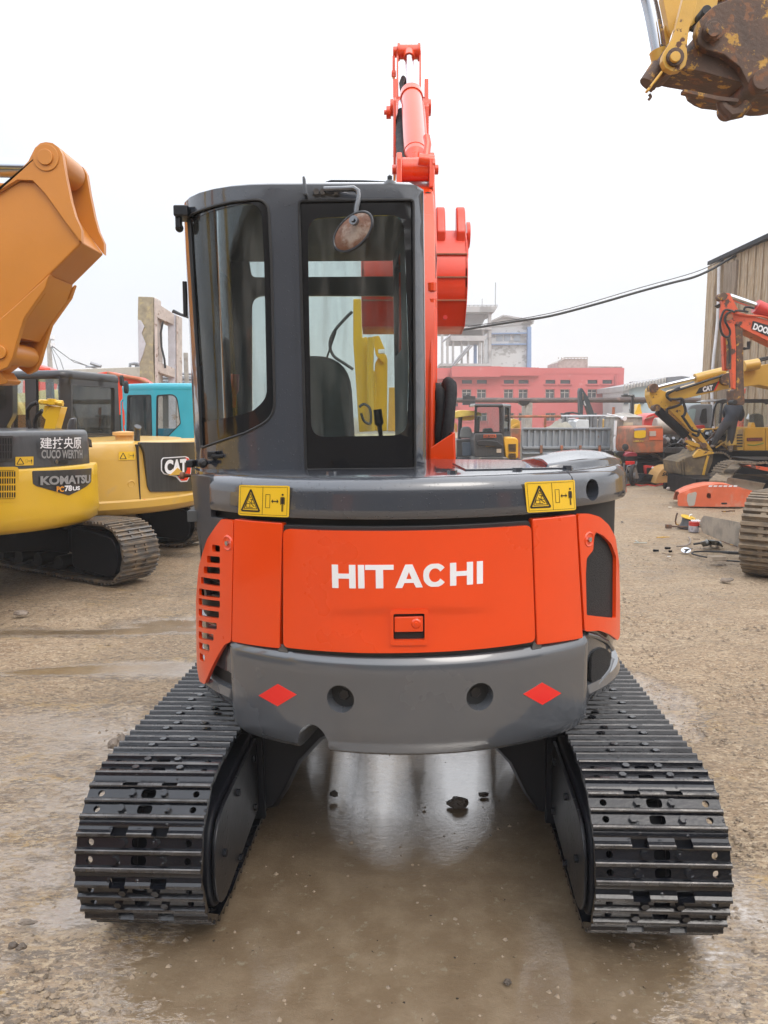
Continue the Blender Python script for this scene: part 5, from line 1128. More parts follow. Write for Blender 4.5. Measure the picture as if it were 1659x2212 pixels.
pillar('pillar', [(298, 640), (331, 641), (332, 700), (330, 760), (334, 835), (336, 1010), (304, 1010), (301, 780), (297, 690)], 22, .5, BRICKY)
pillar('pillar_edge', [(332, 641), (337, 645), (340, 720), (341, 780), (342, 1010), (337, 1010), (334, 800)], 22.02, .5, PALEP if 'PALEP' in globals() else PINKP)
pillar('plaster_patch', [(297.5, 690), (305, 692), (312, 705), (306, 720), (315, 742), (309, 765), (299, 790)], 21.97, .03, PLAST)
pillar('plaster_patch', [(304, 838), (312, 838), (318, 860), (326, 900), (304, 900)], 21.97, .03, PLAST)
pillar('pillar', [(362, 672), (379, 678), (380, 1010), (364, 1010), (363, 760)], 22.5, .5, PLAST)
pillar('pillar_edge', [(380, 679), (384, 682), (385, 1010), (381, 1010)], 22.5, .5, PINKP)
def beam(pts0, pts1, m_):
    # pts: near end upper, lower ; far end upper, lower
    (ax, ay, ay2, aY), (bx_, by_, by2, bY) = pts0, pts1; mb = MB(); r0 = [at(ax, ay, aY), at(ax, ay2, aY), at(ax, ay2, aY) + Vector((-.25, .35, 0)), at(ax, ay, aY) + Vector((-.25, .35, 0))]
    r1 = [at(bx_, by_, bY), at(bx_, by2, bY), at(bx_, by2, bY) + Vector((-.25, .35, 0)), at(bx_, by_, bY) + Vector((-.25, .35, 0))]; mb.loft([r0, r1]); mb.build('beam', m_, RF, .015)
beam((336, 652, 684, 22), (376, 678, 702, 22.5), PINKP); beam((341, 780, 803, 22), (378, 796, 816, 22.5), PINKP)
mb = MB(); mb.tube([at(352, 694, 22.1), at(347, 720, 22.1), at(349, 750, 22.1), at(355, 775, 22.1), at(357, 795, 22.1)], .03, 8); mb.build('loose_cable', RUBBER, RF)
mb = MB(); mb.tube([at(372, 673, 22.3), at(400, 683, 22.3), at(430, 694, 22.3)], .03, 8); mb.build('loose_cable', RUBBER, RF)
mb = MB(); a, b = at(60, 792, 27), at(306, 800, 24); z1 = at(200, 796, 25).z
mb.ext([(a.x - 2, 27.5, 0), (b.x, 24, 0), (b.x, 24.3, 0), (a.x - 2, 27.8, 0)], (0, 0, z1)); tag(mb.build('yard_wall', WALLM, None, .02), 'long pale plastered wall running behind the parked machines on the left', 'wall')
mb = MB(); a = (at(420, 900, 27).x, 27); b = (at(310, 900, 27).x, 27)
mb.box(((a[0] + b[0]) / 2, 27, 1.5), (abs(a[0] - b[0]), .3, 3.0)); mb.box(((a[0] + b[0]) / 2, 26.6, at(380, 832, 26.6).z), (abs(a[0] - b[0]), 2, .1)); tag(mb.build('shed', mat('dull_shed_wall', (.20, .20, .20), .9), None, .02), 'low dark shed behind the ruined frame', 'shed')
STL = mat('galvanised_steel', (.30, .31, .33), .5, .6, 0, .2)
mb = MB()
for y in (808, 818, 826): mb.tube([at(339, y - 4, 25), at(364, y - 2, 25), at(410, y, 24.6), at(470, y + 1, 24.4)], .045, 6)
for x in (396, 404): mb.tube([at(x, 820, 25), at(x, 860, 25)], .04, 6)
tag(mb.build('pipe_rack', STL), 'grey pipes running level behind the ruined frame', 'pipes')
mb = MB(); p = at(401, 762, 24); p.z = 0; mb.cyl(p, at(401, 762, 24), .07, 10); mb.box(at(401, 764, 24), (.1, .1, .05)); tag(mb.build('concrete_post', CONC), 'slim bare concrete post just left of the cab', 'post')
UP = thing('utility_pole', 'concrete utility pole with crossarms and sagging wires at the far left', 'utility pole', Vector((at(105, 800, 58).x, 58, 0)))
mb = MB(); t = at(105, 729, 58); mb.tube([(t.x, 58, 0), (t.x, 58, t.z)], [.24, .15], 12); mb.build('pole', CONC, UP)
for y, hw in ((733, 12), (749, 13)): mb = MB(); mb.cyl(at(105 - hw, y, 58), at(105 + hw, y, 58), .07, 6); mb.build('crossarm', STL, UP)
for y, hw in ((733, 12), (749, 13)):
    for q in (-1, -.5, .5, 1): mb = MB(); p = at(105 + hw * q * .9, y, 58); mb.cyl(p, p + Vector((0, 0, .28)), .08, 8); mb.build('insulator', WHITEL, UP)
for (a, b, c) in (((112, 747), (150, 775), (215, 800)), ((116, 749), (160, 782), (225, 800)), ((112, 750), (130, 776), (138, 800)), ((110, 749), (118, 776), (125, 800))):
    mb = MB(); mb.tube([at(*a, 58), at(*b, 54), at(*c, 48)], .025, 4); mb.build('wire', RUBBER, UP)
mb = MB(); mb.tube([at(185, 792, 26), at(215, 792, 26)], .03, 6); mb.tube([at(196, 784, 26), at(218, 791, 26)], .06, 6); tag(mb.build('antenna_bracket', STL), 'small metal bracket lying along the top of the pale wall', 'bracket')
mb = MB(); mb.tube([at(281, 794, 25), at(281, 786, 25), at(290, 785, 25), at(300, 786, 25)], .05, 6); box_px(mb, 291, 785, 300, 795, 25, .3); tag(mb.build('vent_pipe', STL), 'bent vent pipe on the wall beside the ruined frame', 'pipe')
# ================================================================ right side of the yard
R2 = lambda l: [(1316.6 + q[0] * .2232, 548.6 + q[1] * .2232, *q[2:]) for q in l]
R3 = lambda l: [(1316.6 + q[0] * .20634, 932.6 + q[1] * .20634, *q[2:]) for q in l]
R8 = lambda l: [(1344 + q[0] * .1898, q[1] * .1898) for q in l]
def sl(nm, pts, Y, th, m_, root, r=2, bev=.012): mb = MB(); slab(mb, pts, Y, th, r); return mb.build(nm, m_, root, bev)
def tb(nm, pts, Y, r_, m_, root, n=8):
    mb = MB(); mb.tube(spl([at(p[0], p[1], p[2] if len(p) > 2 else Y) for p in pts]) if nm != 'pale_strip' else [at(p[0], p[1], Y) for p in pts], r_, n); return mb.build(nm, m_, root)
def pin(nm, p, Y, r_, th, m_, root): mb = MB(); c = at(p[0], p[1], Y); mb.cyl(c - Vector((0, .015, 0)), c + Vector((0, th, 0)), r_, 18); return mb.build(nm, m_, root, .004)
def pw(body, q, Y, m_, parent, off=.03, shear=0, name='lettering'):
    f = quadfn(*[at(p[0], p[1], Y) for p in q]); mb = MB(); word(mb, body, lambda u, v: f(u, v), off, shear); return mb.build(name, m_, parent, 0, 0)
# ---- rusty bucket and link hanging in at the upper right
UY = 4.9
UR = thing('digger_bucket', 'rusty brown bucket with chipped yellow linkage and chrome rod hanging in at the upper right', 'digger bucket', at(1580, 120, UY + .4))
sl('bucket_shell', R8([(690, 1030), (740, 1150), (820, 1205), (900, 1238), (1020, 1250), (1145, 1272), (1220, 1315), (1330, 1300), (1450, 1322), (1560, 1318), (1800, 1270), (2200, 1000), (2200, -300), (1480, -200), (1000, 60), (1100, 500), (1300, 800), (1180, 1000)]), UY + .95, -.75, RUSTY, UR, 1)
sl('bucket_ear', R8([(1050, 60), (1200, 0), (1350, -120), (2200, -120), (2200, 900), (1650, 1050), (1560, 1060), (1470, 1010), (1420, 920), (1340, 760), (1160, 620), (960, 560), (870, 500), (835, 370), (860, 250), (950, 150)]), UY + .04, .06, RUSTY, UR, 3, .008)
sl('bucket_ear', R8([(1150, 160), (1350, 40), (2200, 40), (2200, 900), (1650, 1000), (1470, 960), (1340, 760), (1160, 660), (1000, 580), (930, 450), (980, 280)]), UY + .45, .06, RUSTY, UR, 3, .008)
sl('bucket_link', R8([(600, 790), (740, 700), (1000, 750), (1330, 820), (1400, 930), (1440, 1000), (1530, 1075), (1430, 1180), (1300, 1170), (1100, 1140), (700, 1030), (520, 1000), (430, 980), (460, 860)]), UY + .38, -.28, RUSTY, UR, 3, .03)
sl('link_rib', R8([(700, 1010), (1100, 1090), (1330, 1120), (1320, 1160), (1100, 1140), (700, 1045)]), UY + .06, .05, RUSTY, UR, 1)
mb = MB(); c = at(*R8([(1230, 1200)])[0], UY + .2); mb.tube([at(*R8([(1120, 1130)])[0], UY + .1), at(*R8([(1150, 1220)])[0], UY + .1), at(*R8([(1230, 1300)])[0], UY + .1), at(*R8([(1340, 1280)])[0], UY + .1), at(*R8([(1430, 1180)])[0], UY + .1)], [.03, .035, .04, .035, .03], 10); mb.build('lifting_eye', RUSTY, UR)
sl('link_plate', R8([(720, -120), (870, -120), (850, 30), (800, 230), (762, 320), (745, 470), (738, 560), (745, 640), (725, 740), (660, 800), (570, 815), (490, 770), (455, 690), (465, 620), (500, 550), (555, 470), (590, 390), (625, 260), (660, 120), (690, 0)]), UY - .02, .05, YWORN, UR, 2, .006)
sl('link_plate', R8([(420, 690), (470, 560), (520, 560), (470, 700), (480, 860), (420, 900), (330, 1060), (260, 1010), (235, 950), (260, 860), (330, 760)]), UY + .33, -.28, RUSTY, UR, 3, .012)
sl('link_guard', R8([(275, 1025), (455, 790), (470, 820), (300, 1040)]), UY - .01, .04, YWORN, UR, 0)
tb('cross_tube', R8([(290, 960), (420, 760)]), UY + .12, .055, RUSTY, UR, 14)
sl('arm_plate', R8([(455, -60), (700, -60), (640, 150), (600, 290), (560, 400), (530, 330), (505, 180), (480, 60)]), UY + .38, .07, YWORN, UR, 2, .006)
sl('arm_plate', R8([(475, 330), (510, 210), (560, 390), (530, 500), (505, 540), (480, 420)]), UY + .42, .05, YWORN, UR, 2, .006)
sl('arm_nose', R8([(800, -60), (1100, -60), (1080, 60), (900, 190), (830, 260), (780, 300), (760, 120)]), UY + .20, .20, YWORN, UR, 2, .006)
pin('pin', R8([(600, 652)])[0], UY - .025, .052, .3, RUSTY, UR); pin('pin_cap', R8([(600, 652)])[0], UY - .045, .030, .05, YWORN, UR)
pin('pin', R8([(1038, 345)])[0], UY + .02, .062, .5, RUSTY, UR); pin('pin_cap', R8([(1038, 340)])[0], UY - .02, .044, .05, RUSTY, UR)
pin('pin', R8([(1590, 910)])[0], UY + .0, .06, .5, RUSTY, UR); pin('bush', R8([(955, 125)])[0], UY + .1, .03, .2, RUBBER, UR)
tb('cylinder_rod', R8([(180, -300), (300, 60), (405, 600)]), UY + .16, .037, CHROME, UR, 20)
tb('rod_guard', R8([(360, -60), (420, 200), (480, 545)]), UY + .2, .014, RUSTY, UR, 6)
tb('rod_end', R8([(400, 575), (430, 690)]), UY + .16, .05, YWORN, UR, 16)
tb('grease_plug', R8([(305, 1070), (325, 1100), (300, 1135)]), UY + .1, .009, RUSTY, UR, 6)
# ---- machine whose muddy track stands at the right edge
NB = Vector((5.02, 9.15, 0))
NR = thing('excavator_undercarriage', 'mud-caked tan track at the right edge, its front end towards the camera', 'excavator', NB)
SHM = shoe_simple('track_shoe', .56, .216, 2.1)
MN = T(*NB) @ RZ(-38)
for sx in (-1, 1):
    make_track(NR, MN @ T(sx * .95 + .95, 0, .04), SHM, 1.75, .39, .56, .216, .06, [SHOEM], sag=.03)
    mb = MB(MN); mb.box((sx * .95 + .95, 0, .42), (.24, 2.6, .34)); mb.build('track_frame', UNDER, NR, .02)
    mb = MB(MN); mb.cyl((sx * .95 + .90, -1.35, .44), (sx * .95 + 1.0, -1.35, .44), .33, 26); mb.build('idler_wheel', OLDRUST, NR, .01)
    mb = MB(MN); mb.cyl((sx * .95 + .90, 1.35, .44), (sx * .95 + 1.0, 1.35, .44), .33, 26); mb.build('drive_sprocket', OLDRUST, NR, .01)
mb = MB(MN); mb.box((.95, 0, .6), (1.5, 1.0, .35)); mb.build('carrier_frame', UNDER, NR, .03)
# ---- tall weathered shed
WOOD = mat('weathered_cladding', (.37, .26, .155), .9, 0, 0, .35, 3, .3, 12, col2=(.50, .42, .32), thr=.54, soft=.08, s2=4, stretch=(7, 7, .45), col3=(.13, .085, .055), thr3=.62, s3=5)
WOOD2 = mat('dark_pilaster', (.24, .18, .13), .9, 0, 0, .3, 3, .3, 12, col2=(.36, .29, .22), thr=.56, soft=.1, s2=4, stretch=(5, 5, .5))
SHD = thing('clad_shed', 'tall weathered brown timber-clad shed at the right edge', 'shed', (12.5, 24, 0))
ca = at(1562, 560, 26); zt_ = ca.z; xa = ca.x
mb = MB(); n = 60
for k in range(n):
    y0 = 26 - 14 * k / n; y1 = 26 - 14 * (k + 1) / n; o_ = .03 * (k % 2)
    mb.box((xa + .15 + o_ + (26 - y0) * .02, (y0 + y1) / 2, zt_ / 2), (.25, (y0 - y1) * .98, zt_))
mb.box((xa + .5, 19, zt_ / 2 - .05), (.3, 14, zt_ - .1)); mb.build('side_cladding', WOOD, SHD)
mb = MB(); mb.ext([(at(1545, 565, 26).x, 26.0, 0), (xa + .05, 26.0, 0), (xa + .05, 26.6, 0), (at(1545, 565, 26).x, 26.6, 0)], (0, 0, zt_ - .1)); mb.build('pilaster', WOOD, SHD, .02)
mb = MB(); mb.box((xa + .12, 25.4, zt_ / 2 - .1), (.3, .9, zt_ - .2)); mb.build('pilaster', WOOD2, SHD, .02)
mb = MB(); mb.box((xa + 5, 26.6, zt_ / 2), (10, .4, zt_)); mb.build('end_wall', WOOD, SHD)
mb = MB(); mb.ext([(xa - .1, 12, zt_), (xa - .1, 27, zt_), (xa + 10, 27, zt_ + .9), (xa + 10, 12, zt_ + .9)], (0, 0, .12)); mb.build('roof_edge', UNDER, SHD)
tb('drain_pipe', [(1553, 575), (1550, 690), (1540, 790), (1538, 860), (1543, 960)], 25.5, .05, WHITEL, SHD)
CB1 = tb('overhead_cable', [(1000, 712), (1050, 704), (1120, 693), (1190, 682), (1290, 656), (1380, 630), (1450, 611), (1500, 598), (1540, 580), (1578, 558), (1640, 530)], 25.2, .038, RUBBER, None)
tag(CB1, 'thick black cable sagging from the timber shed across the pale sky', 'cable')
tag(tb('overhead_wire', [(1010, 705), (1190, 676), (1380, 622), (1500, 588), (1560, 562)], 25.6, .012, RUBBER, None, 4), 'thin grey wire running just above the thick black cable', 'wire')
# ---- orange excavator whose boom drops a brown arm in front of the shed
DY = 15.5
DO = thing('parked_excavator', 'orange and rust excavator with arm folded straight down in front of the timber shed', 'excavator', (at(1680, 900, DY).x, DY, 0), 'excavators parked in the yard')
sl('boom', R2([(1165, 600), (1180, 565), (1215, 552), (1250, 560), (1350, 590), (1534, 640), (1720, 700), (2100, 900), (2100, 1200), (1720, 930), (1534, 840), (1320, 735), (1200, 668)]), DY, .42, OWORN, DO, 2)
sl('label_panel', R2([(1388, 645), (1534, 688), (1780, 760), (1775, 880), (1534, 795), (1374, 722)]), DY - .012, .02, BPAINT, DO, 2, 0)
pw('DOOSAN', R2([(1384, 728), (1640, 812), (1652, 748), (1398, 664)]), DY - .02, WHITEL, DO, .045, .15)
sl('arm', R2([(1088, 400), (1112, 376), (1165, 378), (1187, 425), (1255, 555), (1205, 560), (1195, 640), (1215, 690), (1226, 900), (1222, 1310), (1195, 1300), (1178, 1100), (1166, 900), (1152, 800), (1108, 760), (1082, 640), (1086, 480)]), DY - .06, .10, OWORN, DO, 2)
sl('arm', R2([(1098, 790), (1155, 800), (1152, 1128), (1110, 1125)]), DY + .2, .12, OWORN, DO, 2)
sl('arm_face', R2([(1213, 690), (1290, 702), (1303, 1290), (1312, 1440), (1300, 1462), (1206, 1455), (1200, 1320), (1224, 1305), (1228, 900)]), DY + .01, .34, RUSTY, DO, 2)
pin('arm_pin', R2([(1102, 410)])[0], DY - .08, .075, .2, RUSTY, DO); pin('arm_pin', R2([(1150, 605)])[0], DY - .09, .08, .2, OLDRUST, DO); pin('arm_pin', R2([(1213, 1435)])[0], DY - .03, .05, .2, DARKIN, DO)
tb('cylinder_rod', R2([(1160, 412), (1285, 455), (1420, 503)]), DY + .05, .065, CHROME, DO, 14)
tb('cylinder_barrel', R2([(1415, 505), (1534, 558), (1900, 690)]), DY + .05, .14, REDP, DO, 14)
tb('bucket_cylinder', R2([(1146, 800), (1155, 900), (1155, 1080), (1152, 1110)]), DY - .08, .05, RUSTY, DO)
for q in ([(1190, 550), (1120, 540), (1085, 600), (1070, 680), (1085, 760), (1120, 800), (1160, 790), (1165, 740), (1140, 690), (1118, 640), (1135, 580), (1180, 555), (1215, 560)], [(1215, 548), (1270, 548), (1340, 560)], [(1300, 560), (1310, 520), (1345, 512), (1400, 525)], [(1150, 820), (1160, 900), (1165, 1000), (1160, 1060)]):
    tb('hydraulic_hose', R2(q), DY - .12, .022, RUBBER, DO, 6)
tb('steel_pipe', R2([(1205, 570), (1300, 590), (1450, 600), (1534, 620), (1700, 680)]), DY - .03, .02, OWORN, DO, 6)
mb = MB(); slab(mb, R2([(1040, 490), (1070, 478), (1085, 505), (1075, 520)]), DY, .15); mb.build('work_lamp', RUBBER, DO, .01)
mb = MB(); mb.tube([at(*R2([(1300, 915)])[0], DY), at(*R2([(1345, 912)])[0], DY), at(*R2([(1348, 845)])[0], DY)], .035, 6); mb.build('mirror_bracket', RUBBER, DO)
# ---- ochre excavator with the long boom, bucket on the ground
CY = 17.2
CX = thing('parked_excavator', 'ochre excavator with long low boom, its toothless brown bucket resting on the ground', 'excavator', (at(1490, 1040, CY).x, CY, 0), 'excavators parked in the yard')
sl('boom', R2([(560, 1362), (640, 1312), (760, 1280), (940, 1225), (1100, 1172), (1180, 1140), (1300, 1112), (1534, 1062), (1750, 1060), (1750, 1330), (1534, 1285), (1450, 1265), (1300, 1285), (1100, 1312), (850, 1372), (700, 1405), (600, 1405)]), CY, .5, YELC, CX, 2)
sl('label_panel', R2([(835, 1352), (870, 1296), (1055, 1232), (1008, 1322)]), CY - .012, .02, BPAINT, CX, 0, 0)
sl('label_stripe', R2([(1010, 1320), (1056, 1230), (1070, 1228), (1026, 1318)]), CY - .014, .02, REDREF, CX, 0, 0)
pw('CAT', R2([(902, 1336), (1000, 1316), (1000, 1264), (902, 1284)]), CY - .02, WHITEL, CX, .06)
sl('arm', R2([(392, 1310), (412, 1284), (440, 1280), (470, 1300), (550, 1335), (600, 1395), (690, 1440), (760, 1545), (850, 1690), (950, 1830), (1005, 1910), (965, 1905), (880, 1805), (760, 1690), (640, 1570), (560, 1490), (470, 1505), (432, 1492), (412, 1440), (388, 1365)]), CY + .08, .34, YWORN, CX, 2)
tb('cylinder_rod', R2([(440, 1298), (640, 1248), (835, 1202)]), CY + .2, .05, CHROME, CX, 12)
tb('cylinder_barrel', R2([(830, 1205), (960, 1172), (1110, 1138)]), CY + .2, .11, YELC, CX, 14)
tb('bucket_cylinder', R2([(470, 1515), (600, 1630), (740, 1755)]), CY + .05, .10, UNDER, CX, 14); tb('cylinder_rod', R2([(700, 1720), (760, 1810)]), CY + .05, .05, CHROME, CX, 10)
sl('bucket_link', R2([(735, 1810), (760, 1795), (870, 1840), (930, 1845), (930, 1875), (870, 1875), (780, 1850)]), CY + .0, .10, YWORN, CX, 2)
sl('bucket_link', R2([(770, 1850), (830, 1850), (870, 1920), (840, 1940), (790, 1890)]), CY + .05, .2, YWORN, CX, 2)
pin('arm_pin', R2([(432, 1297)])[0], CY, .10, .2, RUSTY, CX); pin('arm_pin', R2([(458, 1488)])[0], CY, .08, .2, RUSTY, CX); pin('arm_pin', R2([(1135, 1212)])[0], CY - .1, .13, .2, RUSTY, CX); pin('arm_pin', R2([(1350, 1078)])[0], CY - .08, .09, .2, RUSTY, CX); pin('arm_pin', R2([(880, 1908)])[0], CY - .05, .09, .2, RUSTY, CX); pin('arm_pin', R2([(915, 1852)])[0], CY - .08, .06, .4, RUSTY, CX)
BR = mat('muddy_bucket_steel', (.13, .098, .062), .8, .1, 0, .4, 5, .4, 25, col2=(.25, .18, .09), thr=.58, soft=.08, s2=4)
# the bucket: rounded shell with real depth, side facing the camera
bp_ = R2([(665, 2050), (672, 2010), (700, 1985), (760, 1962), (830, 1945), (870, 1900), (1008, 1925), (1000, 2010), (968, 2090), (930, 2180), (905, 2235), (880, 2262), (800, 2228), (730, 2165), (685, 2105)])
sl('bucket', bp_, CY - .25, .95, BR, CX, 2, .03)
for k in range(6):
    a = R(95 + 30 * k)
for a, b in (((672, 2010), (690, 2120)), ((700, 2000), (712, 2150)), ((730, 1990), (740, 2180))):
    q = R2([(a[0] - 6, a[1]), (a[0] + 8, a[1] - 6), (b[0] + 10, b[1]), (b[0] - 4, b[1] + 8)]); sl('wear_strip', q, CY - .28, .98, BR, CX, 1)
sl('bucket_bracket', R2([(850, 1905), (880, 1885), (905, 1900), (1010, 1915), (1012, 1935), (965, 1940), (880, 1962), (815, 1975), (810, 1955)]), CY - .29, .1, YWORN, CX, 2)
tb('weld_ridge', R2([(955, 1950), (925, 2060), (895, 2200)]), CY - .27, .03, YWORN, CX, 6)
for q in ([(680, 1290), (620, 1320), (575, 1345), (555, 1370), (575, 1400), (640, 1405), (700, 1400), (720, 1450), (735, 1520), (710, 1580)], [(600, 1330), (560, 1345), (560, 1385), (600, 1420)], [(700, 1400), (690, 1450), (620, 1480), (560, 1500), (555, 1540)], [(640, 1320), (760, 1285), (1000, 1205), (1150, 1160)], [(700, 1560), (740, 1620), (800, 1700), (860, 1720), (850, 1760), (800, 1740)]):
    tb('hydraulic_hose', R2(q), CY - .06, .03, RUBBER, CX, 6)
tb('hydraulic_hose', R2([(1360, 1062), (1440, 1020), (1534, 1000), (1700, 990)]), CY, .03, RUBBER, CX, 6); tb('hydraulic_hose', R2([(1360, 1070), (1450, 1035), (1534, 1015), (1700, 1010)]), CY, .03, RUBBER, CX, 6)
tb('cylinder_barrel', R2([(1300, 1085), (1380, 1072), (1440, 1062)]), CY - .1, .12, YELC, CX, 12)
mb = MB(); slab(mb, R2([(1300, 1112), (1500, 1075), (1750, 1060), (1750, 1120), (1400, 1200), (1306, 1215)]), CY + .05, .6); mb.build('boom_side', YELC, CX)
# ---- old orange machine with open engine bay
EY = 19.5
EO = thing('parked_excavator', 'rust-eaten orange excavator with its engine bay open and yellow paint flaking at the tail', 'excavator', (at(1440, 1000, EY).x, EY + 1, 0), 'excavators parked in the yard')
sl('counterweight', R2([(213, 1900), (216, 1800), (236, 1692), (262, 1672), (400, 1666), (520, 1663), (524, 1922), (232, 1928)]), EY, 1.6, OLDRUST, EO, 4, .05)
sl('flaking_patch', R2([(242, 1712), (300, 1702), (352, 1706), (350, 1772), (300, 1784), (240, 1778)]), EY - .01, .02, STICK, EO, 3, 0); sl('flaking_patch', R2([(232, 1800), (330, 1802), (325, 1818), (232, 1820)]), EY - .01, .02, mat('yellow_flaking_paint', (.50, .36, .06), .7, col2=(.28, .14, .07), thr=.5, s2=30), EO, 1, 0)
sl('blue_strip', R2([(245, 1690), (350, 1680), (350, 1702), (242, 1708)]), EY - .012, .02, mat('faded_blue', (.25, .27, .42), .6), EO, 1, 0)
sl('side_cover', R2([(385, 1690), (518, 1688), (518, 1800), (385, 1800)]), EY - .012, .02, OFADE, EO, 1, 0); sl('paper_notice', R2([(388, 1715), (450, 1712), (450, 1760), (388, 1762)]), EY - .03, .02, mat('pale_paper', (.5, .42, .36), .8), EO, 1, 0)
sl('bay_floor', R2([(520, 1875), (760, 1870), (760, 1922), (520, 1924)]), EY, 1.4, BGREY, EO, 1); sl('bay_corner', R2([(752, 1872), (870, 1868), (870, 1922), (752, 1922)]), EY - .02, 1.0, OWORN, EO, 2); sl('bay_wall', R2([(525, 1668), (800, 1690), (800, 1880), (525, 1880)]), EY + 1.2, .1, DARKIN, EO, 0)
mb = MB(); c = at(*R2([(585, 1665)])[0], EY + .5); mb.cyl(c - Vector((.4, 0, 0)), c + Vector((.5, 0, 0)), .22, 20); mb.build('muffler', mat('dusty_metal', (.42, .38, .34), .6, .4), EO, .03)
rr = random.Random(3)
for k in range(26):
    p = at(*R2([(545 + rr.random() * 210, 1710 + rr.random() * 150)])[0], EY + .2 + rr.random() * .7); mb = MB()
    if k % 3 == 0: mb.cyl(p, p + Vector((rr.uniform(-.2, .2), -.1, rr.uniform(-.1, .1))), rr.uniform(.04, .11), 12)
    elif k % 3 == 1: mb.tube([p, p + Vector((rr.uniform(-.3, .3), -.1, .1)), p + Vector((rr.uniform(-.4, .4), 0, -.2))], .025, 6)
    else: mb.box(p, (rr.uniform(.1, .3), .2, rr.uniform(.06, .2)), Matrix.Rotation(rr.random(), 3, 'Y'))
    mb.build('engine_part', [STL, UNDER, RUBBER, STL][k % 4] if True else None, EO, .006)
def trk(root, x0, x1, y0, y1, Y, mt, sh, th=.5):
    a, b = at(x0, (y0 + y1) / 2, Y), at(x1, (y0 + y1) / 2, Y); L_ = (b.x - a.x) / 2
    make_track(root, T((a.x + b.x) / 2, Y + .3, .04) @ RZ(-90), sh, L_, .33, th, .18, .05, [mt], chain=False, sag=.03)
SHB = shoe_simple('track_shoe', .5, .18, 1.3)
trk(EO, 1378, 1480, 0, 0, EY + .2, SHOEM, SHB); trk(EO, 1378, 1480, 0, 0, EY + 2.0, SHOEM, SHB)
mb = MB(); a = at(1430, 1000, EY + 1); mb.cyl((a.x, EY + 1.2, .5), (a.x, EY + 1.2, 1.0), .6, 24); mb.build('slewing_ring', UNDER, EO)
mb = MB(); a = at(1430, 1000, EY + .3); mb.box((a.x, EY + .3, .36), (2.4, .3, .3)); mb.box((a.x, EY + 1.4, .42), (1.2, 2, .3)); mb.build('track_frame', UNDER, EO)
# bicycle wheel leaning underneath
BWp = at(*R2([(640, 1950)])[0], EY - .3); mb = MB(); mb.tube([BWp + Vector((.30 * math.cos(R(15 * k)), 0, .30 * math.sin(R(15 * k)))) for k in range(25)], .018, 6)
for k in range(12): mb.tube([BWp, BWp + Vector((.3 * math.cos(R(30 * k)), 0, .3 * math.sin(R(30 * k))))], .003, 4)
BWo = mb.build('bicycle_wheel', RUBBER, None); tag(BWo, 'spoked bicycle wheel standing under the old orange excavator', 'wheel')
# ---- yellow machine a mechanic leans into
MY = 20.5
YM = thing('parked_excavator', 'orange-yellow excavator with open side bay that a mechanic in dark clothes leans into', 'excavator', (at(1600, 1000, MY).x, MY + 1, 0), 'excavators parked in the yard')
OY2 = mat('amber_paint', (.64, .34, .035), .4, 0, .2, .06)
sl('side_housing', R2([(1310, 1682), (1508, 1680), (1508, 1902), (1302, 1902)]), MY, 1.8, OY2, YM, 1, .02); sl('side_housing', R2([(1513, 1680), (1800, 1680), (1800, 1902), (1513, 1902)]), MY, 1.8, OY2, YM, 1, .02)
sl('name_strip', R2([(1330, 1778), (1480, 1775), (1482, 1808), (1331, 1811)]), MY - .015, .02, mat('dark_red_strip', (.10, .02, .015), .6), YM, 1, 0); pw('SUNWARD', R2([(1336, 1806), (1476, 1804), (1476, 1781), (1336, 1783)]), MY - .03, mat('maroon_letters', (.28, .07, .05), .6), YM, .05)
tb('decal', R2([(1335, 1845), (1400, 1850), (1460, 1838), (1492, 1828)]), MY - .01, .012, mat('green_decal', (.12, .28, .03), .6), YM, 4)
sl('open_bay_door', R2([(1150, 1840), (1192, 1682), (1222, 1672), (1296, 1682), (1302, 1896), (1240, 1902), (1230, 1850), (1152, 1856)]), MY - .3, .25, mat('dusty_amber_paint', (.55, .34, .06), .6, col2=(.30, .2, .1), thr=.55, s2=3), YM, 3, .02)
for k in range(5): sl('door_louvre', R2([(1238, 1745 + 27 * k), (1288, 1745 + 27 * k), (1288, 1757 + 27 * k), (1232, 1757 + 27 * k)]), MY - .32, .03, DARKIN, YM, 0, 0)
sl('deck_frame', R2([(1000, 1920), (1010, 1905), (1300, 1905), (1800, 1905), (1800, 1995), (1010, 1990)]), MY - .1, 2.0, UNDER, YM, 2, .02)
sl('engine', R2([(900, 1700), (1000, 1690), (1140, 1690), (1150, 1880), (1000, 1890), (940, 1800)]), MY + .5, .6, UNDER, YM, 4, .03)
sl('bay_frame', R2([(895, 1700), (920, 1688), (1040, 1686), (1040, 1696), (925, 1700), (905, 1730)]), MY - .1, .1, YWORN, YM, 1)
for k in range(22):
    p = at(*R2([(920 + rr.random() * 230, 1715 + rr.random() * 150)])[0], MY + .1 + rr.random() * .4); mb = MB()
    if k % 2: mb.tube([p, p + Vector((rr.uniform(-.3, .3), -.1, .1)), p + Vector((rr.uniform(-.4, .4), 0, -.2))], .025, 6)
    else: mb.box(p, (rr.uniform(.06, .25), .2, rr.uniform(.06, .2)), Matrix.Rotation(rr.random(), 3, 'Y'))
    mb.build('engine_part', [STL, RUSTY, RUBBER, YWORN][k % 4], YM, .006)
sl('fuel_cap', R2([(1368, 1665), (1378, 1630), (1402, 1630), (1412, 1665), (1416, 1680), (1366, 1680)]), MY + .2, .2, YWORN, YM, 1)
cab_in = R2([(1050, 1680), (1010, 1420), (1200, 1408), (1560, 1408), (1580, 1680)])
q = R2([(982, 1680), (1005, 1500), (1022, 1455), (1050, 1420), (1100, 1405), (1500, 1405), (1640, 1410), (1640, 1680)])
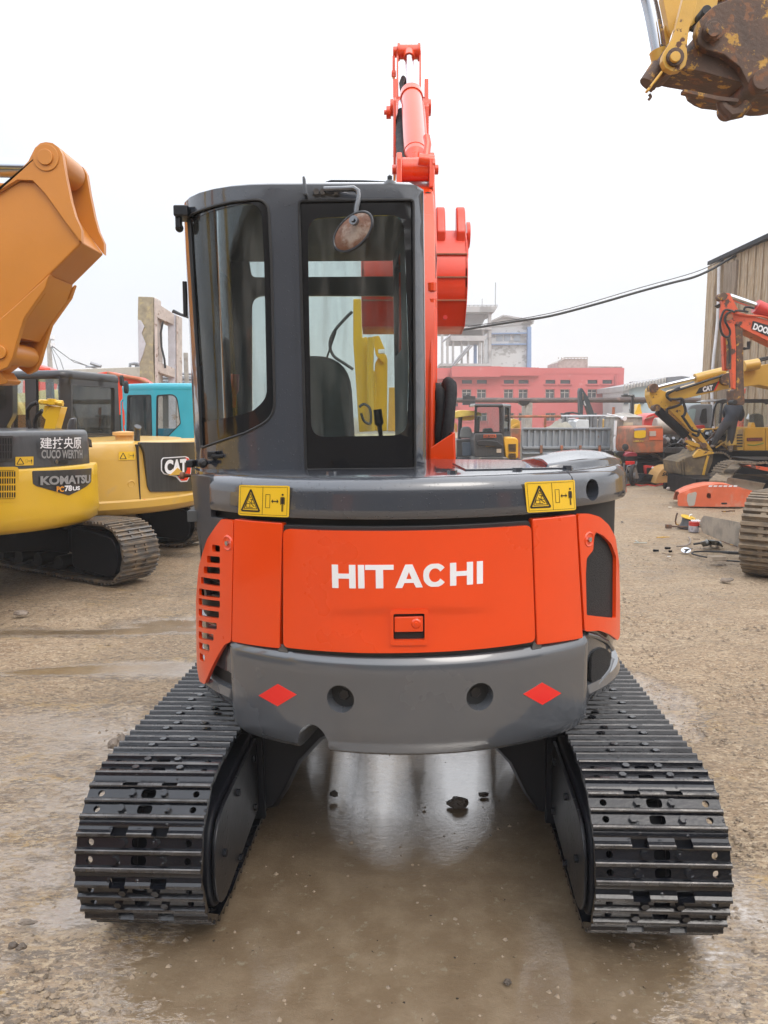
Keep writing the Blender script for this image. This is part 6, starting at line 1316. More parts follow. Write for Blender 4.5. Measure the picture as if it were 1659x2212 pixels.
wc = Wall(I4, [(at(q[0][0], 900, MY + .6).x, MY + .6), (at(q[-1][0], 900, MY + .6).x, MY + .6)])
o1 = [wc.proj(*p[:2]) for p in q]; h1 = [rnd([wc.proj(*p) for p in [(x, y) for x, y in R2(l)]], .08) for l in ([(1002, 1668), (1022, 1505), (1040, 1450), (1062, 1440), (1085, 1440), (1060, 1668)], [(1078, 1668), (1100, 1440), (1240, 1438), (1240, 1668)], [(1256, 1662), (1256, 1440), (1510, 1440), (1530, 1470), (1530, 1662)])]
mb = MB(); wc.holed(mb, o1, h1, -.08, 0, .3, .4); CBN = mb.build('cab', BPAINT, YM, .01)
for h in h1: mb = MB(); wc.patch(mb, h, -.04, -.03, .5); mb.build('window_pane', GLASSN, CBN, 0)
mb = MB(); slab(mb, R2([(1010, 1425), (1100, 1400), (1640, 1402), (1640, 1425)]), MY + .6, 1.3); mb.build('cab_roof', BPAINT, YM, .03)
mb = MB(); slab(mb, R2([(1400, 1560), (1440, 1540), (1490, 1560), (1500, 1680), (1400, 1680)]), MY + 1.0, .3, 3); mb.build('seat_back', SEATM, YM, .03)
trk(YM, 1545, 1640, 0, 0, MY - .2, SHOEM, SHB)
a_ = at(1600, 1000, MY); mb = MB(); mb.box((a_.x, MY + .9, .42), (2.0, 2.0, .6)); mb.build('track_frame', UNDER, YM)
# red boom and pale ram seen through that cab
RB = thing('excavator', 'red-orange excavator boom and ram leaning behind the cab the mechanic stands beside', 'excavator', (at(1620, 900, 24).x, 24, 0), 'excavators parked in the yard')
sl('boom', R2([(1310, 1300), (1440, 1290), (1700, 1310), (1700, 1440), (1440, 1470), (1380, 1560), (1330, 1690), (1280, 1690), (1300, 1560), (1330, 1450)]), 24, .5, OWORN, RB, 3)
tb('ram', R2([(1490, 1300), (1440, 1400), (1390, 1500), (1340, 1600)]), 23.8, .07, WHITEL, RB); tb('ram_barrel', R2([(1530, 1330), (1580, 1400), (1700, 1500)]), 23.8, .13, OWORN, RB)
mb = MB(); c = at(1640, 1000, 25); mb.cyl((c.x, 25, 0), (c.x, 25, 1.6), 1.2, 20); mb.build('engine_housing', OWORN, RB, .05)
# ---- grey truck cab
TC = thing('truck_cab', 'dusty grey truck cab with dark windows between the ochre boom and the shed', 'truck', (at(1505, 900, 24).x, 24, 0))
TG = mat('dusty_truck_grey', (.17, .18, .19), .5, 0, 0, .15)
sl('cab_body', R2([(735, 1680), (742, 1560), (762, 1490), (790, 1462), (850, 1450), (940, 1452), (1000, 1452), (1000, 1690), (830, 1690)]), 23.5, 2.0, TG, TC, 4, .06)
sl('windscreen', R2([(752, 1610), (765, 1510), (800, 1495), (838, 1498), (815, 1640), (770, 1645)]), 23.47, .04, mat('pale_window', (.28, .36, .36), .15), TC, 3, 0); sl('side_window', R2([(872, 1600), (900, 1500), (940, 1490), (945, 1640), (890, 1640)]), 23.47, .04, DARKIN, TC, 3, 0)
sl('red_trim', R2([(828, 1660), (920, 1655), (930, 1690), (830, 1690)]), 23.3, .3, REDP, TC, 2)
# ---- mechanic
PE = MB(); pts = {}
def P2(x, y, Y): p = R2([(x, y)])[0]; return at(p[0], p[1], Y)
PY = MY - .22
sk_v = [P2(1150, 1625, PY), P2(1180, 1600, PY), P2(1195, 1550, PY), P2(1205, 1500, PY + .05), P2(1200, 1462, PY + .18), P2(1190, 1450, PY + .35),      # pelvis .. neck
        P2(1120, 1650, PY), P2(1060, 1740, PY - .05), P2(1010, 1840, PY), P2(1000, 1860, PY), P2(985, 1862, PY - .12),                              # left leg
        P2(1190, 1650, PY), P2(1175, 1770, PY - .02), P2(1168, 1885, PY), P2(1168, 1898, PY), P2(1178, 1902, PY - .12),                             # right leg
        P2(1262, 1490, PY + .1), P2(1280, 1560, PY + .15), P2(1262, 1610, PY + .35),                                                              # right arm
        P2(1135, 1490, PY + .12), P2(1120, 1540, PY + .25), P2(1130, 1590, PY + .45), P2(1190, 1440, PY + .46)]
sk_e = [(0, 1), (1, 2), (2, 3), (3, 4), (4, 5), (5, 22), (0, 6), (6, 7), (7, 8), (8, 9), (9, 10), (0, 11), (11, 12), (12, 13), (13, 14), (14, 15), (3, 16), (16, 17), (17, 18), (3, 19), (19, 20), (20, 21)]
sk_r = [.17, .18, .19, .21, .13, .07, .13, .10, .065, .05, .045, .13, .10, .065, .05, .045, .10, .085, .06, .10, .085, .06, .10]
me = bpy.data.meshes.new('person'); me.from_pydata([tuple(v) for v in sk_v], sk_e, [])
po = bpy.data.objects.new('person', me); COL.objects.link(po); mo = po.modifiers.new('skin', 'SKIN')
for v, r_ in zip(me.skin_vertices[0].data, sk_r): v.radius = (r_, r_)
me.skin_vertices[0].data[0].use_root = True
po.modifiers.new('sub', 'SUBSURF').levels = 2
m2 = evalmesh(po); bpy.data.objects.remove(po)
JAC = mat('dark_jacket_and_trousers', (.018, .021, .03), .8, 0, 0, .2, 20); TRO = mat('charcoal_trousers', (.035, .033, .035), .85); BOOT = mat('dusty_boots', (.20, .15, .11), .9); SKIN_ = mat('skin', (.40, .24, .17), .6); HAIR = mat('black_hair', (.01, .01, .01), .6)
hip = P2(1150, 1618, PY).z; ank = P2(1000, 1848, PY).z
PER = link('person', m2, [JAC, TRO, BOOT, HAIR], None, 0, 180)
for pl in m2.polygons:
    z = pl.center.z; pl.material_index = 2 if z < ank else (1 if z < hip else 0)
    if z > P2(1200, 1452, PY).z and pl.center.y > PY + .38: pl.material_index = 3
    pl.use_smooth = True
tag(PER, 'mechanic in dark jacket and trousers bending into the engine bay of the amber excavator', 'person')
# ---- debris in front of the machines
mb = MB(); o_ = R3([(716, 770, 2), (714, 668, 2), (740, 640, 2), (850, 595), (1000, 560), (1150, 545), (1260, 552), (1350, 575), (1500, 618), (1600, 668), (1700, 720), (1700, 795), (1300, 797), (800, 795), (735, 782)])
OH = thing('engine_cover', 'big faded orange engine cover with a hole in it, lying on the dirt', 'engine cover', Vector((gr(1550, 1095).x, 14.1, 0)))
Wo = Wall(I4, [(at(p, 1090, 14.0).x, 14.0 + .10 * ((p - 1560) / 90) ** 2) for p in range(1460, 1671, 8)])
oo = [(lambda q: (q[0], max(.02, q[1])))(Wo.proj(*p[:2])) for p in rnd(o_, 3, 3)]; hh = rnd([Wo.proj(*p) for p in R3([(1018, 648), (1045, 636), (1066, 655), (1064, 700), (1035, 700), (1016, 680)])], .02)
mb = MB(); Wo.holed(mb, oo, [hh], -.05, 0, .08, .12); mb.build('cover_face', OFADE, OH, .015)
top = [p for p in oo if p[1] > .25]; rs = [[Wo.pos(p[0], p[1] - .004, -.02) for p in top], [Wo.pos(p[0], p[1] + .015, -.25) for p in top], [Wo.pos(p[0], p[1] - .02, -.7) for p in top], [Wo.pos(p[0], .05, -1.0) for p in top]]
mb = MB(); mb.loft(rs, caps=False, closed=False); ct = mb.build('cover_top', OFADE, OH, 0, 60); so_ = ct.modifiers.new('s', 'SOLIDIFY'); so_.thickness = .02
f = wmap(Wo, R3([(1030, 574), (1350, 582), (1350, 562), (1040, 553)])); mb = MB(); word(mb, 'ZX200', lambda u, v: f(u, v, .008), .05, .2) if False else None
for k in range(6):
    a = 1035 + 52 * k; mb = MB(); Wo.patch(mb, [Wo.proj(*p) for p in R3([(a, 575 - 0 * k), (a + 36, 575), (a + 44, 560), (a + 8, 560)])], -.01, .004, .1); mb.build('worn_letter', WHITEL, OH, 0, 0)
mb = MB(); Wo.patch(mb, rnd([Wo.proj(*p) for p in R3([(1170, 740), (1230, 740), (1230, 757), (1170, 757)])], .015), -.01, .006, .1); mb.build('latch', RUBBER, OH)
mb = MB(); Wo.patch(mb, rnd([Wo.proj(*p) for p in R3([(815, 650), (900, 625), (915, 640), (890, 770), (830, 780), (810, 720)])], .03), -.01, .003, .1); mb.build('filler_patch', mat('grey_body_filler', (.40, .38, .34), .8, col2=(.55, .3, .2), thr=.62, s2=8), OH, 0, 0)
SN = thing('sany_cover', 'pale orange curved hood lettered in black, lying behind the scooter', 'engine cover', (at(1445, 1030, 18.6).x, 18.8, 0)); SN.name = 'hood_panel'
sl('hood_skin', R3([(475, 542, 2), (500, 470), (522, 428), (560, 388), (620, 362), (720, 352), (790, 352), (800, 470), (700, 500), (690, 542), (560, 535)]), 18.6, .7, PALEY, SN, 3, .05)
pw('SANY', R3([(548, 462), (660, 458), (690, 418), (565, 424)]), 18.57, BPAINT, SN, .05)
RFm = thing('red_cover_frame', 'red triangular cover frame with black mesh, leaning beside the pale orange hood', 'cover', (at(1410, 1025, 19.3).x, 19.4, 0))
sl('frame', R3([(365, 358), (385, 350), (500, 362), (585, 380), (600, 395), (540, 460), (380, 455)]), 19.3, .12, REDP, RFm, 2); sl('mesh', R3([(392, 385), (400, 375), (500, 385), (540, 395), (500, 440), (395, 440)]), 19.27, .03, DARKIN, RFm, 2, 0)
tb('pale_strip', R3([(445, 370), (490, 410), (530, 445)]), 19.25, .03, WHITEL, RFm, 4)
tag(sl('battery_tray', R3([(285, 525), (330, 500), (370, 455), (515, 450), (515, 505), (460, 525)]), 18.9, .5, UNDER, None, 2), 'flat black tray on the ground below the red cover frame', 'tray')
OS = thing('scrap_panel', 'orange and grey panel lying under the brown bucket', 'panel', (at(1475, 1050, 17.0).x, 17.2, 0))
sl('orange_face', R3([(690, 595), (705, 510), (790, 498), (860, 570), (870, 592), (800, 598)]), 16.95, .3, OWORN, OS, 2); sl('grey_back', R3([(678, 580), (685, 510), (715, 465), (760, 460), (800, 498), (705, 512), (692, 590)]), 17.0, .4, BGREY, OS, 2)
# muddy plates: tracks lying / standing at the far right
TL = thing('track_chain', 'loose muddy track chain lying folded behind the big orange cover', 'track', (at(1560, 1030, 16.4).x, 16.4, 0))
for k in range(7):
    a, b = 960 + 28 * k, 2212 - 27 * k
    mb = MB(); q = R2([(a, b), (a + 175 - 2 * k, b + 6), (a + 195 - 2 * k, b - 22), (a + 22, b - 26)]); Yk = 15.6 + .25 * k; mb.ext([at(x, y, Yk + (.0 if i < 2 else .2)) for i, (x, y) in enumerate(q)], (0, 0, .05)); mb.build('track_plate', SHOEM, TL, .008)
mb = MB(); mb.box((at(1560, 1030, 16.4).x, 16.6, .2), (1.6, 1.6, .35)); mb.build('track_bed', UNDER, TL)
RT = thing('parked_excavator', 'small excavator with red fender and muddy track at the far right behind the steel blade', 'excavator', (at(1650, 1040, 16).x, 16, 0), 'excavators parked in the yard')
trk(RT, 1618, 1760, 0, 0, 16.0, SHOEM, SHB)
sl('fender', R2([(1350, 2050), (1390, 2045), (1534, 2065), (1700, 2100), (1700, 2130), (1534, 2100), (1400, 2075)]), 15.9, .5, OWORN, RT, 2); sl('body', R2([(1420, 1990), (1800, 1990), (1800, 2060), (1500, 2060)]), 16.1, 1.2, UNDER, RT, 2)
BLm = mat('scraped_blade_steel', (.25, .225, .19), .6, .2, 0, .25, 4, .2, 20, col2=(.36, .31, .25), thr=.5, s2=3)
def blade(name, label, x0, x1, yt, yb, Y0, Y1):
    g = []
    for x, Y in ((x0, Y0), (x1, Y1)):
        zt2 = at(x, yt[0] if x == x0 else yt[1], Y).z; X_ = at(x, 1000, Y).x; n = 9
        pr = [(.12 * math.sin(math.pi * k / n) , zt2 * (1 - k / n) + .01) for k in range(n + 1)]; g.append([Vector((X_, Y + d, z)) for d, z in pr] + [Vector((X_, Y + d + .04, z)) for d, z in reversed(pr)])
    mb = MB(); mb.loft(g); o = mb.build(name, BLm, None, .006); tag(o, label, 'blade'); return o
q = R3([(1030, 886), (1400, 965)]); blade('dozer_blade', 'curved grey steel blade standing on its edge beside the near muddy track', q[0][0], q[1][0] + 10, (q[0][1], q[1][1]), 0, 10.9, 9.6)
q = R3([(1252, 480), (1650, 545)]); blade('dozer_blade', 'wide curved steel blade behind the big orange cover', q[0][0], q[1][0], (q[0][1], q[1][1]), 0, 15.2, 15.0)
# ---- scooter
SY = 18.8
SCO = thing('scooter', 'parked motor scooter with olive leg blanket and red-topped box, seen from behind', 'scooter', (at(1350, 1035, SY).x, SY, 0))
s3 = lambda x, y, Y=SY: at(*R3([(x, y)])[0], Y)
def wheel(c, r_, nm='wheel'):
    mb = MB(); mb.tube([c + Vector((r_ * math.cos(R(20 * k)) * .55, r_ * math.cos(R(20 * k)) * .83, r_ * math.sin(R(20 * k)))) for k in range(19)], .05, 8); t_ = mb.build(nm, RUBBER, SCO); mb = MB(); mb.cyl(c - Vector((.05, -.03, 0)), c + Vector((.05, -.03, 0)), .08, 12); mb.build('hub', STL, t_)
wheel(s3(248, 480, SY - .2) * Vector((1, 1, 0)) + Vector((0, 0, .24)), .22); wheel(s3(108, 480, SY + .9) * Vector((1, 1, 0)) + Vector((0, 0, .24)), .22)
sl('tail_body', R3([(160, 330), (200, 300), (285, 310), (290, 370), (230, 400), (170, 380)]), SY - .1, .6, BGREY, SCO, 3, .03); sl('mudguard', R3([(185, 370), (280, 375), (310, 480), (300, 492), (240, 485)]), SY - .25, .04, mat('dusty_mudguard', (.26, .22, .19), .8), SCO, 2)
sl('top_box', R3([(155, 262), (200, 248), (292, 250), (290, 300), (200, 308), (162, 305)]), SY - .1, .45, RUBBER, SCO, 3, .03); sl('box_lid', R3([(158, 260), (175, 228), (230, 212), (275, 215), (293, 245), (290, 255)]), SY - .1, .45, mat('red_box_lid', (.28, .03, .045), .4), SCO, 4, .03)
sl('leg_blanket', R3([(-30, 260), (40, 215), (75, 235), (140, 270), (155, 300), (100, 330), (65, 320), (60, 385), (130, 390), (150, 410), (110, 440), (20, 470), (-30, 480)]), SY + .2, .5, mat('olive_blanket', (.24, .23, .13), .9), SCO, 5, .04); sl('blanket_cuff', R3([(-30, 190), (30, 195), (60, 230), (30, 300), (-30, 320)]), SY + .1, .3, RUBBER, SCO, 4, .03); sl('blanket_cuff', R3([(65, 230), (90, 200), (150, 205), (200, 240), (150, 270), (100, 260)]), SY + .1, .3, RUBBER, SCO, 4, .03); sl('footwell', R3([(-30, 470), (100, 430), (160, 425), (150, 455), (0, 490)]), SY + .2, .4, BGREY, SCO, 3)
for a, b in (((130, 260), (165, 170)), ((5, 200), (30, 185))): tb('mirror_stay', R3([a, b]), SY + .3, .010, RUBBER, SCO, 6)
mb = MB(); mb.lathe(s3(165, 160, SY + .3), (.1, -1, .3), [(.02, -.02), (.08, -.01), (.085, .01), (.02, .02)], 14); mb.build('mirror', RUBBER, SCO)
tb('grab_rail', R3([(155, 330), (150, 380), (175, 440), (190, 360), (270, 350), (285, 310)]), SY - .2, .018, STL, SCO, 6); tb('stand', R3([(180, 480), (182, 555)]), SY, .015, STL, SCO, 6); tb('stand', R3([(115, 480), (75, 525)]), SY + .5, .015, STL, SCO, 6)
mb = MB(); mb.box(s3(215, 325, SY - .15), (.22, .06, .09)); mb.build('tail_lamp', REDREF, SCO, .01)
# ---- loose things on the dirt (x, y in the third measuring crop)
def g3(x, y, z=0): return gr(*R3([(x, y)])[0], z)
def up3(x, y, base): Y = g3(*base).y; return at(*R3([(x, y)])[0], Y)
tag(tb('red_cable', [], 0, 0, 0, None) if False else (lambda mb: (mb.tube([g3(*p, .02) for p in ((90, 562), (180, 556), (260, 545), (330, 565), (400, 552), (480, 566), (560, 545), (640, 560), (690, 540))], .018, 6), mb.build('red_cable', REDP, None))[1])(MB()), 'thin red cable trailing across the dirt by the scooter', 'cable')
mb = MB(); p = g3(607, 597); mb.box(p + Vector((0, .06, .07)), (.13, .10, .14)); tag(mb.build('battery', UNDER, None, .01), 'small black battery case standing on the dirt in front of the pale orange hood', 'battery')
mb = MB(); p = g3(640, 612); mb.tube([p + Vector((-.10, 0, .04)), p + Vector((-.06, 0, .04)), p + Vector((.08, 0, .04)), p + Vector((.1, 0, .04))], [.015, .04, .04, .03], 12); tag(mb.build('plastic_bottle', mat('dirty_plastic', (.46, .38, .33), .4), None), 'dirty plastic bottle lying beside the black battery case', 'bottle')
# reel, can, hammer
RE_ = thing('cable_reel', 'dark cable reel with yellow top disc standing on the dirt', 'reel', g3(820, 1005)); c = g3(815, 1005)
mb = MB(); mb.lathe(c, (0, 0, 1), [(.145, 0), (.145, .015), (.12, .02), (.09, .09), (.08, .155)], 26); mb.build('drum', BGREY, RE_)
mb = MB(); mb.lathe(c + Vector((0, 0, .155)), (.18, -.2, 1), [(.10, 0), (.108, .006), (.106, .014), (.03, .02)], 28); mb.build('yellow_disc', YEL, RE_)
mb = MB(); mb.tube([c + Vector((.02, 0, .17)), c + Vector((.03, 0, .20)), c + Vector((.06, 0, .205))], .009, 6); mb.build('knob', WHITEL, RE_)
PC_ = thing('paint_can', 'paint-splashed white and red paint can standing in front of the cable reel', 'paint can', g3(882, 1050)); c = g3(882, 1045)
mb = MB(); mb.lathe(c, (0, 0, 1), [(.072, 0), (.074, .006), (.074, .09)], 24); mb.build('can', mat('splashed_can', (.50, .48, .52), .5, col2=(.30, .29, .33), thr=.5, s2=14), PC_)
mb = MB(); mb.lathe(c + Vector((0, 0, .09)), (0, 0, 1), [(.0745, 0), (.0745, .05), (.076, .054), (.06, .054)], 24); mb.build('red_band', REDP, PC_)
mb = MB(); 
for k in range(5): mb.tube([c + Vector((-.03 + .012 * k, 0, .14)), c + Vector((-.05 + .025 * k, -.01, .175)), c + Vector((-.04 + .03 * k, -.04, .155))], .008, 6)
mb.build('rags', WHITEL, PC_)
mb = MB(); mb.tube([g3(820, 995, .03), g3(640, 988, .03)], .013, 8); mb.box(g3(618, 990, .035), (.08, .06, .06)); tag(mb.build('sledgehammer', RUSTY, None, .004), 'rusty long-handled hammer lying left of the cable reel', 'hammer')
b_ = (740, 985); mb = MB(); mb.tube([up3(712, 848, b_), up3(700, 880, b_), up3(690, 935, b_), up3(698, 965, b_), g3(745, 983, .03)], .013, 8); tag(mb.build('bent_bar', RUSTY, None), 'bent rusty bar leaning up beside the cable reel', 'bar')
for d in (0, 22): mb = MB(); mb.tube([g3(930, 965 + d, .10), g3(980, 985 + d, .03), g3(1050, 1005 + d * .6, .02), g3(1330, 1020 + d, .02)], .009, 6); tag(mb.build('black_hose', RUBBER, None), ('upper' if d == 0 else 'lower') + ' of two black hoses running from the paint can to the steel blade', 'hose')
mb = MB(); c = g3(1065, 1200); n = 14; rows = []
for j in range(5):
    v = j / 4; rows.append([g3(950 + 215 * i / n + 25 * v, 1150 + 50 * v - 20 * math.sin(i / n * 3), .10 * (1 - v) * (1 + .35 * math.sin(i * .9)) + .02 + .02 * math.sin(i * 1.3 + j)) for i in range(n + 1)])
mb.loft(rows, False, False); o = mb.build('rubber_flap', mat('grey_rubber_sheet', (.17, .18, .18), .6), None, 0, 80); m_ = o.modifiers.new('s', 'SOLIDIFY'); m_.thickness = .012; tag(o, 'crumpled grey rubber sheet lying in front of the steel blade', 'rubber sheet')
mb = MB(); mb.tube([g3(880, 1175, .03), g3(990, 1160, .05)], .014, 8); tag(mb.build('pipe', RUBBER, None), 'short black pipe sticking out from under the grey rubber sheet', 'pipe')
mb = MB(); mb.tube([g3(1160, 1140, .03), g3(1335, 1200, .02)], .006, 6); tag(mb.build('rod', RUSTY, None), 'thin rod along the foot of the steel blade', 'rod')
mb = MB(); mb.tube([g3(705, 1200, .02), g3(800, 1192, .02), g3(840, 1170, .02), g3(850, 1130, .02), g3(830, 1103, .02)], .011, 8); tag(mb.build('curved_hose', mat('tan_hose', (.22, .18, .15), .7), None), 'short curved hose end lying behind the silver disc', 'hose')
mb = MB(); mb.tube([g3(1400, 1360, .02), g3(1230, 1348, .02), g3(1080, 1325, .02), g3(950, 1300, .02), g3(875, 1280, .02), g3(860, 1268, .02), g3(885, 1255, .02), g3(1000, 1250, .02), g3(1150, 1255, .03), g3(1250, 1265, .05), g3(1390, 1272, .05)], [.010] * 8 + [.012, .020, .018], 8); tag(mb.build('looped_hose', RUBBER, None), 'long black hose looped on the dirt by the near muddy track', 'hose')
mb = MB(); c = g3(800, 1240, .03); mb.lathe(c, (-.2, -.5, 1), [(.01, -.006), (.058, -.005), (.058, .004), (.012, .008)], 22); mb.box(c + Vector((.03, 0, .015)), (.13, .022, .012), Matrix.Rotation(.5, 3, 'Z')); tag(mb.build('silver_disc', CHROME, None), 'shiny silver disc with a strip across it lying on the dirt', 'disc')
SC_ = thing('track_pad', 'loose pale muddy track pad lying in front of the looped hose', 'track pad', g3(1120, 1380)); o = bpy.data.objects.new('pad', SHM); COL.objects.link(o); o.parent = SC_; o.location = (0, 0, .05); o.rotation_euler = (0, 0, R(6)); o.scale = (.30, .55, .6)
o.material_slots[0].link = 'OBJECT'; o.material_slots[0].material = mat('dried_mud_pad', (.46, .38, .29), .85)
mb = MB(); mb.box(g3(1215, 833, .03), (.13, .03, .02), Matrix.Rotation(.1, 3, 'Z')); mb.box(g3(1280, 828, .04), (.10, .02, .02), Matrix.Rotation(-.1, 3, 'Z')); tag(mb.build('wood_scrap', RUSTY, None), 'dark wooden scrap lying below the big orange cover', 'scrap')
mb = MB(); mb.tube([g3(495, 1105, .015), g3(560, 1102, .015), g3(632, 1100, .015)], [.008, .010, .004], 6); tag(mb.build('pliers', YWORN, None), 'yellow-handled pliers lying on the dirt', 'pliers')
mb = MB(); mb.box(g3(325, 1162, .02), (.17, .028, .012), Matrix.Rotation(-.06, 3, 'Z')); mb.box(g3(285, 1145, .02), (.02, .11, .01)); tag(mb.build('caliper', mat('dull_tool_steel', (.33, .34, .30), .4, .5), None, .003), 'flat metal caliper lying on the dirt, left of the small tools', 'caliper')
for (x, y, lb) in ((487, 1243, 'small black clamp lying leftmost of the small black parts'), (610, 1217, 'small black clamp lying rearmost of the small black parts'), (638, 1250, 'tiny black nut lying in front of the rearmost black clamp')):
    mb = MB(); s_ = .6 if x == 638 else 1
    mb.box(g3(x - 14 * s_, y, .03), (.04 * s_, .028, .028)); mb.box(g3(x + 14 * s_, y, .025), (.035 * s_, .022, .025)); mb.box(g3(x, y, .015), (.07 * s_, .014, .01)); tag(mb.build('clamp', UNDER, None, .004), lb, 'clamp', 'small black clamps on the dirt')
mb = MB(); mb.tube([g3(550, 1270, .01), g3(665, 1290, .01)], .004, 6); tag(mb.build('thin_rod', RUSTY, None), 'thin rusty rod in front of the small black parts', 'rod')
mb = MB(); mb.box(g3(622, 1304, .01), (.04, .012, .006)); tag(mb.build('paper_scrap', WHITEL, None), 'tiny white strip on the dirt in front of the thin rod', 'scrap')
mb = MB(); mb.box(g3(635, 788, .015), (.07, .04, .01), Matrix.Rotation(-.3, 3, 'Z')); tag(mb.build('white_scrap', mat('white_foam', (.62, .58, .48), .9), None), 'white foam scrap on the dirt left of the big orange cover', 'scrap')
mb = MB(); mb.box(g3(910, 1122, .01), (.09, .01, .01), Matrix.Rotation(-.1, 3, 'Z')); tag(mb.build('stick', RUSTY, None), 'short dark stick left of the grey rubber sheet', 'stick')
ROCKM = mat('grey_brown_rock', (.22, .18, .145), .9, 0, 0, .35, 14, .5, 40); CLOD = mat('wet_clod', (.10, .078, .06), .6, 0, .1, .4, 20, .6, 50)
def rock(p, r_, sc=(1, 1, .6), seed=0, m_=ROCKM, name='rock', parent=None):
    bm = bmesh.new(); bmesh.ops.create_icosphere(bm, subdivisions=3, radius=1)
    for v in bm.verts:
        n_ = noise.noise(v.co * 1.3 + Vector((seed * 7.1, 0, 0))) * .45 + noise.noise(v.co * 3.5 + Vector((0, seed * 3.3, 0))) * .2; c = v.co * (1 + n_); v.co = Vector((c.x * sc[0], c.y * sc[1], max(-.35, c.z) * sc[2])) * r_ + p
    me = bpy.data.meshes.new(name); bm.to_mesh(me); bm.free(); return link(name, me, m_, parent, 0, 30)
tag(rock(g3(1222, 1555, .02), .055, (1.15, .7, .55), 4), 'fist-sized grey-brown rock on the dirt before the near muddy track', 'rock')
tag(rock(g3(133, 945, .015), .022, (1, 1, .8), 5, CLOD), 'small dark stone to the right of the orange excavator corner', 'rock')
tag(rock(gr(990, 1735, .01), .038, (1.1, .8, .7), 8, CLOD), 'larger dark clod in the puddle between the black tracks', 'clod'); tag(rock(gr(722, 1716, .01), .018, (1, .8, .9), 9, CLOD), 'small dark clod left in the puddle between the black tracks', 'clod'); tag(rock(gr(1045, 1716, .005), .018, (1.3, 1, .5), 10, CLOD), 'flat dark clod right of the larger one in the puddle', 'clod')
G = thing('mud_clump', 'broken grey mud clump on wet dirt left of the left black track', 'mud clump', gr(258, 1612))
for k, (x, y, r_) in enumerate(((246, 1610, .03), (262, 1604, .036), (274, 1604, .026), (256, 1612, .016), (268, 1610, .02))): rock(gr(x, y, .03), r_, (1, .8, 1.1), 20 + k, ROCKM, 'mud_piece', G)
G = thing('mud_clump', 'pair of dark wet clods near the lower left corner of the photo', 'mud clump', gr(38, 2045))
for k, (x, y, r_) in enumerate(((28, 2043, .016), (48, 2045, .014), (40, 2050, .01))): rock(gr(x, y, .015), r_, (1, .8, .8), 30 + k, CLOD, 'mud_piece', G)
tag(rock(gr(60, 1992, .005), .02, (1.5, .6, .5), 40, ROCKM), 'flat chip of stone in the shallow puddle at the lower left', 'stone'); tag(rock(gr(45, 1325, .02), .05, (1.3, .8, .5), 41, ROCKM), 'pale stone on the dirt under the bright yellow excavator', 'stone')
tag(rock(gr(1096, 2121, .003), .011, (1, 1, .7), 42, CLOD), 'tiny dark clod on the brown puddle near the bottom', 'clod')
# countless small clods and gravel
mb = MB(); rg = random.Random(11)
def peb(p, r_):
    a = rg.random() * 6; V_ = []
    for dx, dy, dz in ((1, 0, 0), (.3, .9, 0), (-.8, .5, 0), (-.7, -.6, 0), (.4, -.9, 0), (.1, .1, .8)): V_.append((p.x + r_ * (dx * math.cos(a) - dy * math.sin(a)) * rg.uniform(.7, 1.2), p.y + r_ * (dx * math.sin(a) + dy * math.cos(a)) * rg.uniform(.7, 1.2), p.z + r_ * dz * rg.uniform(.6, 1.1) - .004))
    mb.v += [Vector(v) for v in V_]; n = len(mb.v) - 6; mb.f += [(n, n + 1, n + 5), (n + 1, n + 2, n + 5), (n + 2, n + 3, n + 5), (n + 3, n + 4, n + 5), (n + 4, n, n + 5)]; mb.m += [0] * 5
for k in range(5200):
    px, py = rg.uniform(-60, 1720), 1040 + 1180 * rg.random() ** 1.3; p = gr(px, py)
    wv = wet(p.x, p.y); dens = noise.noise(Vector((p.x * .8, p.y * .8, 5))) 
    if dens < .02 or (wv > .5 and rg.random() < .85): continue
    peb(Vector((p.x, p.y, gz(p.x, p.y) + .004)), rg.choice((.0025, .0035, .005, .006, .009)) * (1 + p.y * .08))
for k in range(2600):
    p = gr(rg.uniform(1330, 1720), rg.uniform(1150, 1850)); peb(Vector((p.x, p.y, gz(p.x, p.y) + .004)), rg.choice((.003, .004, .006, .009)) * (1 + p.y * .07))
for cx_, cy_, n_, sp in ((110, 2180, 150, .10), (200, 2110, 50, .14), (320, 1560, 60, .25), (1500, 2120, 60, .15), (60, 1290, 120, .5), (90, 1310, 80, .4), (1540, 2000, 60, .2), (250, 1340, 50, .4)):
    c = gr(cx_, cy_)
    for k in range(n_): x, y = rg.gauss(c.x, sp), rg.gauss(c.y, sp * .7); peb(Vector((x, y, gz(x, y) + .004)), rg.choice((.003, .004, .006, .010)) * (1 + c.y * .08))
me = bpy.data.meshes.new('gravel'); me.from_pydata(mb.v, [], mb.f); me.update()
tag(link('gravel', me, mat('gravel_crumbs', (.22, .17, .12), .85, 0, 0, .45, 30), None, 0, 0), kind='stuff')
# ================================================================ far side of the yard
F3 = lambda l: [(905.2 + q[0] * .2811, 768 + q[1] * .2811, *q[2:]) for q in l]
F1 = lambda l: [(905.2 + q[0] * .45436, 548.6 + q[1] * .45436, *q[2:]) for q in l]
PINK = mat('faded_red_render', (.50, .115, .11), .9, 0, 0, .06, .35, col2=(.56, .22, .20), thr=.66, soft=.04, s2=.6)
PINKD = mat('faded_red_trim', (.46, .11, .105), .9, 0, 0, .05, .5); WIND = mat('dark_window_glass', (.05, .065, .075), .25, 0, 0, .2, .6); WFR = mat('pale_window_frame', (.50, .48, .44), .7)
BY = 74.0
RBD = thing('red_building', 'long faded red two-storey building with rows of small windows across the yard', 'building', (at(1140, 900, BY).x, BY + 4, 0))
X = lambda px: at(px, 880, BY).x
Z = lambda py: at(1140, py, BY).z
x0, x1 = at(860, 880, BY).x, at(1345.3, 880, BY).x
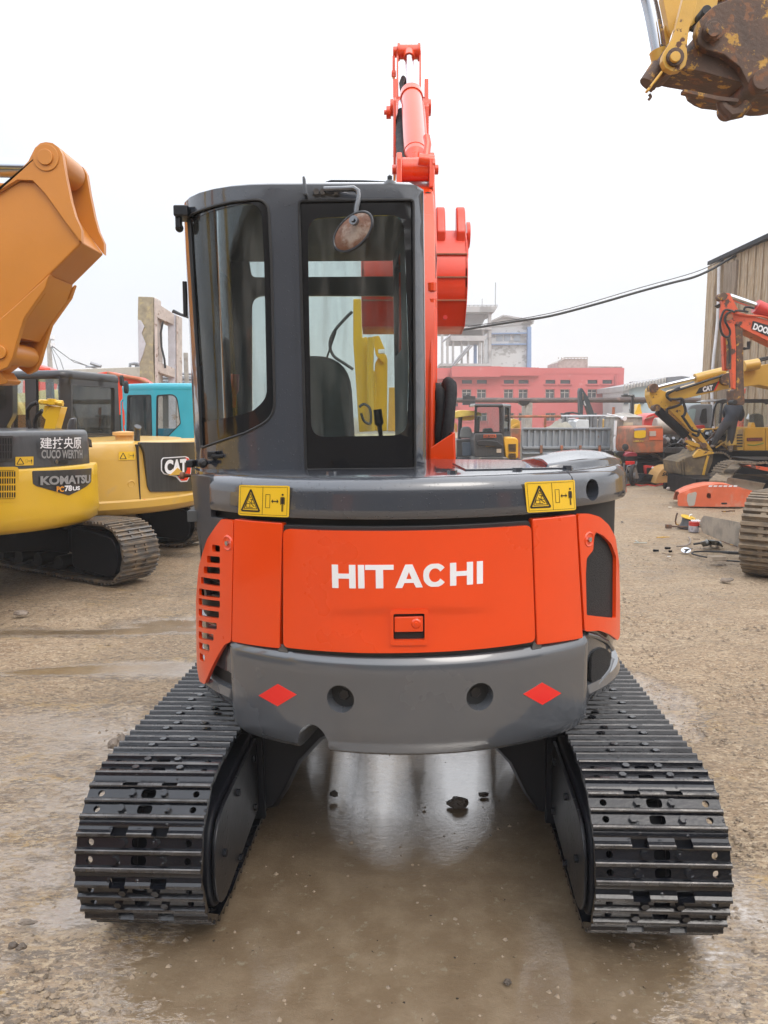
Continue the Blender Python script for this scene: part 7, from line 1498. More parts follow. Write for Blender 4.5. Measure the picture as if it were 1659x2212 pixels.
ztopR, ztopM, zbas = Z(794.7), Z(790.6), -.5
Wf = Wall(I4, [(x0, BY), (x1, BY)]); wins = []; W0 = x0
def rc(a, b, c, d): return [Wf.proj(*p) for p in F3([(a, d), (b, d), (b, c), (a, c)])]
cols = [(330, 408), (445, 522), (652, 730), (765, 842), (972, 1048), (1086, 1163), (1295, 1372), (1410, 1485)]
for a, b in cols: wins.append((rc(a, b, 186, 216), 0)); wins.append((rc(a, b - 6, 258, 332), 1))
for a, b in cols: wins.append((rc(a, b, 440, 500), 2))
wins.append((rc(155, 205, 205, 228), 0)); wins.append((rc(240, 300, 365, 390), 0))
mb = MB(); Wf.holed(mb, [(0, 0), (x1 - x0, 0), (x1 - x0, ztopR), (0, ztopR)], [w_[0] for w_ in wins], -.35, 0, 2.5, 2.5); mb.build('front_wall', PINK, RBD, 0, 20)
mb = MB(); mb.box(((x0 + x1) / 2, BY + 5.4, ztopR / 2 - .05), (x1 - x0 - .02, 10, ztopR - .12)); mb.build('building_body', PINK, RBD)
for w_, kind in wins:
    mb = MB(); Wf.patch(mb, w_, -.30, -.25, 5); wo = mb.build('window', WIND, RBD)
    a, b, c, d = w_[0][0], w_[1][0], w_[0][1], w_[2][1]
    if kind >= 1:
        mb = MB(); t = .05
        for q in ((a, c, a + t, d), (b - t, c, b, d), ((a + b) / 2 - t / 2, c, (a + b) / 2 + t / 2, d), (a, d - t, b, d), (a, d - (d - c) * .35 - t / 2, b, d - (d - c) * .35 + t / 2)): Wf.patch(mb, [(q[0], q[1]), (q[2], q[1]), (q[2], q[3]), (q[0], q[3])], -.24, -.2, 5)
        mb.build('window_frame', WFR, wo)
        if (int(a * 3)) % 2: mb = MB(); Wf.patch(mb, [(a + .05, d - (d - c) * .45), (b - .05, d - (d - c) * .45), (b - .05, d - .05), (a + .05, d - .05)], -.25, -.235, 5); mb.build('window_curtain', WFR, wo)
    mb = MB(); Wf.patch(mb, [(a - .15, c - .12), (b + .15, c - .12), (b + .15, c), (a - .15, c)], 0, .12, 5); mb.build('window_sill', PINKD, wo)
def fb(nm, pts, dY, th, m_, root=RBD): mb = MB(); slab(mb, F3(pts), BY + dY, th); return mb.build(nm, m_, root)
fb('cornice', [(252, 92), (262, 82), (625, 82), (627, 162), (252, 162)], -.9, 1.0, PINK); fb('parapet', [(620, 84), (920, 92), (932, 100), (928, 154), (620, 154)], -.5, .6, PINK)
fb('parapet', [(990, 100), (998, 95), (1566, 92), (1566, 140), (960, 140)], -.03, .3, PINK); fb('cornice', [(-60, 120), (222, 120), (222, 178), (-60, 178)], -.4, .5, PINK)
fb('roof_room', [(1070, 50), (1120, 24), (1296, 24), (1296, 96), (1070, 96)], 2.5, 5, CONC); fb('roof_room', [(925, 110), (980, 108), (980, 140), (925, 140)], 2, 3, CONC)
mb = MB()
for x in range(1070, 1300, 25): mb.tube([at(*F3([(x, 26)])[0], BY + 2.4), at(*F3([(x, 12)])[0], BY + 2.4)], .035, 4)
mb.tube([at(*F3([(1068, 45)])[0], BY + 2.4), at(*F3([(1118, 14)])[0], BY + 2.4), at(*F3([(1296, 13)])[0], BY + 2.4)], .04, 4)
for y in (88, 84): mb.tube([at(*F3([(1300, y)])[0], BY + .5), at(*F3([(1560, y + 2)])[0], BY + .5)], .04, 4)
mb.build('roof_railing', CONC, RBD)
for x in (1520, 1512): mb = MB(); mb.tube([at(*F3([(x, 150)])[0], BY - .15), at(*F3([(x, 560)])[0], BY - .15)], .08, 6); mb.build('drain_pipe', PINKD, RBD)
# grey plant block and open tower behind
GYC = mat('far_grey_concrete', (.36, .36, .36), .9, 0, 0, .12, .5, col2=(.22, .22, .22), thr=.58, soft=.03, s2=.35); BLF = mat('faded_blue_frame', (.16, .26, .45), .8); WPL = mat('peeling_white_wall', (.52, .54, .55), .9, 0, 0, .05, .4, col2=(.30, .31, .31), thr=.56, soft=.015, s2=.35, stretch=(1, 1, 1.6))
TY = 112.0
TW = thing('plant_building', 'tall peeling white and grey industrial block with blue corner columns behind the red building', 'building', (at(1105, 800, TY).x, TY + 5, 0))
def f1(nm, pts, dY, th, m_, root, Y=TY): mb = MB(); slab(mb, F1(pts), Y + dY, th); return mb.build(nm, m_, root)
f1('upper_wall', [(345, 318), (400, 292), (545, 316), (545, 330), (345, 345)], 0, 12, WPL, TW); f1('main_wall', [(345, 345), (530, 330), (530, 620), (345, 620)], .2, 11, WPL, TW)
f1('roof_slab', [(343, 316), (400, 288), (548, 312), (548, 320), (400, 296), (345, 324)], -.8, 13, GYC, TW); f1('corner_column', [(517, 345), (534, 345), (534, 620), (514, 620)], -.6, .8, BLF, TW); f1('corner_column', [(262, 430), (275, 430), (275, 620), (262, 620)], -.2, .8, BLF, TW)
f1('ledge', [(345, 375), (515, 372), (515, 378), (345, 381)], -.3, .5, BLF, TW); f1('ledge', [(345, 426), (515, 424), (515, 430), (345, 432)], -.3, .5, BLF, TW)
for a in (368, 404, 452): f1('window', [(a, 383), (a + 30, 383), (a + 30, 412), (a, 412)], .1, .3, mat('grimy_far_window', (.24, .29, .35), .6) if a == 368 else bpy.data.materials['grimy_far_window'], TW)
TF = thing('plant_tower', 'open grey concrete frame tower with slabs and stairs beside the peeling white block', 'tower', (at(1010, 800, TY - 6).x, TY - 2, 0))
f1('roof_slab', [(150, 248), (375, 248), (358, 275), (150, 275)], -6, 8, GYC, TF); f1('roof_room', [(150, 272), (332, 275), (300, 335), (150, 335)], -3, 6, GYC, TF)
f1('floor_slab', [(108, 345), (345, 345), (345, 358), (108, 358)], -6, 9, GYC, TF); f1('floor_slab', [(150, 388), (328, 388), (310, 412), (150, 412)], -6, 8, GYC, TF); f1('floor_slab', [(100, 520), (345, 520), (345, 532), (100, 532)], -6, 9, GYC, TF)
for a, b, t in ((106, 380, 10), (132, 400, 9), (158, 412, 9), (200, 412, 8), (230, 412, 8), (284, 412, 12), (302, 350, 8), (330, 275, 14)): f1('column', [(a, b), (a + t, b), (a + t, 620), (a, 620)], -5.5, .8, GYC, TF)
for a, b in (((155, 530), (240, 432)), ((165, 532), (252, 434)), ((108, 420), (150, 385))): mb = MB(); mb.tube([at(*F1([a])[0], TY - 6.5), at(*F1([b])[0], TY - 6.5)], .14, 5); mb.build('stair_rail', STL, TF)
for k in range(9): a = (160 + 10 * k, 528 - 11.5 * k); f1('stair_step', [(a[0], a[1]), (a[0] + 12, a[1]), (a[0] + 12, a[1] + 4), (a[0], a[1] + 4)], -6.4, 1.2, GYC, TF)
mb = MB(); mb.tube([at(*F1([(363, 248)])[0], TY - 5), at(*F1([(364, 135)])[0], TY - 5)], .06, 5); mb.tube([at(*F1([(300, 248)])[0], TY - 5), at(*F1([(300, 212)])[0], TY - 5)], .05, 5); mb.build('mast', STL, TF)
mb = MB(); mb.tube([at(*F1([(150, 243)])[0], TY - 6), at(*F1([(375, 243)])[0], TY - 6)], .05, 4)
for x in range(160, 376, 20): mb.tube([at(*F1([(x, 248)])[0], TY - 6), at(*F1([(x, 243)])[0], TY - 6)], .04, 4)
mb.build('railing', STL, TF)
# grey-blue sheds far right
BSH = mat('blue_grey_sheeting', (.38, .47, .50), .8, 0, 0, .1, .5, stretch=(4, 4, .5)); DSH = mat('dark_grey_sheeting', (.12, .13, .15), .8)
SB = thing('far_shed', 'pale blue-grey sheeted shed with a dark roof end beyond the orange excavators', 'shed', (at(1440, 880, 66).x, 68, 0))
def f2(nm, pts, Y, th, m_, root=SB): mb = MB(); slab(mb, R2(pts), Y, th); return mb.build(nm, m_, root)
f2('roof_band', [(128, 1280), (440, 1222), (555, 1192), (555, 1250), (250, 1290), (128, 1330)], 66, 8, GYC); f2('dark_end', [(555, 1192), (700, 1180), (960, 1210), (960, 1290), (555, 1290)], 65.8, 10, DSH); f2('wall', [(180, 1300), (440, 1262), (960, 1262), (960, 1640), (180, 1640)], 66.5, 8, BSH); f2('wall', [(128, 1305), (190, 1300), (190, 1640), (128, 1640)], 66.2, 6, GYC)
for k in range(14): x = 150 + 30 * k; y = 1262 - .165 * (x - 150); f2('roof_rib', [(x, y), (x + 5, y), (x + 5, y + 40), (x, y + 44)], 65.8, .3, WFR)
for k, (x, y) in enumerate(((140, 1350), (205, 1360), (145, 1430), (245, 1440), (300, 1430), (180, 1500), (250, 1510), (150, 1560))): f2('window', [(x, y), (x + 38, y), (x + 38, y + 22), (x, y + 22)], 66.05 if x < 150 else 66.3, .3, WIND)
mb = MB(); a = at(1425, 880, 62); mb.box((a.x + 4, 62, at(1425, 905, 62).z / 2), (24, .6, at(1425, 905, 62).z)); tag(mb.build('yard_wall', GYC, None), 'low grey wall far behind the orange excavators', 'wall')
# big pipe on posts across the yard
PPY = 31.0
PI_ = thing('overhead_pipe', 'long dark pipe carried level across the yard in front of the red building', 'pipe', (at(1200, 860, PPY).x, PPY, 0))
pp = lambda x, y, Y=PPY: at(*F3([(x, y)])[0], Y)
mb = MB(); mb.tube([pp(-60, 341), pp(400, 342), pp(860, 343), pp(1300, 341), pp(1640, 337), pp(2600, 345)], .105, 10); mb.build('main_pipe', mat('dark_pipe_lagging', (.13, .105, .10), .8, col2=(.24, .16, .13), thr=.6, s2=3), PI_)
mb = MB(); mb.tube([pp(-60, 350), pp(380, 356), pp(620, 352), pp(800, 360), pp(1100, 352), pp(1500, 356), pp(2300, 360)], .03, 5); mb.build('cable', RUBBER, PI_)
mb = MB(); mb.box(pp(382, 345), (.5, .2, .35)); mb.box(pp(372, 330), (.12, .1, .3)); mb.build('valve', BGREY, PI_)
mb = MB(); slab(mb, F3([(765, 350), (812, 336), (868, 335), (840, 375), (795, 388), (770, 370)]), PPY - .1, .3, 2); mb.build('tar_wrap', BPAINT, PI_, .03)
mb = MB(); a, b = pp(818, 350), pp(872, 350); mb.box(((a.x + b.x) / 2, PPY + .4, a.z / 2), (b.x - a.x, .9, a.z)); mb.build('pipe_post', CONC, PI_, .02)
mb = MB(); a = pp(1640, 310); mb.box((a.x, PPY, a.z / 2), (.14, .14, a.z)); mb.box((a.x - .2, PPY, a.z), (.5, .1, .06)); mb.build('pipe_post', BPAINT, PI_)
# corrugated gate across the yard and its pillar
GY_ = 21.5
GT = thing('yard_gate', 'low grey ribbed steel gate panel closing the far side of the yard', 'gate', (at(1225, 1000, GY_).x, GY_, 0))
GM = mat('galvanised_gate', (.30, .33, .36), .6, .2, 0, .1, 1.5, .1, 20, col2=(.22, .15, .11), thr=.68, soft=.04, s2=2.5)
a, b = at(*F3([(797, 560)])[0], GY_), at(*F3([(1508, 556)])[0], GY_); zt2, zl2 = a.z, at(*F3([(800, 705)])[0], GY_).z
mb = MB(); mb.box(((a.x + b.x) / 2, GY_ + .05, zt2 / 2), (b.x - a.x, .04, zt2)); mb.build('sheet', GM, GT)
n = 15
for k in range(n + 1): mb = MB(); mb.box((a.x + (b.x - a.x) * k / n, GY_, (zt2 + zl2) / 2), (.055, .07, zt2 - zl2)); mb.build('rib', GM, GT, .006)
for z, h in ((zt2, .05), (zl2, .07), (zl2 - .16, .05), (zl2 - .42, .06), (.06, .10)): mb = MB(); mb.box(((a.x + b.x) / 2, GY_ - .02, z), (b.x - a.x, .09, h)); mb.build('rail', GM, GT, .008)
for k in (.20, .42, .62, .83): mb = MB(); mb.box((a.x + (b.x - a.x) * k, GY_ - .08, zl2 - .05), (.07, .05, .22)); mb.build('latch', OLDRUST, GT, .006)
mb = MB(); mb.box((a.x - .18, GY_ + .1, zt2 / 2), (.25, .25, zt2)); mb.build('gate_post', OLDRUST, GT, .01)
GP = thing('gate_pillar', 'grey concrete gate pillar with faded red lettering and a small white camera', 'pillar', (at(1350, 1000, GY_ - .3).x, GY_, 0))
q = F3([(1508, 470), (1560, 455), (1600, 452), (1660, 475), (1700, 480)]); g = at(1328, 1000, GY_ - .5); h_ = at(1345, 1000, GY_ - .5)
zp = at(1340, 901, GY_ - .5).z
mb = MB(); xl, xr = at(1328.5, 950, GY_ - .5).x, at(1386, 950, GY_ - .5).x; mb.box(((xl + xr) / 2, GY_, zp / 2), (xr - xl, 1.0, zp)); mb.build('pillar', CONC, GP, .02)
mb = MB(); mb.loft([[(xl - .04, GY_ - .54, zp), (xr + .04, GY_ - .54, zp), (xr + .04, GY_ + .5, zp), (xl - .04, GY_ + .5, zp)], [((xl + xr) / 2 - .1, GY_ - .1, zp + .12), ((xl + xr) / 2 + .1, GY_ - .1, zp + .12), ((xl + xr) / 2 + .1, GY_ + .1, zp + .12), ((xl + xr) / 2 - .1, GY_ + .1, zp + .12)]]); mb.build('pillar_cap', CONC, GP)
Yp = GY_ - .52
mb = MB(); slab(mb, R2([(135, 1630), (228, 1628), (228, 1680), (135, 1682)]), Yp - .02, .03); mb.build('notice_board', mat('faded_notice', (.55, .50, .38), .8), GP)
FR_ = mat('faded_red_writing', (.42, .12, .10), .8); FB_ = mat('faded_blue_writing', (.20, .33, .50), .8)
pw('高速公路', R2([(104, 1735), (205, 1733), (205, 1702), (104, 1704)]), Yp - .012, FR_, GP, .01); pw('1357377395', R2([(104, 1756), (210, 1754), (210, 1740), (104, 1742)]), Yp - .012, FR_, GP, .02)
mb = MB(); slab(mb, R2([(150, 1770), (215, 1768), (215, 1800), (160, 1802)]), Yp - .01, .015); mb.build('blue_notice', FB_, GP); mb = MB(); slab(mb, R2([(140, 1782), (170, 1780), (170, 1830), (142, 1830)]), Yp - .014, .02, 1); mb.build('red_patch', FR_, GP)
tb('white_pipe', [(1330, 908), (1329, 936), (1331, 942), (1328, 950), (1330, 990)], Yp - .1, .04, WHITEL, GP, 6)
mb = MB(); c = at(*R2([(148, 1592)])[0], Yp - .2); mb.cyl(c, c + Vector((0, .2, 0)), .06, 10); mb.tube([c + Vector((0, .1, 0)), c + Vector((-.1, .2, .05)), c + Vector((-.4, .3, .12))], .02, 5); mb.build('camera', WHITEL, GP)
# rail and oddments behind the gate
RL = thing('rail_frame', 'thin steel rail on short posts running behind the ribbed gate', 'rail', (at(1200, 960, 24).x, 24, 0))
mb = MB(); mb.tube([pp(700, 468, 24), pp(820, 467, 24), pp(1110, 466, 24)], .045, 6); mb.build('rail', OLDRUST, RL); mb = MB(); mb.tube([pp(1090, 466, 24), pp(1510, 464, 24)], .05, 6); mb.tube([pp(1130, 490, 24), pp(1200, 488, 24)], .04, 6); mb.build('rail', STL, RL)
for x in (1112, 1130, 1300, 1318, 1355, 1395, 1440): mb = MB(); a = pp(x, 466, 24); mb.box((a.x, 24, a.z / 2), (.10, .10, a.z)); mb.build('post', STL, RL)
for x in (980, 1510): mb = MB(); a = pp(x, 395 if x > 1000 else 480, 24); mb.box((a.x, 24.2, a.z / 2), (.07, .07, a.z)); mb.build('post', OLDRUST, RL)
mb = MB(); slab(mb, F3([(1205, 505), (1225, 492), (1305, 493), (1310, 552), (1310, 640), (1205, 640)]), 23.5, 1.0); tag(mb.build('white_box', mat('white_sheet_box', (.60, .62, .63), .7), None, .02), 'white metal box standing behind the ribbed gate', 'box')
mb = MB(); a = pp(1080, 560, 23.4); mb.loft([[pp(975 + (1190 - 975) * k / 10, 560, 23.4) + Vector((0, .8 * math.cos(q), -.1 + (.30 + .06 * math.sin(k * 2)) * math.sin(q) * math.sin(math.pi * (k + .7) / 11.4))) for q in [math.pi * j / 8 for j in range(9)]] for k in range(11)], True, False); mb.box((a.x, 23.8, a.z / 2 - .1), (2.2, 1.2, a.z - .2)); tag(mb.build('tarpaulin', mat('dusty_tarpaulin', (.27, .25, .20), .9), None, 0, 60), 'dusty tarpaulin-covered heap behind the ribbed gate', 'tarpaulin')
mb = MB(); mb.tube([pp(1095, 460, 24.5), pp(1130, 442, 24.5), pp(1180, 437, 24.5), pp(1235, 448, 24.5)], .03, 5); tag(mb.build('black_hose', RUBBER, None), 'thin black hose arching above the rail behind the gate', 'hose')
DA = thing('excavator', 'dark grey excavator arm lettered in white standing bent behind the gate', 'excavator', (pp(1280, 500, 27).x, 27, 0))
DGM = mat('dark_arm_paint', (.06, .075, .085), .5)
sl('arm', F3([(1232, 270), (1240, 247), (1255, 250), (1300, 320), (1345, 440), (1345, 465), (1312, 470), (1290, 400), (1262, 345), (1260, 470), (1236, 470)]), 27, .3, DGM, DA, 2); sl('ram', F3([(1255, 275), (1268, 300), (1264, 345), (1256, 345)]), 26.95, .1, CHROME, DA, 0); pw('VOLVO', F3([(1262, 352), (1274, 388), (1284, 382), (1272, 345)]), 26.9, WHITEL, DA, .05)
sl('body', F3([(1290, 470), (1350, 460), (1420, 500), (1440, 640), (1260, 640), (1300, 540)]), 27.2, 1.2, BGREY, DA, 3); sl('cab', F3([(1365, 490), (1420, 485), (1425, 560), (1365, 560)]), 26.9, .8, WFR, DA, 2)
for x in (1380, 1455): mb = MB(); slab(mb, F3([(x, 500), (x + 25, 500), (x + 25, 540), (x, 540)]), 26.7, .1); mb.build('window', WIND, DA)
YB = thing('excavator', 'small yellow excavator body partly hidden behind the gate pillar', 'excavator', (pp(1475, 500, 26).x, 26, 0)); sl('cab', F3([(1440, 490), (1500, 488), (1510, 640), (1440, 640)]), 26, 1.2, YELC, YB, 3)
mb = MB(); slab(mb, F3([(1450, 498), (1478, 498), (1478, 540), (1450, 540)]), 25.97, .05); mb.build('window', WIND, YB)
# far yellow and red machines right of the pillar
FY = thing('excavator', 'distant yellow excavator boom upright beyond the gate pillar', 'excavator', (at(1380, 900, 36).x, 36, 0)); sl('boom', R2([(240, 1615), (245, 1540), (268, 1480), (280, 1450), (300, 1452), (305, 1500), (318, 1540), (320, 1615)]), 36, .6, YEL, FY, 2); sl('arm', R2([(255, 1545), (330, 1550), (330, 1600), (250, 1600)]), 35.8, .5, YELC, FY, 2); sl('cab', R2([(240, 1600), (340, 1600), (340, 1800), (240, 1800)]), 36, 2, YELC, FY, 2)
FRd = thing('excavator', 'distant red machine body low beyond the old orange excavator', 'excavator', (at(1410, 910, 33).x, 33, 0)); sl('body', R2([(335, 1605), (370, 1560), (440, 1538), (480, 1540), (480, 1800), (335, 1800)]), 33, 1.5, REDP, FRd, 3); sl('rib', R2([(350, 1592), (430, 1565), (440, 1575), (352, 1602)]), 32.9, .1, OLDRUST, FRd, 0)
mb = MB(); mb.tube([at(*R2([(225, 1370)])[0], 29), Vector((at(*R2([(225, 1370)])[0], 29).x, 29, 0))], .05, 6); mb.tube([at(*R2([(200, 1372)])[0], 29), at(*R2([(228, 1368)])[0], 29)], .05, 6); tag(mb.build('lamp_post', BPAINT, None), 'thin black post with a short crossarm right of the red building', 'post')
# ---- two compact machines in the middle distance
M1 = thing('mini_excavator', 'black-cabbed compact excavator with amber louvred side panel, seen from behind by the gate', 'excavator', (at(1065, 1000, 19.5).x, 20, 0), 'compact excavators by the gate')
m1 = lambda nm, pts, dY, th, m_, r=3, bev=.02, root=None: (lambda mb: (slab(mb, F3(pts), 19.5 + dY, th, r), mb.build(nm, m_, root or M1, bev))[1])(MB())
wq = Wall(I4, [(at(*F3([(425, 590)])[0], 19.5).x, 19.5), (at(*F3([(640, 590)])[0], 19.5).x, 19.5), (at(*F3([(702, 590)])[0], 20.6).x, 20.6)])
oo = [wq.proj(*p) for p in F3([(425, 600), (640, 600), (700, 600)])]; ztm = wq.proj(*F3([(560, 376)])[0])[1]; zbm = .9; E = wq.c[-1]
h2 = [rnd([wq.proj(*p) for p in F3(l)], .05) for l in ([(440, 585), (632, 585), (628, 395), (446, 395)], [(655, 590), (692, 585), (690, 400), (660, 392)])]
mb = MB(); wq.holed(mb, [(0, zbm), (E, zbm), (E, ztm - .04), (0, ztm - .04)], h2, -.06, 0, .2, .3); m1c = mb.build('cab', BPAINT, M1, .01)
for h in h2: mb = MB(); wq.patch(mb, h, -.03, -.02, .4); mb.build('window_pane', GLASSL, m1c, 0)
pl_ = [wq.pos(0, 0), wq.pos(wq.c[1], 0), wq.pos(E, 0), wq.pos(E, 0) + Vector((-1.1, .1, 0)), wq.pos(0, 0) + Vector((0, 1.2, 0))]; cen = sum(pl_, Vector()) / 5
mb = MB(); mb.loft([[cen + (p - cen) * k + Vector((0, 0, z)) for p in pl_] for k, z in ((1, ztm - .05), (1.02, ztm - .02), (.95, ztm + .03))]); mb.build('cab_roof', BPAINT, M1)
m1('seat_back', [(490, 590), (500, 560), (560, 555), (575, 590)], .6, .2, SEATM); m1('rear_housing', [(430, 598), (640, 598), (650, 640), (655, 790), (600, 775), (430, 780), (425, 660)], -.1, 1.0, BGREY, 4, .04)
m1('housing_lip', [(450, 655), (520, 648), (600, 658), (645, 690), (640, 700), (450, 690)], -.18, .2, BPAINT, 3); m1('side_panel', [(648, 650), (665, 625), (745, 628), (765, 650), (762, 780), (720, 815), (668, 790), (655, 700)], -.05, .9, mat('amber_panel', (.70, .36, .02), .45, 0, .2, .08), 4, .04)
for k in range(12): y = 680 + 10 * k + (12 if k > 5 else 0); m1('louvre', [(686, y), (746, y), (744, y + 5), (690 + k, y + 5)], -.08, .05, DARKIN, 0, 0)
m1('rear_counterweight', [(405, 850), (412, 800), (430, 783), (560, 778), (680, 780), (698, 810), (690, 860), (420, 866)], -.25, 1.0, mat('scuffed_grey_black', (.05, .05, .048), .7, col2=(.34, .30, .24), thr=.60, soft=.05, s2=3.5), 5, .06)
m1('orange_label', [(497, 607), (592, 605), (594, 630), (497, 632)], -.13, .03, mat('orange_red_label', (.55, .10, .03), .6), 0, 0); pw('KUBOTA', F3([(503, 630), (588, 628), (588, 610), (503, 611)]), 19.5 - .16, BPAINT, M1, .04); m1('name_strip', [(514, 690), (586, 690), (586, 697), (514, 697)], -.14, .05, YWORN, 0, 0); m1('plate', [(597, 716), (632, 716), (632, 746), (597, 746)], -.13, .03, mat('tan_plate', (.45, .36, .27), .7), 0, 0)
for a in (458, 572): mb = MB(); c = pp(a, 833, 19.2); mb.cyl(c, c + Vector((0, .1, 0)), .05, 12); mb.build('bolt_hole', DARKIN, M1)
a_ = pp(550, 860, 19.9); mb = MB(); mb.box((a_.x, 20.2, .3), (1.5, 1.6, .55)); mb.build('track_unit', UNDER, M1, .05)
M2 = thing('mini_excavator', 'open compact excavator with yellow canopy and grey seat, left of the black-cabbed one', 'excavator', (at(990, 1000, 20.5).x, 21, 0), 'compact excavators by the gate')
m2_ = lambda nm, pts, dY, th, m_, r=3, bev=.02: (lambda mb: (slab(mb, F3(pts), 20.5 + dY, th, r), mb.build(nm, m_, M2, bev))[1])(MB())
m2_('canopy', [(262, 455), (285, 425), (340, 418), (430, 426), (478, 440), (484, 468), (430, 458), (300, 475), (266, 482)], 0, 1.2, mat('pale_yellow_canopy', (.62, .46, .10), .5), 4, .04); m2_('canopy_underside', [(290, 478), (430, 462), (420, 495), (330, 500)], .1, .9, YELC, 3)
for a in (310, 446): mb = MB(); mb.tube([pp(a + 8, 470, 20.6), pp(a, 640, 20.6)], .055, 8); mb.build('canopy_post', BPAINT, M2)
m2_('seat_back', [(312, 632), (322, 560), (340, 545), (385, 545), (405, 562), (412, 638)], .0, .15, mat('grey_vinyl_seat', (.17, .18, .18), .6), 5, .04); m2_('rear_housing', [(288, 640), (425, 640), (425, 800), (290, 800)], -.1, 1.0, BGREY, 4, .04); m2_('engine_panel', [(330, 668), (420, 665), (420, 765), (335, 770)], -.13, .05, mat('slate_panel', (.09, .12, .155), .4), 2, .01); m2_('rear_counterweight', [(285, 800), (300, 782), (410, 775), (412, 860), (290, 862)], -.3, 1.0, bpy.data.materials['scuffed_grey_black'], 5, .05)
a_ = pp(350, 860, 20.5); mb = MB(); mb.box((a_.x, 21.1, .3), (1.5, 1.6, .55)); mb.build('track_unit', UNDER, M2, .05)
mb = MB(); c = pp(372, 828, 20.2); mb.cyl(c, c + Vector((0, .1, 0)), .06, 12); mb.build('bolt_hole', DARKIN, M2)
mb = MB(); mb.tube([pp(278, 520, 20.7), pp(290, 540, 20.7), pp(284, 590, 20.7), pp(276, 560, 20.7), pp(278, 520, 20.7)], .02, 6); mb.build('hose_loop', YELC, M2)
M3 = thing('excavator', 'yellow excavator boom folded upright just right of the black-cabbed compact excavator', 'excavator', (at(1110, 1000, 23).x, 23, 0)); sl('boom', F3([(705, 620), (706, 500), (718, 483), (760, 490), (776, 510), (778, 580), (758, 700), (770, 860), (735, 860), (725, 640)]), 22.6, .4, YELC, M3, 3); sl('cylinder', F3([(700, 560), (735, 530), (765, 520), (765, 535), (735, 550), (708, 600)]), 22.5, .1, YWORN, M3, 2); tb('hose', F3([(712, 580), (735, 572), (742, 600), (725, 615)]), 22.4, .02, RUBBER, M3, 6)
# ---- yellow machine ahead, seen only through the cab glass
M4 = thing('excavator', 'bright yellow excavator boom and arm seen through the rear window of the orange excavator', 'excavator', (at(800, 1000, 10.5).x, 10.8, 0))
C1 = lambda l: [(356.6 + q[0] * .4299, 329 + q[1] * .4299, *q[2:]) for q in l]
sl('boom', C1([(945, 735), (985, 735), (990, 930), (1015, 925), (1030, 1080), (1055, 1100), (1060, 1200), (1055, 1400), (975, 1405), (968, 1300), (955, 1100), (945, 960)]), 10.3, .35, YEL, M4, 3); sl('arm', C1([(1055, 1060), (1080, 1010), (1110, 1015), (1118, 1040), (1115, 1400), (1055, 1400), (1050, 1200)]), 10.5, .3, YEL, M4, 3); sl('arm_lug', C1([(1040, 925), (1075, 920), (1105, 990), (1100, 1060), (1060, 1020)]), 10.45, .2, YEL, M4, 3); sl('far_boom', C1([(1125, 1180), (1160, 1180), (1160, 1400), (1120, 1400)]), 11.5, .3, YELC, M4, 2)
tb('boom_cylinder', C1([(1035, 930), (1030, 1100), (1035, 1400)]), 10.2, .045, YEL, M4, 10); tb('hydraulic_hose', C1([(940, 800), (900, 840), (850, 900), (828, 960), (845, 1020), (900, 1060), (945, 1090)]), 10.2, .022, RUBBER, M4, 6)
tb('hydraulic_hose', C1([(975, 1280), (1000, 1265), (1030, 1290), (1032, 1360), (1000, 1350), (985, 1310)]), 10.1, .02, RUBBER, M4, 6); sl('lamp_bracket', C1([(1070, 990), (1105, 988), (1105, 1008), (1072, 1010)]), 10.2, .1, WHITEL, M4, 1)
a_ = at(800, 1000, 11); mb = MB(); mb.box((a_.x, 11.4, .75), (1.8, 1.6, 1.3)); mb.build('body', YEL, M4, .06); mb = MB(); mb.box((a_.x, 11.2, .25), (2.2, 2.4, .5)); mb.build('track_unit', UNDER, M4, .06)
# ---- low hazy ridge line of ground beyond everything is left to the haze itself
HZ = MB(); HZ.box((0, 165, 15), (580, 450, 34)); 
hm = bpy.data.materials.new('haze'); hm.use_nodes = True; hn = hm.node_tree; hn.nodes.remove(hn.nodes['Principled BSDF']); pv = hn.nodes.new('ShaderNodeVolumePrincipled')
pv.inputs['Color'].default_value = (.98, .985, 1, 1); pv.inputs['Density'].default_value = .0018; hn.links.new(pv.outputs[0], hn.nodes['Material Output'].inputs['Volume'])
tag(HZ.build('haze', hm, None, 0, 0), kind='stuff')
# unseen dark building, added behind the camera to darken reflections in glass and paint
BK2 = thing('added_dark_building', 'long dark building added unseen behind the camera to darken reflections in glass and paint', 'building', (2, -14, 0))
mb = MB(); mb.box((2, -17, 3.4), (60, 6, 6.8)); mb.build('wall', mat('added_building_wall', (.10, .095, .09), .9, 0, 0, .2, 1), BK2)
for k in range(8): mb = MB(); mb.box((-22 + 6.4 * k, -13.95, 2.0), (3.4, .12, 4.0)); mb.build('roller_door', [BGREY, WIND, OLDRUST, WIND][k % 4], BK2)
mb = MB(); mb.box((2, -17, 6.95), (61, 7, .3)); mb.build('roof', GYC, BK2)
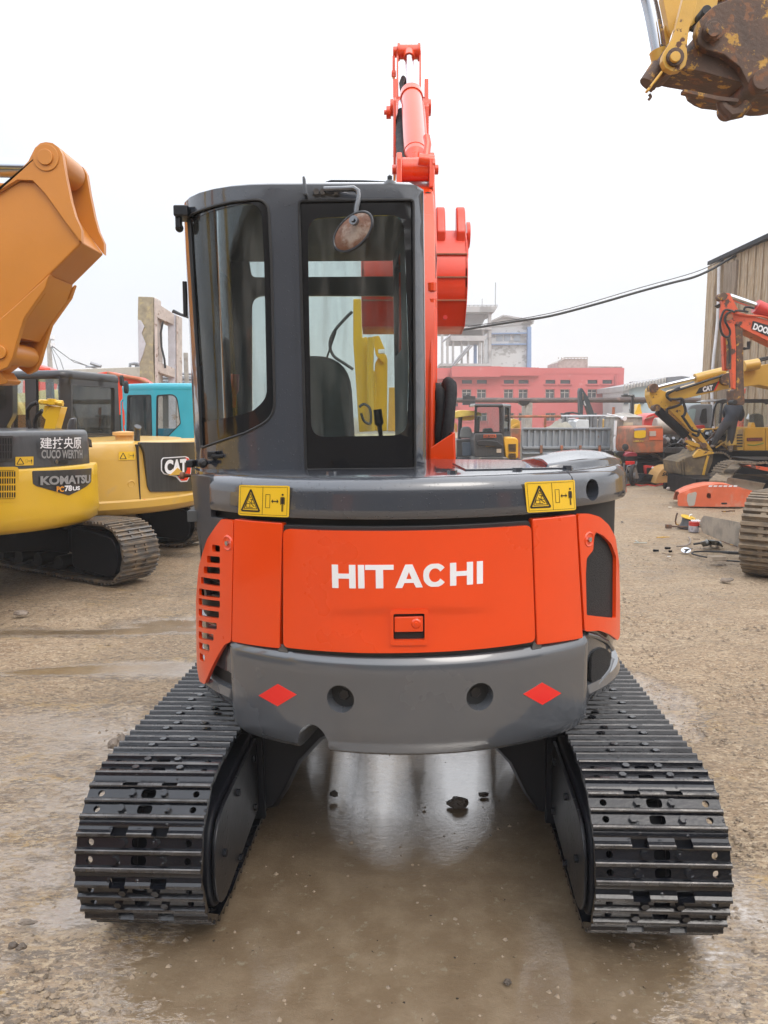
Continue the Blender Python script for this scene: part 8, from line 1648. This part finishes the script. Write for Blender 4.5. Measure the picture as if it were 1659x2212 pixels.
# unseen machine, added out of frame to mirror yellow streaks in the curved window
LM = thing('parked_excavator', 'unseen yellow excavator added left of the camera as a reflection for the curved cab window', 'excavator', (-6.2, .5, 0))
for y0, m_ in ((-1.6, YEL), (.8, ORY), (2.2, YEL)): mb = MB(); mb.loft([[(-6.2 + dx, y0 + dy + k * .12, z) for dx, dy in ((-.15, -.16), (.15, -.16), (.15, .16), (-.15, .16))] for k, z in ((0, 1.2), (1, 2.6), (4, 4.4))]); mb.build('boom', m_, LM, .02)
mb = MB(); mb.box((-6.4, .4, 1.0), (1.4, 4.6, .8)); mb.build('engine_housing', YEL, LM, .08); mb = MB(); mb.box((-6.4, -.2, 1.9), (1.1, 1.3, 1.2)); mb.build('cab', BPAINT, LM, .06); mb = MB(); mb.box((-6.3, .4, .32), (2.0, 3.6, .6)); mb.build('track_unit', UNDER, LM, .1)
# the rest of the two hanging booms, outside the frame: carried down to the ground
def boomrun(root, pts, w_, m_):
    mb = MB(); rings = []
    for i, p in enumerate(pts):
        p = Vector(p); t = (Vector(pts[min(i + 1, len(pts) - 1)]) - Vector(pts[max(i - 1, 0)])).normalized(); a = t.cross(Vector((0, 0, 1))).normalized() * w_[i] * .5; b = a.normalized().cross(t) * w_[i] * .8; rings.append([p - a - b, p + a - b, p + a + b, p - a + b])
    mb.loft(rings); mb.build('boom', m_, root, .03)
q = at(1560, -60, UY + .35); boomrun(UR, [q, q + Vector((.6, .5, .9)), q + Vector((3.2, 2.2, 2.2)), q + Vector((6.0, 4.0, .8)), q + Vector((7.5, 5.0, -3.2))], [.22, .34, .5, .6, .6], YWORN)
mb = MB(); c = q + Vector((7.5, 5.0, 0)); mb.box((c.x + .6, c.y + .3, 1.35), (2.6, 2.6, 1.2)); mb.build('engine_housing', YWORN, UR, .1); mb = MB(); mb.box((c.x + .6, c.y + .3, .4), (3.0, 3.6, .78)); mb.build('track_unit', UNDER, UR, .15)
q = at(-110, 520, AY + .23); boomrun(AR2, [q, q + Vector((-1.6, .2, .1)), q + Vector((-3.4, .6, -.9)), q + Vector((-4.6, .9, -2.2))], [.42, .5, .55, .55], ORY)
mb = MB(); mb.box((q.x - 5.0, q.y + 1.0, 1.3), (2.4, 2.4, 1.2)); mb.build('engine_housing', ORY, AR2, .1); mb = MB(); mb.box((q.x - 5.0, q.y + 1.0, .38), (3.2, 2.8, .74)); mb.build('track_unit', UNDER, AR2, .15)
